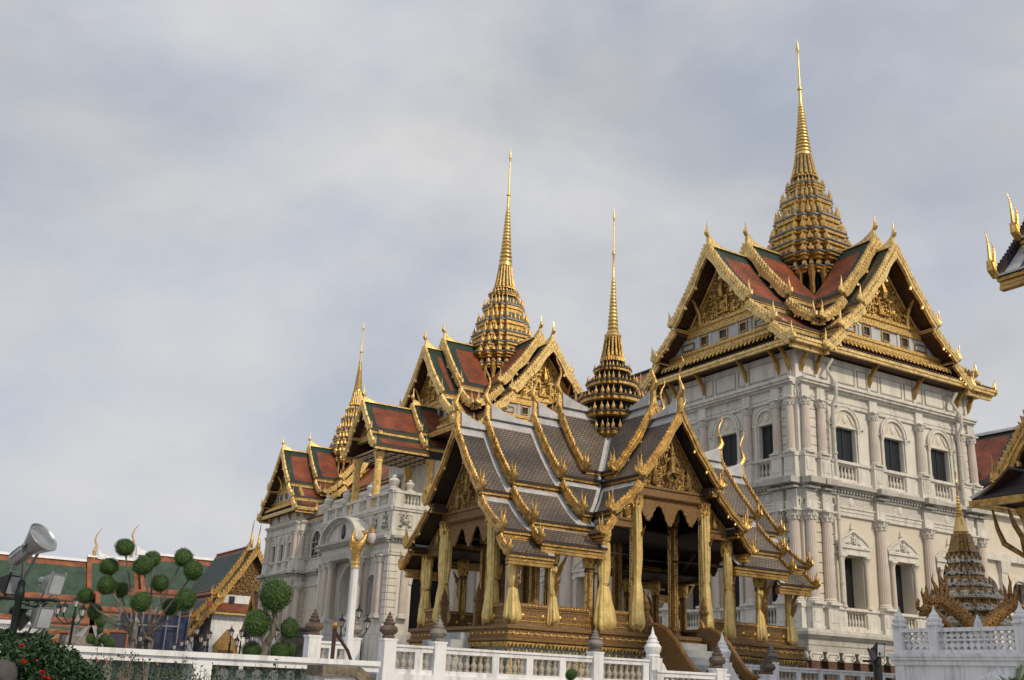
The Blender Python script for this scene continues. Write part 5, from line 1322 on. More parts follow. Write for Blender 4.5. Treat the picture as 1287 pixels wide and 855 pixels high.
# ------------------------------------------------------------------ floodlights on the dark green mast, lower left
mt_ = at(17, 790, 7.0); MAST = thing('floodlight_mast', 'dark green mast at the lower left carrying five aluminium floodlights', 'floodlight mast', (mt_.x, mt_.y, 0))
zt = at(23, 728, 7.0).z
q = MB(); q.lathe([(.034, 0), (.034, 1.0), (.027, 1.5), (.031, 1.62), (.031, 1.66), (.025, 1.69), (.024, zt-.12), (.031, zt-.11), (.031, zt-.07), (.024, zt-.05), (.026, zt-.02), (.018, zt)], mt_.x, mt_.y, 14); q.build('pole', DKGREEN, MAST)
def mv(a, z, d=0): return Vector((mt_.x+rx.x*a-rx.y*d, mt_.y+rx.y*a+rx.x*d, z))
z1, z2 = at(20, 752, 7).z, at(14, 797, 7).z
for z_ in (z1, z2):
    q = MB(); q.tube([mv(-.30, z_), mv(.25, z_)], .012, 8); q.tube([mv(.25, z_), mv(.262, z_), mv(.29, z_)], [.02, .015, .002], 7); q.tube([mv(0, z_-.02), mv(.12, z_-.05), mv(.20, z_-.02)], .006, 5)
    for x in (.06, .12, .17): q.tube([mv(x+.015*cos(t), z_-.028+.015*sin(t)) for t in [j*.8 for j in range(9)]], .005, 4)
    q.build('cross_arm', DKGREEN, MAST)
def box_flood(c, yaw, w_=.16, h_=.17, parent=None, body=STEEL, tilt=.18, frame=STEEL):
    f = Vector((rx.x*cos(yaw)+Fw.x*sin(yaw), rx.y*cos(yaw)+Fw.y*sin(yaw), -tilt)).normalized(); s_ = f.cross(Vector((0, 0, 1))).normalized(); u = s_.cross(f)
    P = lambda a, b, d: tuple(c+s_*a+u*b+f*d)
    q = MB(); q.loft([[P(-w_*k/2, -h_*k/2, d), P(w_*k/2, -h_*k/2, d), P(w_*k/2, h_*k/2, d), P(-w_*k/2, h_*k/2, d)] for k, d in ((.42, -.085), (.55, -.068), (1.0, 0), (1.04, 0.004), (1.04, .018))])
    o = q.build('floodlight', body, parent)
    q = MB(); q.poly([P(-w_*.44, -h_*.44, .02), P(w_*.44, -h_*.44, .02), P(w_*.44, h_*.44, .02), P(-w_*.44, h_*.44, .02)]); q.build('glass', GLASS, o)
    q = MB(); q.tube([P(0, 0, -.08), P(0, 0, -.125)], .030, 12); q.tube([P(0, 0, -.125), P(0, 0, -.135)], [.025, .008], 12)
    for a, b in ((-.5, .5), (.5, .5)): q.tube([P(w_*a, h_*b, .012), P(w_*a, h_*b+.018, .012)], .008, 6)
    for a in (-.35, .35): q.tube([P(w_*a, -h_*.5, -.03), P(w_*a*.6, -h_*.5-.05, -.06), P(0, -h_*.5-.075, -.07)], .008, 5)
    q.build('bracket', body, o); return o
box_flood(mv(.225, z1+.105), -.35, .125, .138, parent=MAST); box_flood(mv(.185, z2+.112), -.35, .13, .138, parent=MAST)
box_flood(mv(-.075, z1+.09), -.2, .11, .13, parent=MAST, body=BLACK); box_flood(mv(.03, z1-.13, .10), .5, .16, .15, parent=MAST, body=BLACK, tilt=.6)
c = at(54, 676, 7.0); ax = (Rt*.72+Vector((0, 0, .50))-Vector((Fw.x, Fw.y, 0))*.42).normalized(); vd = (c-CAM).normalized(); r_v = (Rt-vd*Rt.dot(vd)).normalized(); u_v = r_v.cross(vd)*1.0; ax = (r_v*.66+u_v*.60-vd*.45).normalized()
s_ = ax.cross(Vector((0, 0, 1))).normalized(); u_ = s_.cross(ax); DS_ = .88
q = MB(); q.loft([[tuple(c+ax*d*DS_+(s_*cos(2*pi*k/28)+u_*sin(2*pi*k/28))*r*DS_) for k in range(28)] for r, d in ((.062, -.13), (.075, -.105), (.128, -.0), (.132, .006), (.128, .012), (.115, .0), (.075, -.06), (.02, -.075))], cap=(True, True), sm=True); o = q.build('round_floodlight', STEEL, MAST)
q = MB(); q.loft([[tuple(c+ax*.002+(s_*cos(2*pi*k/28)+u_*sin(2*pi*k/28))*r*DS_) for k in range(28)] for r in (.002, .120)], sm=True); q.build('glass', GLASS, o)
q = MB(); q.tube([tuple(c-ax*.12), tuple(c-ax*.15), tuple(c-ax*.25), tuple(c-ax*.27)], [.05, .052, .048, .03], 16)
for k in range(8): a_ = 2*pi*k/8; q.tube([tuple(c-ax*.15+(s_*cos(a_)+u_*sin(a_))*.052), tuple(c-ax*.24+(s_*cos(a_)+u_*sin(a_))*.052)], .006, 4)
q.build('lamp_housing', STEEL, o)
top = mv(0, zt)
q = MB()
for k in (1, -1): q.tube([tuple(top), tuple(c-ax*.09+s_*k*.085)], .011, 6)
q.tube([tuple(c-ax*.26), tuple(c-ax*.27-Vector((0, 0, .06))), tuple(top+Vector((-.03, 0, .05))), tuple(top)], .004, 5)
q.build('yoke', STEEL, o)
# black twin floodlight, lower right
fb = at(1103, 840, 14.5); FL = thing('floodlight', 'black floodlight with two lamp heads on a post before the white terrace wall', 'floodlight', (fb.x, fb.y, 0))
q = MB(); zt = at(1103, 822, 14.5).z; q.tube([(fb.x, fb.y, 0), (fb.x, fb.y, zt)], .06, 10); q.tube([(fb.x-.05*rx.x, fb.y-.05*rx.y, zt-.1), (fb.x-.2*rx.x, fb.y-.2*rx.y, zt-.1)], .018, 6); q.build('pole', BLACK, FL)
c = at(1099, 824, 14.5)
box_flood(c-rx*.05, pi*.92, .20, .17, FL, BLACK, .25); box_flood(c+rx*.08+Vector((0, 0, .07)), -.9, .2, .18, FL, BLACK, .1)

# ------------------------------------------------------------------ white openwork terrace on the right
TX = 20.0; TW = thing('terrace_wall', 'white terrace wall with openwork parapet and pointed posts under the tiled shrine', 'terrace wall', (TX, 14, 0))
q = MB(); q.box(TX, 4, 0, TX+.3, 16.0, 2.46); q.box(TX+.3, 15.7, 0, 27, 16.0, 2.46); q.box(TX-.08, 4, 2.46, TX+.34, 16.08, 2.53); q.box(TX-.05, 4, 2.36, TX+.3, 16.05, 2.455); q.box(TX-.10, 4, 2.53, TX+.36, 16.1, 2.60)
q.box(TX-.03, 15.72, 0, TX, 15.95, 2.36); q.box(TX+.34, 15.66, 2.46, 27, 16.08, 2.60); q.build('wall', WHITE, TW)
fl = MB(); fl.box(TX+.3, 4, 0, 34, 15.7, 2.5); tag(fl.build('terrace_floor', GROUND), 'paved top of the white terrace on the right', None, kind='structure')
# moulded ornament on the wall face
q = MB()
for sd in (-1, 1): q.tube([(TX-.02, 13.55+sd*t*1.7, z) for t, z in ((0, 2.18), (.12, 2.05), (.3, 1.98), (.55, 1.93), (.8, 1.86), (1.0, 1.70))], [.10, .12, .10, .09, .08, .05], 7)
for sd in (-1, 1): q.tube([(TX-.02, 13.55+sd*t*1.5, z) for t, z in ((0, 1.80), (.2, 1.84), (.5, 1.78), (.9, 1.55))], [.06, .07, .06, .05], 7)
q.tube([(TX-.03, 13.55, 1.6), (TX-.04, 13.55, 2.05), (TX-.02, 13.55, 2.28)], [.12, .14, .02], 8); q.build('moulded_ornament', WHITE, TW)
posts = [15.86, 14.95, 12.93, 10.9]
for y in posts:
    q = MB(); q.box(TX-.02, y-.11, 2.60, TX+.2, y+.11, 3.18); q.shape([(a, b) for a, b in REDENT], [(.17, 3.18), (.17, 3.22), (.13, 3.25), (.15, 3.30), (.15, 3.33), (.09, 3.37), (.10, 3.40), (.04, 3.48), (.004, 3.62)], TX+.09, y)
    q.build('post', WHITE, TW)
q = MB(); q.box(TX, 10.9, 3.05, TX+.18, 15.86, 3.13); q.box(TX+.02, 10.9, 2.60, TX+.16, 15.86, 2.68); q.box(TX+.05, 10.9, 2.86, TX+.13, 15.86, 2.90); q.build('rail', WHITE, TW)
q = MB(); y = 10.98; ys = []
while y < 15.8:
    if min(abs(y-p) for p in posts) > .12:
        for z0, z1 in ((2.68, 2.86), (2.90, 3.05)):
            zc = (z0+z1)/2; hh = (z1-z0)/2
            q.extr([(TX+.06, y+.075*a, zc+hh*b) for a, b in ((-.2, -1), (.2, -1), (.38, -.55), (.9, -.2), (1.0, .1), (.5, .45), (.22, .62), (.2, 1), (-.2, 1), (-.22, .62), (-.5, .45), (-1, .1), (-.9, -.2), (-.38, -.55))], (.07, 0, 0))
    y += .155
q.build('openwork', WHITE, TW)
# pointed stone ornaments showing over the parapet
q = MB()
for y in (14.15, 15.35): q.shape(REDENT, [(.12, 2.6), (.12, 3.05), (.10, 3.1), (.06, 3.28), (.004, 3.42)], TX+.45, y)
q.build('pointed_ornament', WHITE, TW)

# ------------------------------------------------------------------ tiled shrine and naga figures
SC = Vector((27.5, 19.3, 0)); SH = thing('shrine', 'small tiered shrine of coloured glazed tiles with a thin gold spire on the right terrace', 'shrine', (SC.x, SC.y, 0))
px = 30.0/1309
q = MB(); q.shape(REDENT, [(1.2, 0), (1.2, 2.6), (.95, 2.7), (.62, 2.8), (.58, 3.72)], SC.x, SC.y); q.build('shrine_base', TILEB, SH)
zz = 3.70
for i, (r, h) in enumerate(((1.10, .36), (1.02, .36), (.92, .34), (.66, .34), (.50, .34), (.44, .36))):
    q = MB(); q.shape(REDENT, [(r*.8, zz), (r, zz+.05), (r, zz+.10), (r*.95, zz+.13), (r*.95, zz+.2), (r*.9, zz+.24)], SC.x, SC.y, 0); q.shape(REDENT, [(r*.88, zz+.24), (r*.78, zz+h)], SC.x, SC.y, 1)
    for k in range(4):
        Fq = arm_frame(SC.x, SC.y, k)
        for a, b in ((.92, 0), (.92, .36), (.92, -.36), (.72, .72)): 
            c = Fq(r*a, r*b, 0); q.lathe([(.03, zz+.15), (.055, zz+.20), (.035, zz+.28), (.004, zz+.38)], c[0], c[1], 6, 1)
    q.build('shrine_tier', [TILEB, TILEC], SH); zz += h
q = MB(); q.shape(REDENT, [(.40, zz), (.36, zz+.1), (.26, zz+.5), (.24, zz+.55)], SC.x, SC.y); q.build('shrine_neck', TILEC, SH)
q = MB(); z0 = zz+.5; prof = [(.26, z0), (.28, z0+.06), (.22, z0+.14), (.25, z0+.2), (.21, z0+.3), (.13, z0+.95)]
for i in range(7): z = z0+.95+.16*i; r = .115-.011*i; prof += [(r*.6, z), (r, z+.05), (r, z+.10), (r*.6, z+.15)]
prof += [(.035, z0+2.1), (.03, z0+2.7), (.05, z0+2.75), (.025, z0+2.82), (.02, z0+3.2), (.035, z0+3.25), (.004, z0+3.5)]
prof = [(r*.9, z0+(z-z0)*(8.3-z0)/3.5) for r, z in prof]
q.lathe(prof, SC.x, SC.y, 12); q.build('shrine_spire', GOLDB, SH)
def naga(name, label, base, yaw, sc=1.0, rear=False):
    b = Vector(base); d = Vector((cos(yaw), sin(yaw), 0)); s_ = Vector((-d.y, d.x, 0))
    T = thing(name, label, 'statue', tuple(b), 'glazed naga figures on the right terrace')
    P = lambda a, z, c=0: tuple(b+d*a*sc+s_*c*sc+Vector((0, 0, z*sc)))
    q = MB(); q.tube([P(-1.3, -.1), P(-.9, .25), P(-.5, .62), P(-.1, .95), P(.2, 1.12), P(.42, 1.08)], [.17, .17, .15, .15, .14, .10], 10)
    for k in range(9): q.tube([P(-1.1+.14*k, .18+.125*k+.12), P(-1.14+.14*k, .36+.125*k+.12), P(-1.2+.14*k, .42+.125*k+.14)], [.09, .05, .01], 5)
    o = q.build('body', NAGAM, T)
    q = MB(); q.tube([P(.1, 1.12), P(.4, 1.16), P(.62, 1.06), P(.82, 1.10)], [.14, .14, .09, .04], 9); q.tube([P(.2, .98), P(.5, .9), P(.72, .84), P(.84, .9)], [.10, .085, .06, .025], 8)
    for k, (ht, lean) in enumerate(((1.05, -.15), (1.5, .0), (1.15, .18))):
        q.tube([P(.05+.12*k, 1.2), P(.0+.15*k+lean*.5, 1.2+ht*.45), P(.07+.15*k+lean, 1.2+ht*.75), P(.0+.15*k+lean, 1.2+ht)], [.075, .055, .03, .006], 7)
    q.tube([P(.78, 1.1), P(.9, 1.22), P(.88, 1.45), P(.80, 1.62), P(.84, 1.75)], [.06, .05, .05, .035, .006], 6)
    q.build('head', GOLD if rear else NAGAM, T)
    return T
naga('naga_statue', 'large red bronze naga head with open jaws left of the tiled shrine', tuple(at(1192, 789, 26.0)), 2.55, .56)
naga('naga_statue', 'slender bronze naga crest at the left, next to the palace balustrade', tuple(at(1172, 792, 27.5)), 2.9, .46)
naga('naga_statue', 'naga pair of bronze crests right of the tiled shrine', tuple(at(1270, 790, 26.5)), -.75, .5)

# ------------------------------------------------------------------ roof corner of another hall, upper right, and the pavilion below it
HX = thing('temple_hall', 'corner of a white edged purple tiled roof with two gold finials, upper right', 'temple roof', (24.0, 8.0, 0))
q = MB(); FSL, HHL = [], []; F = arm_frame(22.6, 4.0, 1)
for (h, z, ue) in ((3.25, 10.22, 8.03), (2.75, 11.12, 7.72)):
    prf = curve(h-2.2, z+2.75, h, z, .04, 5)
    slab(q, F, prf, ue, -4, 1, .0, .0, .34, .0, .1); slab(q, F, prf, ue, -4, -1, 0, 0, .34, 0, .1)
    for sd in (1, -1):
        fs, hh = MB(), MB(); FSL.append(fs); HHL.append(hh)
        fascia(fs, F, h+.06, z-.03, ue+.12, -4, sd, .28); hang_hong(hh, F, h-.02, z+.12, ue+.1, sd, 1.0, 2, .62)
        q.extr([F(ue+.13, sd*(h+.1), z-.03), F(-4, sd*(h+.1), z-.03), F(-4, sd*(h-.1), z+.02), F(ue+.13, sd*(h-.1), z+.02)], (0, 0, .05), 1)
o = q.build('roof', [TPURP, WHITER, DWOOD], HX)
for fs in FSL: fs.build('eave_board', GOLD, o)
for hh in HHL: hh.build('flame_finial', GOLD, o)
for (h, z, ue) in ((3.25, 10.22, 8.03), (2.75, 11.12, 7.72)):
    bg_ = MB(); barge(bg_, F, curve(h-2.2, z+2.75, h, z, .04, 5), ue+.06, 1, .1, .12, .09, .14, .1, curl=False); bg_.build('bargeboard', TPURP, o)
q = MB(); q.box(20.6, -2, 0, 24.6, 10.6, 9.6); q.build('wall', WHITE, HX) if False else None
q = MB()
for y in (2.0, 6.0, 9.6):
    q.box(22.3, y-.3, 2.5, 22.9, y+.3, 12.4)
q.build('pillar', GILTW, HX) if False else None
q = MB(); q.box(21.2, 3.0, 2.5, 24.0, 10.0, 11.0); q.build('wall', WHITE, HX)

SP = thing('pavilion', 'small pavilion cut by the right edge, with gold toothed gable and dark lower roof', 'pavilion', (27.6, 14.9, 0))
F = arm_frame(28.6, 15.1, 2); q, fin = MB(), MB(); FSL, BGL, HHL = [], [], []
prf = curve(0, 9.95, 1.62, 7.45, .05, 6)
for sd in (1, -1):
    fs, bg_, hh = MB(), MB(), MB(); FSL.append(fs); BGL.append(bg_); HHL.append(hh)
    slab(q, F, prf, 2.9, 0, sd, .2, 0, 0, .2, .1); barge(bg_, F, prf, 2.95, sd, .26, .12, .14, .17, .08); hang_hong(hh, F, 1.62, 7.45, 2.95, sd, .62, 3)
    fascia(fs, F, 1.62, 7.4, 2.9, 0, sd, .25)
    p2 = curve(.9, 7.55, 2.05, 6.78, .04, 4); slab(q, F, p2, 3.55, -1, sd, .12, .1, .1, 0, .08); fascia(fs, F, 2.08, 6.75, 3.55, -1, sd, .16)
prf2 = [(3.0, 7.5), (3.65, 6.80)]
q.poly([F(2.9, -1.0, 7.5), F(2.9, 1.0, 7.5), F(3.6, 2.05, 6.79), F(3.6, -2.05, 6.79)], 0, [(0, 0), (2, 0), (3, 1), (-1, 1)])
for sd in (-1, 1): q.tube([F(2.9, sd*1.0, 7.53), F(3.6, sd*2.05, 6.83)], .06, 5, 1)
fs.box(*[min(a, b) for a, b in zip(F(3.5, -2.1, 6.58), F(3.64, 2.1, 6.76))], *[max(a, b) for a, b in zip(F(3.5, -2.1, 6.58), F(3.64, 2.1, 6.76))])
chofa(fin, F, 2.95, 10.4, .9)
o = q.build('roof', [TDARK, WHITER, SOFF], SP)
for fs, bg_, hh in zip(FSL, BGL, HHL): fs.build('eave_board', GOLD, o); bg_.build('bargeboard', GOLD, o); hh.build('flame_finial', GOLD, o)
fin.build('roof_finial', GOLD, o)
q = MB(); q.extr([F(2.35, -1.4, 7.55), F(2.35, 1.4, 7.55), F(2.35, 0, 9.7)], tuple(Vector(F(-.1, 0, 0))-Vector(F(0, 0, 0)))); q.build('pediment', GILT, SP)
q = MB()
for y in (-1.2, 1.2):
    for u in (.5, 2.4): q.shape(REDENT, [(.2, 2.5), (.17, 2.7), (.16, 6.2), (.3, 6.6)], *F(u, y, 0)[:2])
q.build('pillar', GILTW, SP)
for y in (-1.2, 1.2):
    q = MB(); q.tube([F(2.5, y, 5.2), F(2.75, y, 5.5), F(2.8, y, 5.8), F(3.1, y, 6.1), F(3.3, y, 6.5)], [.06, .09, .08, .07, .03], 7); q.tube([F(2.6, y*1.05, 5.3), F(2.7, y*1.5, 5.7), F(2.75, y*1.6, 6.1), F(2.8, y*1.65, 6.6)], [.06, .08, .06, .03], 7); q.build('naga_bracket', OLDG, SP)

# ------------------------------------------------------------------ cream building behind the right wing
CB = thing('throne_hall', 'cream building with red tiled roofs partly seen behind the right wing', 'building', (72, 48, 0))
F = facef((63.0, 45.0), 0); q, tr = MB(F), MB(F)
wall_layer(q, 22, 0, 14.6, [(2.6+3.6*i, 4.4+3.6*i, 5.5, 9.8, .5) for i in range(5)]); q.box(0, .6, 0, 22, 14, 14.6); q.build('wall', WALLL, CB)
tr.box(0, -.3, 11.2, 22, 0, 11.7); tr.box(0, -.5, 14.4, 22, 0, 15.0); tr.box(0, -.25, 4.0, 22, 0, 4.6); tr.box(0, -.2, 8.6, 2.4, 0, 8.9)
for i in range(6): tr.box(1.3+3.6*i, -.25, 4.6, 2.1+3.6*i, 0, 10.4); tr.taper(1.7+3.6*i, -.1, 10.4, 11.2, .4, .2, .6, .3)
for i in range(5):
    n = 12
    for k in range(n):
        a, b = pi*k/n, pi*(k+1)/n; P = [(3.5+3.6*i+r*cos(t), 9.0+r*sin(t)) for r, t in ((1.0, a), (1.25, a), (1.25, b), (1.0, b))]; tr.extr([(x, -.0, z) for x, z in P], (0, -.15, 0))
tr.build('stone_trim', TRIM, CB)
q = MB(F)
for i in range(5): q.box(2.6+3.6*i, .45, 5.5, 4.4+3.6*i, .5, 9.8)
q.build('window', DKPANE, CB)
q = MB(); F2 = arm_frame(63.0, 51.0, 0)
for sd in (1, -1):
    slab(q, F2, curve(0, 22.2, 5.2, 17.6, .03, 3), 24, 3.0, sd, .8, .5, .3, 0, .15); slab(q, F2, curve(5.0, 17.2, 6.8, 15.3, .03, 3), 24, -.5, sd, .5, .0, .3, 0, .15)
ridge(q, F2, 22.2, 24, 3.0, .25, .25, .0, 3)
F3 = arm_frame(71.5, 51.0, 3)
for sd in (1, -1): slab(q, F3, curve(0, 21.2, 4.2, 16.6, .03, 3), 6.5, 0, sd, .5, .5, .5, 0, .15)
ridge(q, F3, 21.2, 6.5, 0, .25, .25, .0, 3)
o = q.build('roof', [TRED, TGRN, SOFF, WHITER], CB)
q = MB()
for sd in (1, -1): barge(q, F3, curve(0, 21.2, 4.2, 16.6, .03, 3), 6.6, sd, .5, .2, .25, .35, .1)
q.build('bargeboard', GOLD, o)

# ------------------------------------------------------------------ long tiled building, far left
LG = thing('temple_gallery', 'long building with green tiled roofs bordered in orange, far left behind the topiary trees', 'building', (20, 150, 0))
q = MB(); F = arm_frame(-25, 158, 0)
def at_y(px, py, Y):
    d = Fw + Rt*((px-643.5)/FPX) - Up*((py-427.5)/FPX); return CAM + d*(Y/d.y)
zr1 = 15.6; zr2 = 17.4
rA, rB = MB(), MB()
def banded(mb, F, prof, u1, u0, top, bot):
    if prof[0][0] > 1:
        for sd in (-1, 1): riser(mb, F, prof[0][0]-.05, prof[0][1]-.5, prof[0][1]+.6, u1-.3, u0+.3, sd, 1)
    slab(mb, F, prof, u1, u0, -1, top*.75, bot*.7, .6, .6, .3); slab(mb, F, prof, u1, u0, 1, top, bot, .7, .7, .3)
xs = at_y(128, 704, 150).x+25
banded(rA, F, curve(0, zr1, 4.6, zr1-5.6, .02, 3), xs, -6, 1.4, 1.3); banded(rA, F, curve(4.6, zr1-5.9, 6.6, zr1-8.6, .02, 3), xs, -6, .3, 1.2); banded(rA, F, curve(6.6, zr1-8.9, 8.2, zr1-11.4, .02, 3), xs, -6, .3, .8)
xe = at_y(332, 716, 150).x+45
banded(rB, F, curve(0, zr2, 4.6, zr2-5.6, .02, 3), xe, xs+6.5, 1.4, 1.3); banded(rB, F, curve(4.6, zr2-5.9, 6.6, zr2-8.6, .02, 3), xe, xs+.5, .3, 1.2); banded(rB, F, curve(6.6, zr2-8.9, 8.2, zr2-11.4, .02, 3), xe, xs+.5, .3, .8)
banded(rB, F, curve(0, zr1+.7, 4.6, zr1-4.9, .02, 3), xs+6.5, xs-.5, 1.4, 1.3)
for mb, z, a, b in ((rA, zr1, xs, -6), (rB, zr2, xe, xs+6.5), (rB, zr1+.7, xs+6.5, xs-.5)): ridge(mb, F, z, a, b, .35, .35, .0, 3)
for mb in (rA, rB): mb.build('roof', [TGREENB, TORNG, SOFF, WHITE], LG)
fi = MB()
for px, z in ((132, zr1+.7), (180, zr2)):
    x = at_y(px, 705, 150).x
    fi.tube([(x, 158, z-.6), (x-.1, 158, z+.8), (x+.1, 158, z+1.6), (x-.25, 158, z+2.4), (x-.1, 158, z+3.2), (x+.5, 158, z+4.2)], [.22, .26, .15, .12, .09, .03], 7)
fi.build('roof_finial', GOLD, LG)
wf = MB()
for px, z in ((136, zr1+.7), (186, zr2)):
    x = at_y(px, 705, 150).x; wf.loft([[(x+a, 158-b, z-.2), (x+a, 158+b, z-.2), (x+a, 158+b*.3, z+h), (x+a, 158-b*.3, z+h)] for a, b, h in ((0, .4, 1.3), (.5, .38, .7), (1.4, .36, .4), (2.8, .3, .3))])
wf.build('ridge_end', WHITE, LG)
q = MB(); q.box(-30, 151.5, 0, xe-26, 163, 5.4); q.build('wall', GREYB, LG)
q = MB()
for x in (at_y(128, 780, 150).x, at_y(183, 740, 150).x): q.loft([[(x-.5, 150+a, z), (x+.5, 150+a, z), (x+.5, 150.6+a, z+.3), (x-.5, 150.6+a, z+.3)] for a, z in ((-.6, 2), (1.4, 6.4), (3.2, 9.6), (7.6, 15.6))])
q.build('verge', ORNG, LG)

# ------------------------------------------------------------------ white gabled hall, left
HY = 128.0
ap = at_y(318, 690, HY); el = at_y(226, 803, HY); bmL = at_y(250, 757, HY)
HC = ap.x+.3; HALL = thing('temple_hall', 'white gabled temple hall with dark stepped roof and carved brown pediment, left of the palace', 'temple', (HC, HY, 0))
F = arm_frame(HC, HY+8, 3)          # gable looks towards -Y, ridge along Y
hw = HC-el.x; s_ = hw
rf, bg_, hh, fin = MB(), MB(), MB(), MB()
top, bot = ap.z, el.z
tiers = [(0, top, hw*.50, top-.545*(top-bot)), (hw*.46, top-.55*(top-bot), hw*.78, top-.80*(top-bot)), (hw*.74, top-.80*(top-bot), hw, bot)]
for sd in (1, -1):
    for (dz, ue, ui) in ((0, 8.9, 5.5), (.55, 6.0, -8)):
        for t in tiers:
            prf = curve(t[0], t[1]+dz, t[2], t[3]+dz, .03, 4)
            if t[0] > 0: riser(rf, F, t[0]+.1, t[1]+dz-.4, t[1]+dz+.5, ue-.2, ui+.2, sd)
            slab(rf, F, prf, ue, ui, sd, .8, .7, .4, .0, .2); barge(bg_, F, prf, ue+.05, sd, .36, .2, .24, .45, .12); hang_hong(hh, F, t[2], t[3]+dz, ue+.05, sd, 1.2, 3)
for dz, ue, ui in ((0, 8.9, 5.5), (.55, 6.0, -8)): ridge(rf, F, top+dz, ue, ui, .3, .2, .5, 3); fin.tube([F(ue, 0, top+dz), F(ue+.15, 0, top+dz+.8), F(ue, 0, top+dz+1.5), F(ue+.1, 0, top+dz+2.3), F(ue+.4, 0, top+dz+3.3)], [.28, .22, .10, .07, .02], 7)
o = rf.build('roof', [TGRN, TORNG, SOFF, WHITE], HALL); bg_.build('bargeboard', GOLD, o); hh.build('flame_finial', GOLD, o); fin.build('roof_finial', GOLD, o)
ex = tuple(Vector(F(-.3, 0, 0))-Vector(F(0, 0, 0))); zb = at_y(285, 747, HY).z
q = MB(); q.extr([F(8.0, -hw*.50, zb), F(8.0, hw*.50, zb), F(8.0, 0, top-.6)], ex); p = q.build('pediment', GILTH, HALL)
q = MB(); scrolls(q, F, 8.02, hw*.36, zb+.3, top-1.6, 40, 9, .42, .10); q.build('gilt_scrollwork', OLDG, p)
zg = at_y(300, 763, HY).z
q = MB(); q.extr([F(7.95, -hw*.56, zg), F(7.95, hw*.56, zg), F(7.95, hw*.46, zb), F(7.95, -hw*.46, zb)], ex); q.box(HC-hw*.55, HY+.2, 0, HC+hw*.55, HY+15, zg-.2); q.build('wall', WHITE, HALL)
q = MB(); q.extr([F(8.9, -hw*.68, zg-.55), F(8.9, hw*.68, zg-.55), F(7.9, hw*.66, zg+.45), F(7.9, -hw*.66, zg+.45)], (0, 0, -.15)); q.build('canopy_roof', TORNG, HALL)
q = MB(); q.extr([F(8.75, -hw*.66, zg-1.0), F(8.75, hw*.66, zg-1.0), F(8.75, hw*.66, zg-.72), F(8.75, -hw*.66, zg-.72)], ex); q.build('gilt_moulding', GILTW, HALL)
wc = at_y(292, 755, HY)
q = MB(); q.box(wc.x-.4, HY+.02-.12, wc.z-.7, wc.x+.25, HY+.02, wc.z+.5); q.build('window', DKPANE, HALL)
dc = at_y(283, 815, HY); q = MB(); q.box(dc.x-1.4, HY-.3, 0, dc.x+1.4, HY+.1, dc.z+.2); q.extr([(dc.x-1.6, HY-.32, dc.z+.2), (dc.x+1.6, HY-.32, dc.z+.2), (dc.x, HY-.32, dc.z+2.2)], (0, .4, 0)); o = q.build('door_frame', OLDG, HALL)
q = MB(); q.box(dc.x-.9, HY-.36, 0, dc.x+.9, HY-.31, dc.z-.2); q.build('door', BROWN, o)
q = MB(); q.extr([F(7.9, -hw*.96, bot+.4), F(7.9, -hw*.72, bot+.4), F(7.9, -hw*.72, bot+3.0)], ex); q.extr([F(7.9, hw*.96, bot+.4), F(7.9, hw*.72, bot+.4), F(7.9, hw*.72, bot+3.0)], ex); q.build('side_pediment', GILTH, HALL)
q = MB()
for sd in (-1, 1): q.box(HC+sd*hw*.84-.5, HY+.3, 0, HC+sd*hw*.84+.5, HY+14, bot+.6)
q.build('aisle_wall', WHITE, HALL)
# orange roofed gate beside the hall
o2 = at_y(318, 760, 112); GT = thing('gate_roof', 'steep orange tiled gable with a white gold tipped finial between the hall and the palace', 'gatehouse', (o2.x+2, 112, 0))
F = arm_frame(o2.x+3.4, 113.5, 2); q = MB()
zt = at_y(318, 742, 112).z
for sd in (1, -1): slab(q, F, curve(0, zt, 2.6, zt-4.6, .03, 3), 3.0, -1.5, sd, .3, .3, .4, 0, .15)
r = q.build('roof', [TORNG, TORNG, SOFF], GT); q = MB()
for sd in (1, -1): barge(q, F, curve(0, zt, 2.6, zt-4.6, .03, 3), 3.05, sd, .35, .15, .2, .4, .1)
ridge(q, F, zt, 3.0, -1.5, .2, .2, .5); chofa(q, F, 3.0, zt+.4, 1.6); q.build('bargeboard', GOLD, r)
q = MB(); q.box(o2.x+1.2, 111.5, 0, o2.x+5, 115.5, zt-4.4); q.build('wall', WHITE, GT)
ow = at_y(325, 716, 175); q = MB(); q.box(ow.x-8, 175, 0, ow.x+6, 182, ow.z); tag(q.build('far_building', TORNG if False else ORNG), 'strip of orange roofed building seen in the gap left of the palace wing', 'building')

# ------------------------------------------------------------------ scaffold under blue netting and boards
sc = at(187, 795, 60); SCF = thing('scaffold', 'scaffold covered with blue netting behind the topiary tree', 'scaffold', (sc.x, sc.y, 0))
w0, h0 = 38*60/1309, at(187, 772, 60).z
q = MB(); n = 22; rnd = random.Random(3)
def sv(a, z, d=0): return (sc.x+rx.x*a-rx.y*d, sc.y+rx.y*a+rx.x*d, z)
rows = [[sv(-w0+2*w0*i/n, z, .05*sin(i*1.3+z*2)+.04*rnd.random()) for i in range(n+1)] for z in (0, .8, 1.6, 2.4, 3.2, h0-.3, h0)]
q.loft(rows, closed=False, cap=(False, False)); q.loft([[(p[0]-rx.y*1.8, p[1]+rx.x*1.8, p[2]) for p in r] for r in rows], closed=False, cap=(False, False)); q.build('netting', BLUET, SCF)
q = MB()
for i in range(6):
    for d in (-.25, 1.6): q.tube([sv(-w0+2*w0*i/5, 0, d), sv(-w0+2*w0*i/5, h0+.4, d)], .04, 6)
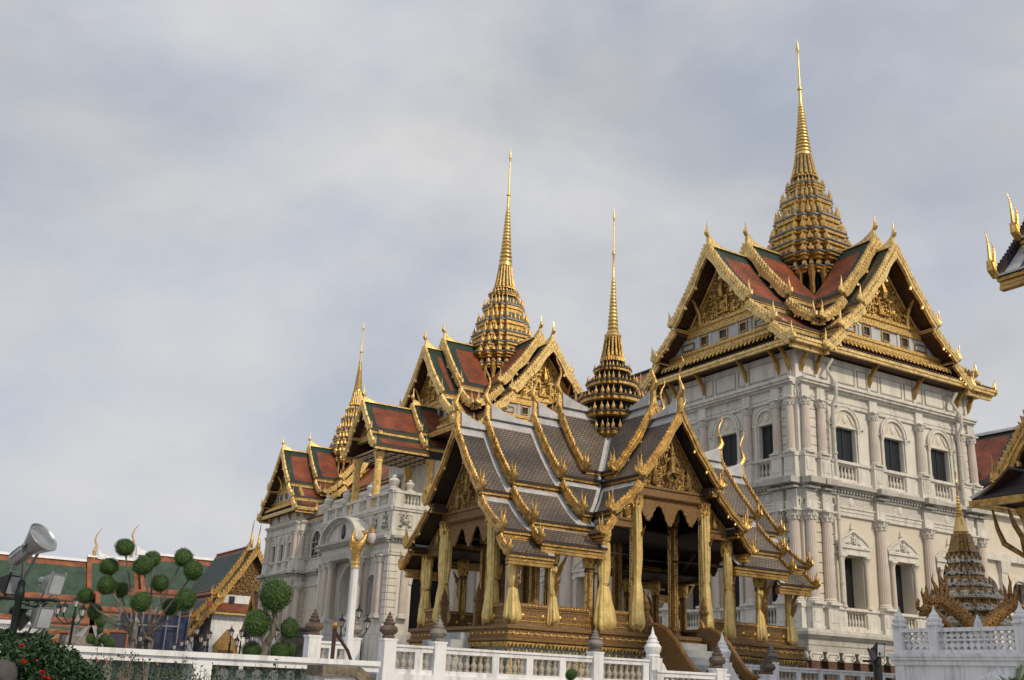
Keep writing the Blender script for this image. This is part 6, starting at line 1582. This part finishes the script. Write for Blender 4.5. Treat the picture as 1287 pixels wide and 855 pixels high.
for z in (1.2, 2.6, 4.0): q.tube([sv(-w0, z, -.25), sv(w0, z, -.25)], .04, 6); q.box(*[min(a, b) for a, b in zip(sv(-w0, z, 0), sv(w0, z+.06, .6))], *[max(a, b) for a, b in zip(sv(-w0, z, 0), sv(w0, z+.06, .6))]) if False else None
for i in range(9): a = -w0*.5+i*w0*.16; q.extr([sv(a, 2.0, -.28), sv(a+.18, 2.0, -.28), sv(a+.18, 2.35, -.28), sv(a, 2.35, -.28)], (-rx.y*-.02, rx.x*-.02, 0))
q.build('pole_frame', STEEL, SCF)
for px, lab in ((74, 'dark grey panel with orange frame left of the topiary, beside the lamp posts'), (148, 'dark grey panel with orange frame directly left of the topiary trunks')):
    c = at(px, 803, 55); hw = 11*55/1309; ht = at(px, 795, 55).z; T = thing('notice_board', lab, 'panel', (c.x, c.y, 0))
    def bv(a, z, d=0): return (c.x+rx.x*a-rx.y*d, c.y+rx.y*a+rx.x*d, z)
    def bb(q, a0, a1, z0, z1, d0, d1): q.loft([[bv(a0, z0, d0), bv(a1, z0, d0), bv(a1, z1, d0), bv(a0, z1, d0)], [bv(a0, z0, d1), bv(a1, z0, d1), bv(a1, z1, d1), bv(a0, z1, d1)]])
    q = MB(); bb(q, -hw, hw, 0, ht, 0, .1); q.build('panel', GREYB, T)
    q = MB(); bb(q, -hw-.16, -hw, 0, ht+.14, -.05, .12); bb(q, hw, hw+.16, 0, ht+.14, -.05, .12); bb(q, -hw, hw, ht, ht+.14, -.05, .12); q.build('frame', ORNG, T)
    q = MB(); bb(q, hw+.16, hw+.42, 0, ht+.5, -.05, .3); q.shape(REDENT, [(.2, ht+.5), (.22, ht+.6), (.1, ht+.75), (.004, ht+1.1)], *bv(hw+.29, 0, .12)[:2]); q.build('stone_post', STONE, T)
c = at(112, 800, 50); KS = thing('stone_shelter', 'small stone structure with slanted grey ribbed sides left of the topiary', 'shelter', (c.x, c.y, 0))
zt = at(112, 786, 50).z; q = MB()
for sd in (-1, 1):
    for k in range(7):
        a = sd*(.1+.14*k)
        q.loft([[bv2 for bv2 in ((c.x+rx.x*(x), c.y+rx.y*(x), z), (c.x+rx.x*(x+.07*sd), c.y+rx.y*(x+.07*sd), z), (c.x+rx.x*(x+.07*sd)+.15, c.y+rx.y*(x+.07*sd)+.3, z), (c.x+rx.x*x+.15, c.y+rx.y*x+.3, z))] for x, z in ((a+sd*.7, 1.9), (a*.55, zt-.06*k))])
q.build('ribbed_side', MARBLE, KS); q = MB(); q.box(c.x-1.0, c.y+.2, 0, c.x+1.0, c.y+1.2, zt-.5); q.box(c.x-1.2, c.y-.4, 0, c.x+1.2, c.y+.2, 1.95); q.build('stone_body', STONE, KS)
c = at(18, 790, 40); WB = thing('white_wall', 'white wall block behind the floodlight mast at the lower left', 'wall', (c.x, c.y, 0))
q = MB(); zt = at(18, 776, 40).z; d = 22*40/1309
q.loft([[(c.x-rx.x*2.2, c.y-rx.y*2.2, z), (c.x+rx.x*d, c.y+rx.y*d, z), (c.x+rx.x*d+.6, c.y+rx.y*d+1, z), (c.x-rx.x*2.2+.6, c.y-rx.y*2.2+1, z)] for z in (0, zt-.25)]); q.build('wall', WHITE, WB)
q = MB(); q.loft([[(c.x-rx.x*2.3-.1, c.y-rx.y*2.3-.1, z), (c.x+rx.x*(d+.12)-.1, c.y+rx.y*(d+.12)-.1, z), (c.x+rx.x*(d+.1)+.6, c.y+rx.y*(d+.1)+1.1, z), (c.x-rx.x*2.3+.6, c.y-rx.y*2.3+1.1, z)] for z in (zt-.245, zt-.1)]); q.build('coping', WHITE, WB)
sg = at(52, 800, 52); KO = thing('low_roof', 'small orange and yellow tiled roof edge beside the white wall block', 'roof', (sg.x, sg.y, 0))
q = MB(); z0 = at(52, 809, 52).z; 
for k, mt in enumerate((ORNG, GOLDP, ORNG)): 
    qq = MB(); qq.loft([[(sg.x+rx.x*a, sg.y+rx.y*a, z) for a, z in ((-.55, z0+.22*k), (.5, z0+.22*k), (.5, z0+.22*k+.2), (-.55, z0+.22*k+.2))], [(sg.x+rx.x*a+.5, sg.y+rx.y*a+.8, z) for a, z in ((-.55, z0+.22*k+.1), (.5, z0+.22*k+.1), (.5, z0+.22*k+.3), (-.55, z0+.22*k+.3))]]); qq.build('tile_row', mt, KO)
qq = MB(); qq.box(sg.x-.4, sg.y+.3, 0, sg.x+.4, sg.y+1, z0); qq.build('wall', ORNG, KO)

# ------------------------------------------------------------------ street lamps
def lantern(parent, p, s=1.0):
    x, y, z = p
    q = MB(); q.lathe([(.10*s, z), (.17*s, z+.32*s)], x, y, 6, sm=False); o = q.build('lantern', LAMPG, parent)
    q = MB(); q.lathe([(.02*s, z-.16*s), (.05*s, z-.1*s), (.03*s, z-.05*s), (.11*s, z-.01*s), (.10*s, z+.01*s)], x, y, 8); q.lathe([(.22*s, z+.32*s), (.20*s, z+.36*s), (.09*s, z+.47*s), (.06*s, z+.5*s), (.03*s, z+.56*s), (.035*s, z+.6*s), (.004, z+.72*s)], x, y, 8)
    for k in range(6):
        a = 2*pi*k/6; q.tube([(x+.105*s*cos(a), y+.105*s*sin(a), z), (x+.175*s*cos(a), y+.175*s*sin(a), z+.32*s)], .011*s, 4)
    q.build('lantern_frame', BLACK, o)
def street_lamp(px, pyl, D, label, heads, hz=0):
    p = at(px, pyl, D); T = thing('street_lamp', label, 'street lamp', (p.x, p.y, 0), 'black lantern street lamps')
    q = MB(); q.lathe([(.12, 0), (.12, .3), (.05, .4), (.035, p.z-.3), (.05, p.z-.27), (.03, p.z-.2), (.02, p.z-.07)], p.x, p.y, 8)
    for a, dz in heads:
        if a: q.tube([(p.x, p.y, p.z+dz*.8-.22), (p.x+rx.x*a*.4, p.y+rx.y*a*.4, p.z+dz*.8-.26), (p.x+rx.x*a*.75, p.y+rx.y*a*.75, p.z+dz*.8-.08)], .016, 5)
    q.build('post', BLACK, T)
    for a, dz in heads: lantern(T, (p.x+rx.x*a*.75, p.y+rx.y*a*.75, p.z+dz*.8), .55)
street_lamp(95, 763, 30, 'black lamp post with four lanterns left of the topiary, nearest the floodlight mast', [(0, 0), (-.42, -.22), (-.66, -.28), (.30, -.3)])
street_lamp(176, 806, 42, 'single black lantern lamp showing between the topiary trunks', [(0, 0)])
street_lamp(228, 812, 45, 'small black lamp with two lanterns in front of the blue netting\'s right end', [(0, 0), (-.4, -.2)])
street_lamp(247, 800, 38, 'black lamp post with five lanterns in front of the white hall', [(0, .1), (-.22, -.25), (.25, -.25), (-.42, -.4), (.45, -.4)])
street_lamp(262, 803, 36, 'black lamp with one lantern at the left of the hall door', [(0, 0)])
street_lamp(290, 800, 36, 'black lamp with one tall lantern right above the hall door', [(0, 0)])
street_lamp(303, 803, 38, 'black cluster lamp with four lanterns right of the hall door', [(0, .1), (.3, -.2), (.52, -.1), (-.2, -.3)])
street_lamp(357, 797, 34, 'black lamp with two lanterns behind the round topiary, before the palace door', [(0, 0), (-.35, -.1)])
street_lamp(429, 788, 32, 'black lamp with one lantern immediately left of the white lamp post', [(0, 0)])
street_lamp(450, 780, 30, 'black lamp with two lanterns immediately right of the white lamp post', [(0, .1), (.36, -.26)])
# iron railing in front of the palace porch
a, b = at(352, 812, 36), at(392, 808, 36); d = (b-a); d.z = 0; n = 26
IF = thing('iron_fence', 'black spiked iron fence at the foot of the palace, right of the round topiary', 'fence', (a.x, a.y, 0))
q = MB(); zt = at(370, 789, 36).z
for i in range(n+1):
    p = a+d*(i/n); q.tube([(p.x, p.y, 0), (p.x, p.y, zt-.1)], .018, 5); q.lathe([(.018, zt-.12), (.045, zt-.06), (.004, zt+.05)], p.x, p.y, 5)
for z in (.5, zt-.3): q.tube([(a.x, a.y, z), (b.x, b.y, z)], .022, 5)
q.build('railing', BLACK, IF)

# ------------------------------------------------------------------ clipped trees
def crown_mesh(seed, n=2600):
    rnd = random.Random(seed); q = MB()
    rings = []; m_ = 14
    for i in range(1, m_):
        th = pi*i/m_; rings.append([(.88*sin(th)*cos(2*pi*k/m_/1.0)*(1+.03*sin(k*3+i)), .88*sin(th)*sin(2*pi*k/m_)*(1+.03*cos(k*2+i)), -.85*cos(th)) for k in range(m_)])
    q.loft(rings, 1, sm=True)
    ph = [rnd.random()*6 for _ in range(6)]
    for _ in range(n):
        z = rnd.uniform(-1, 1); a = rnd.random()*2*pi; r = sqrt(1-z*z); v = Vector((r*cos(a), r*sin(a), z*.92))
        bump = 1+.055*sin(3*a+ph[0])*sin(4*z+ph[1])+.04*sin(7*a+ph[2])*sin(6*z+ph[3])
        c = v*(bump*rnd.uniform(.84, 1.0+.09*rnd.random()**2)); s_ = rnd.uniform(.035, .085)
        t = Vector((rnd.uniform(-1, 1), rnd.uniform(-1, 1), rnd.uniform(-1, 1))); t = (t-v*t.dot(v)*.55).normalized(); b = t.cross(v+Vector((.3*rnd.uniform(-1, 1), .3*rnd.uniform(-1, 1), .3))).normalized()
        q.poly([tuple(c-t*s_), tuple(c+b*s_*.5), tuple(c+t*s_), tuple(c-b*s_*.5)], 0)
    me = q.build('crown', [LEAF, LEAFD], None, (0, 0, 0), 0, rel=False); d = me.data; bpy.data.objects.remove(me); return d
CR = [crown_mesh(i) for i in range(3)]
cnt = [0]
def crown(parent, c, r, sz=.95):
    o = bpy.data.objects.new('crown', CR[cnt[0] % 3]); cnt[0] += 1; COL.objects.link(o); o.parent = parent
    o.location = Vector(c)-root_loc(parent); o.scale = (r, r, r*sz); o.rotation_euler = (.2*cnt[0], .1*cnt[0], cnt[0]*1.3)
def limb(q, pts, r0, r1, seed=0):
    rnd = random.Random(seed+int(pts[0][0]*100)); P = [Vector(p) for p in pts]; out = []
    for a, b in zip(P, P[1:]):
        for k in range(4): out.append(a.lerp(b, k/4)+Vector((rnd.uniform(-1, 1), rnd.uniform(-1, 1), 0))*r0*.35)
    out.append(P[-1]); n = len(out); q.tube([tuple(p) for p in out], [r0+(r1-r0)*i/(n-1) for i in range(n)], 7)
D = 31.0; b0 = at(178, 822, D)
TP = thing('topiary_tree', 'large pale stemmed topiary tree with a dozen round clipped crowns, before the green roofs', 'tree', (b0.x, b0.y, 0))
q = MB()
balls = [(157, 688, 13, 0), (137, 712, 12.5, .1), (180, 711, 14, -.15), (191, 703, 12, .5), (231, 701, 13, .1), (243, 717, 13.5, -.3), (134, 736, 12.5, -.2), (152, 741, 11, .4), (201, 733, 12, .2), (177, 757, 13.5, -.5), (233, 754, 15, -.3), (215, 763, 12, .5), (108, 749, 10.5, 0), (119, 769, 11, .3)]
base = {0: (172, 815), 1: (185, 815), 2: (168, 815)}
ctrl = [((164, 740), (168, 780)), ((150, 770), (160, 790)), ((185, 740), (187, 780)), ((190, 750), (188, 780)), ((214, 735), (190, 785)), ((236, 730), (195, 785)), ((155, 765), (165, 795)), ((158, 770), (168, 795)), ((203, 760), (188, 790)), ((178, 785), (182, 800)), ((218, 775), (190, 795)), ((206, 775), (190, 800)), ((122, 767), (164, 790)), ((128, 778), (164, 795))]
for i, ((px, py, r, dd), (c1, c2)) in enumerate(zip(balls, ctrl)):
    bx = (168, 815) if px < 172 else (186, 815)
    root = at(bx[0]+(i % 3-1)*2.5, 822, D); root.z = 0
    limb(q, [tuple(root), tuple(at(bx[0]+(i % 5-2)*3.2, 806, D+.1*(i % 3))), tuple(at(c2[0], c2[1], D+dd*.3)), tuple(at(c1[0], c1[1], D+dd*.7)), tuple(at(px, py, D+dd))], .043, .024, i)
q.build('trunk', BARK, TP)
for px, py, r, dd in balls: crown(TP, at(px, py, D+dd), r*D/1309*.98)
b0 = at(345, 822, D); TP2 = thing('topiary_tree', 'dark topiary tree with five round crowns standing before the palace\'s left wing', 'tree', (b0.x, b0.y, 0))
q = MB(); balls = [(346, 748, 22, 0), (324, 783, 18, -.2), (364, 790, 14, .1), (316, 818, 13, .0), (352, 820, 14, -.1), (363, 817, 10, .4)]
for px, py, r, dd in balls[:3]:
    root = at(334, 826, D); root.z = 0
    mid = at(334 if px < 350 else 346, 812, D); m2 = at((px*2+336)/3, (py+815)/2, D)
    if px == 346: m2 = at(343, 795, D)
    limb(q, [tuple(root), tuple(mid), tuple(m2), tuple(at(px, py+r*.6, D+dd))], .12 if px == 346 else .08, .08 if px == 346 else .05, px)
for px, py, r, dd in balls[3:]: root = at(px, py, D+dd); q.tube([(root.x, root.y, 0), tuple(root)], .05, 6)
q.build('trunk', BARK, TP2)
for px, py, r, dd in balls: crown(TP2, at(px, py, D+dd), r*D/1309*.98)
D3 = 40.0; b0 = at(120, 815, D3); TP3 = thing('bonsai', 'small dark layered bonsai tree left of the big topiary\'s trunks', 'tree', (b0.x, b0.y, 0))
q = MB(); bl = [(127, 780, 8), (114, 803, 7), (126, 791, 6), (131, 803, 6.5), (122, 808, 6), (137, 810, 9)]
for px, py, r in bl: root = at(124, 815, D3); root.z = 0; limb(q, [tuple(root), tuple(at(122, 806, D3)), tuple(at((px+120)/2, py+6, D3)), tuple(at(px, py, D3))], .05, .025, px)
q.build('trunk', BARK, TP3)
for px, py, r in bl: crown(TP3, at(px, py, D3), r*D3/1309, .7)
D4 = 17.0; b0 = at(718, 848, D4); TP4 = thing('topiary_tree', 'tiny clipped ball bush in front of the long white balustrade', 'tree', (b0.x, b0.y, 0))
q = MB(); q.tube([(b0.x, b0.y, 0), tuple(b0)], .02, 6); q.build('trunk', BARK, TP4); crown(TP4, b0, 8.5*D4/1309, .8)

# ------------------------------------------------------------------ rose bush, sprigs, palm
def leaf(q, c, s_, rnd, mi=0, up=.3):
    t = Vector((rnd.uniform(-1, 1), rnd.uniform(-1, 1), rnd.uniform(-1, 1))).normalized(); b = t.cross(Vector((rnd.uniform(-1, 1), rnd.uniform(-1, 1), rnd.uniform(-1, 1)+up))).normalized(); n = t.cross(b)
    P = [c-t*s_, c-t*s_*.3+b*s_*.42, c+t*s_*.4+b*s_*.36, c+t*s_*1.1, c+t*s_*.4-b*s_*.36, c-t*s_*.3-b*s_*.42]
    i = [q.p(tuple(p+n*s_*.12*(1 if k in (1, 2, 4, 5) else 0))) for k, p in enumerate(P)]
    q.face((i[0], i[1], i[2], i[3]), mi); q.face((i[0], i[3], i[4], i[5]), mi)
DB = 6.6; b0 = at(60, 840, DB); BU = thing('flowering_bush', 'dense dark green bush with red flowers at the lower left corner', 'bush', (b0.x, b0.y, 0))
rnd = random.Random(5); q = MB()
lobes = [(18, 818, 20, .2), (50, 812, 17, .1), (72, 824, 18, 0), (38, 830, 30, -.1), (86, 842, 22, .0), (15, 850, 30, .2), (60, 860, 40, -.1), (110, 862, 26, .1), (6, 800, 11, .3), (56, 797, 6, .2), (92, 822, 7, .2), (108, 842, 9, .2), (30, 800, 7, .1)]
st = MB()
for px, py, r, dd in lobes:
    c = at(px, py, DB+dd); R = r*DB/1309; n = int(1500*(r/30)**2)
    for _ in range(n):
        v = Vector((rnd.gauss(0, 1), rnd.gauss(0, 1), rnd.gauss(0, 1))).normalized()*R*rnd.random()**.38*rnd.uniform(.85, 1.12)
        leaf(q, c+v, rnd.uniform(.011, .021), rnd)
    st.tube([(b0.x, b0.y, 0), (b0.x*.5+c.x*.5, b0.y*.5+c.y*.5, .8), tuple(c)], [.02, .012, .005], 5)
st.build('stem', BARK, BU); q.build('foliage', LEAF2, BU)
def flower(parent, c, s_, mt=REDF):
    q = MB(); rnd = random.Random(int(c.x*1e4))
    for k in range(16):
        a = 2*pi*k/7+rnd.random(); el = rnd.uniform(.1, 1.3); d = Vector((cos(a)*cos(el), sin(a)*cos(el), sin(el))); sd = d.cross(Vector((0, 0, 1))).normalized()
        q.poly([tuple(c), tuple(c+d*s_*.7+sd*s_*.45), tuple(c+d*s_*1.1), tuple(c+d*s_*.7-sd*s_*.45)])
    q.build('flower', mt, parent)
for px, py, s_, mt in ((27, 814, .024, REDF), (29, 834, .026, REDF), (46, 832, .014, PINKF), (52, 847, .025, REDF), (55, 853, .022, REDF), (61, 855, .02, REDF)): flower(BU, at(px, py, DB-.28), s_, mt)
DS = 7.6; b0 = at(220, 850, DS); SPR = thing('low_shrubs', 'straggly thin leaved shrubs with tiny pink buds along the low white balustrade', 'shrub', (b0.x, b0.y, 0))
q, st = MB(), MB(); rnd = random.Random(8)
for px in range(95, 385, 4):
    c = at(px+rnd.uniform(-3, 3), 852+rnd.uniform(-6, 6)+ (6 if px > 230 else 0), DS+rnd.uniform(-.4, .5)); hgt = rnd.uniform(.03, .12)+(.08 if rnd.random() < .18 else 0)
    p1 = c+Vector((rnd.uniform(-.04, .04), rnd.uniform(-.04, .04), hgt)); st.tube([(c.x, c.y, 0.3), tuple(c), tuple(p1)], [.006, .004, .0015], 4)
    for k in range(26 if px < 240 else 16):
        t = rnd.random()**.8; leaf(q, c.lerp(p1, t-.3*rnd.random())+Vector((rnd.gauss(0, .035), rnd.gauss(0, .035), rnd.gauss(0, .02))), rnd.uniform(.008, .016), rnd)
st.build('stem', BARK, SPR); q.build('foliage', LEAF2, SPR)
q = MB()
for px, py in ((124, 831), (133, 830), (134, 833), (198, 835), (92, 817), (156, 826), (163, 826)): c = at(px, py, DS); q.ball(tuple(c), .009, 5); st2 = None
q.build('bud', PINKF, SPR)
DP = 15.5; b0 = at(1277, 875, DP); PT = thing('palm_plant', 'bright green palm fronds at the lower right corner', 'palm', (b0.x, b0.y, 0))
q = MB(); rnd = random.Random(4)
for k in range(26):
    a = rnd.random()*2*pi; el = rnd.uniform(.35, 1.35); d = Vector((cos(a)*cos(el), sin(a)*cos(el), sin(el))); L_ = rnd.uniform(.35, .62)
    pts = [b0+d*L_*t-Vector((0, 0, .12*t*t)) for t in (0, .35, .7, 1)]; sd = d.cross(Vector((0, 0, 1))).normalized()
    q.tube([tuple(p) for p in pts], [.006, .005, .004, .002], 4)
    for j in range(14):
        t = .2+.8*j/14; c = b0+d*L_*t-Vector((0, 0, .12*t*t))
        for s_ in (1, -1): e_ = c+(sd*s_*.7+d*.8).normalized()*.16*(1.1-t*.6); w_ = (d*.2+Vector((0, 0, 1))).normalized()*.008; q.poly([tuple(c-w_), tuple(c+w_), tuple(e_)])
q.build('frond', PALM, PT); q = MB(); q.tube([(b0.x, b0.y, 0), tuple(b0)], [.06, .04], 8); q.build('trunk', BARK, PT)

# ------------------------------------------------------------------ a person whose cap shows at the lower left corner
hp = at(-6, 852, 6.3); pz = hp.z+.10-1.70; HP = Vector((hp.x, hp.y, 0))
def skin_body():
    me = bpy.data.meshes.new('person'); k = (hp.z+.08)/1.70
    V = [((0, 0, .93), .13), ((0, 0, 1.12), .125), ((0, 0, 1.34), .14), ((0, 0, 1.46), .07), ((0, .0, 1.52), .055), ((.02, 0, 1.60), .088), ((.01, 0, 1.655), .082),
         ((0, .17, 1.38), .055), ((.02, .23, 1.12), .042), ((.12, .22, .90), .033), ((.16, .21, .82), .035), ((0, -.17, 1.38), .055), ((.02, -.23, 1.12), .042), ((.12, -.22, .90), .033), ((.16, -.21, .82), .035),
         ((0, .09, .86), .085), ((.02, .10, .48), .06), ((-.02, .10, .09), .042), ((.12, .11, .035), .035), ((0, -.09, .86), .085), ((.02, -.10, .48), .06), ((-.02, -.10, .09), .042), ((.12, -.11, .035), .035)]
    E_ = [(0, 1), (1, 2), (2, 3), (3, 4), (4, 5), (5, 6), (2, 7), (7, 8), (8, 9), (9, 10), (2, 11), (11, 12), (12, 13), (13, 14), (0, 15), (15, 16), (16, 17), (17, 18), (0, 19), (19, 20), (20, 21), (21, 22)]
    yaw = atan2(rx.y, rx.x); c, s_ = cos(yaw), sin(yaw)
    me.from_pydata([((x*c-y*s_)*k, (x*s_+y*c)*k, z*k) for (x, y, z), r in V], E_, [])
    o = bpy.data.objects.new('person', me); COL.objects.link(o); o.location = HP
    sm_ = o.modifiers.new('skin', 'SKIN'); sb = o.modifiers.new('sub', 'SUBSURF'); sb.levels = 1; sb.render_levels = 2
    for d, (_, r) in zip(me.skin_vertices[0].data if me.skin_vertices else [], V): d.radius = (r*k, r*k)
    me.materials.append(SKIN); return o, k, yaw
bpy.context.view_layer.update()
pb, kk, yaw = skin_body()
if not pb.data.skin_vertices:
    bpy.context.view_layer.objects.active = pb
    try: bpy.ops.mesh.customdata_skin_add()
    except Exception: pass
rad = [.13, .125, .14, .07, .055, .088, .082, .055, .042, .033, .035, .055, .042, .033, .035, .085, .06, .042, .035, .085, .06, .042, .035]
if pb.data.skin_vertices:
    for i, r in enumerate(rad): pb.data.skin_vertices[0].data[i].radius = (r*kk, r*kk); pb.data.skin_vertices[0].data[i].use_root = (i == 0)
tag(pb, 'person in a dark grey cap half hidden behind the flowering bush, lower left corner', 'person')
def pv(x, y, z): c, s_ = cos(yaw), sin(yaw); return (HP.x+(x*c-y*s_)*kk, HP.y+(x*s_+y*c)*kk, z*kk)
q = MB(); n = 20
q.loft([[pv(.015+r*cos(2*pi*k/n)*1.12, r*sin(2*pi*k/n), z) for k in range(n)] for r, z in ((.103, 1.605), (.106, 1.64), (.098, 1.68), (.075, 1.712), (.03, 1.728), (.004, 1.731))], sm=True)
q.extr([pv(.08, -.09, 1.618)]+[pv(.10+.12*cos(t), .095*sin(t), 1.60-.015*cos(t)) for t in [-pi/2+pi*k/10 for k in range(11)]]+[pv(.08, .09, 1.618)], (0, 0, .008)); q.build('cap', CAP, pb)
q = MB(); q.loft([[pv(.0+a*cos(2*pi*k/n), b*sin(2*pi*k/n), z) for k in range(n)] for a, b, z in ((.15, .19, .84), (.14, .17, 1.1), (.155, .20, 1.3), (.13, .19, 1.40), (.075, .09, 1.47))], cap=(False, False), sm=True)
for sd in (1, -1): q.tube([pv(0, sd*.17, 1.39), pv(.015, sd*.21, 1.24), pv(.02, sd*.225, 1.12)], [.075, .065, .06], 10)
q.build('shirt', SHIRT, pb)
q = MB()
for sd in (1, -1): q.tube([pv(0, sd*.085, .90), pv(.02, sd*.10, .5), pv(-.02, sd*.10, .08)], [.11, .08, .065], 10)
q.build('trousers', SHIRT, pb)
q = MB()
for sd in (1, -1):
    q.ball(pv(.098, sd*.033, 1.585), .012, 8); q.tube([pv(.0, sd*.088, 1.55), pv(.01, sd*.10, 1.58), pv(.0, sd*.092, 1.61)], [.008, .014, .006], 6)
    for f_ in range(4): q.tube([pv(.16+.01*f_, sd*(.20+.014*f_), .82), pv(.175+.01*f_, sd*(.20+.014*f_), .765), pv(.165+.01*f_, sd*(.19+.014*f_), .72)], [.010, .009, .006], 5)
    q.tube([pv(.165, sd*.19, .84), pv(.195, sd*.175, .80), pv(.20, sd*.17, .765)], [.012, .010, .007], 5)
q.tube([pv(.09, 0, 1.59), pv(.118, 0, 1.555), pv(.10, 0, 1.545)], [.009, .016, .008], 6); q.tube([pv(.093, -.025, 1.522), pv(.10, 0, 1.52), pv(.093, .025, 1.522)], [.003, .007, .003], 5)
q.build('face_and_hands', SKIN, pb)
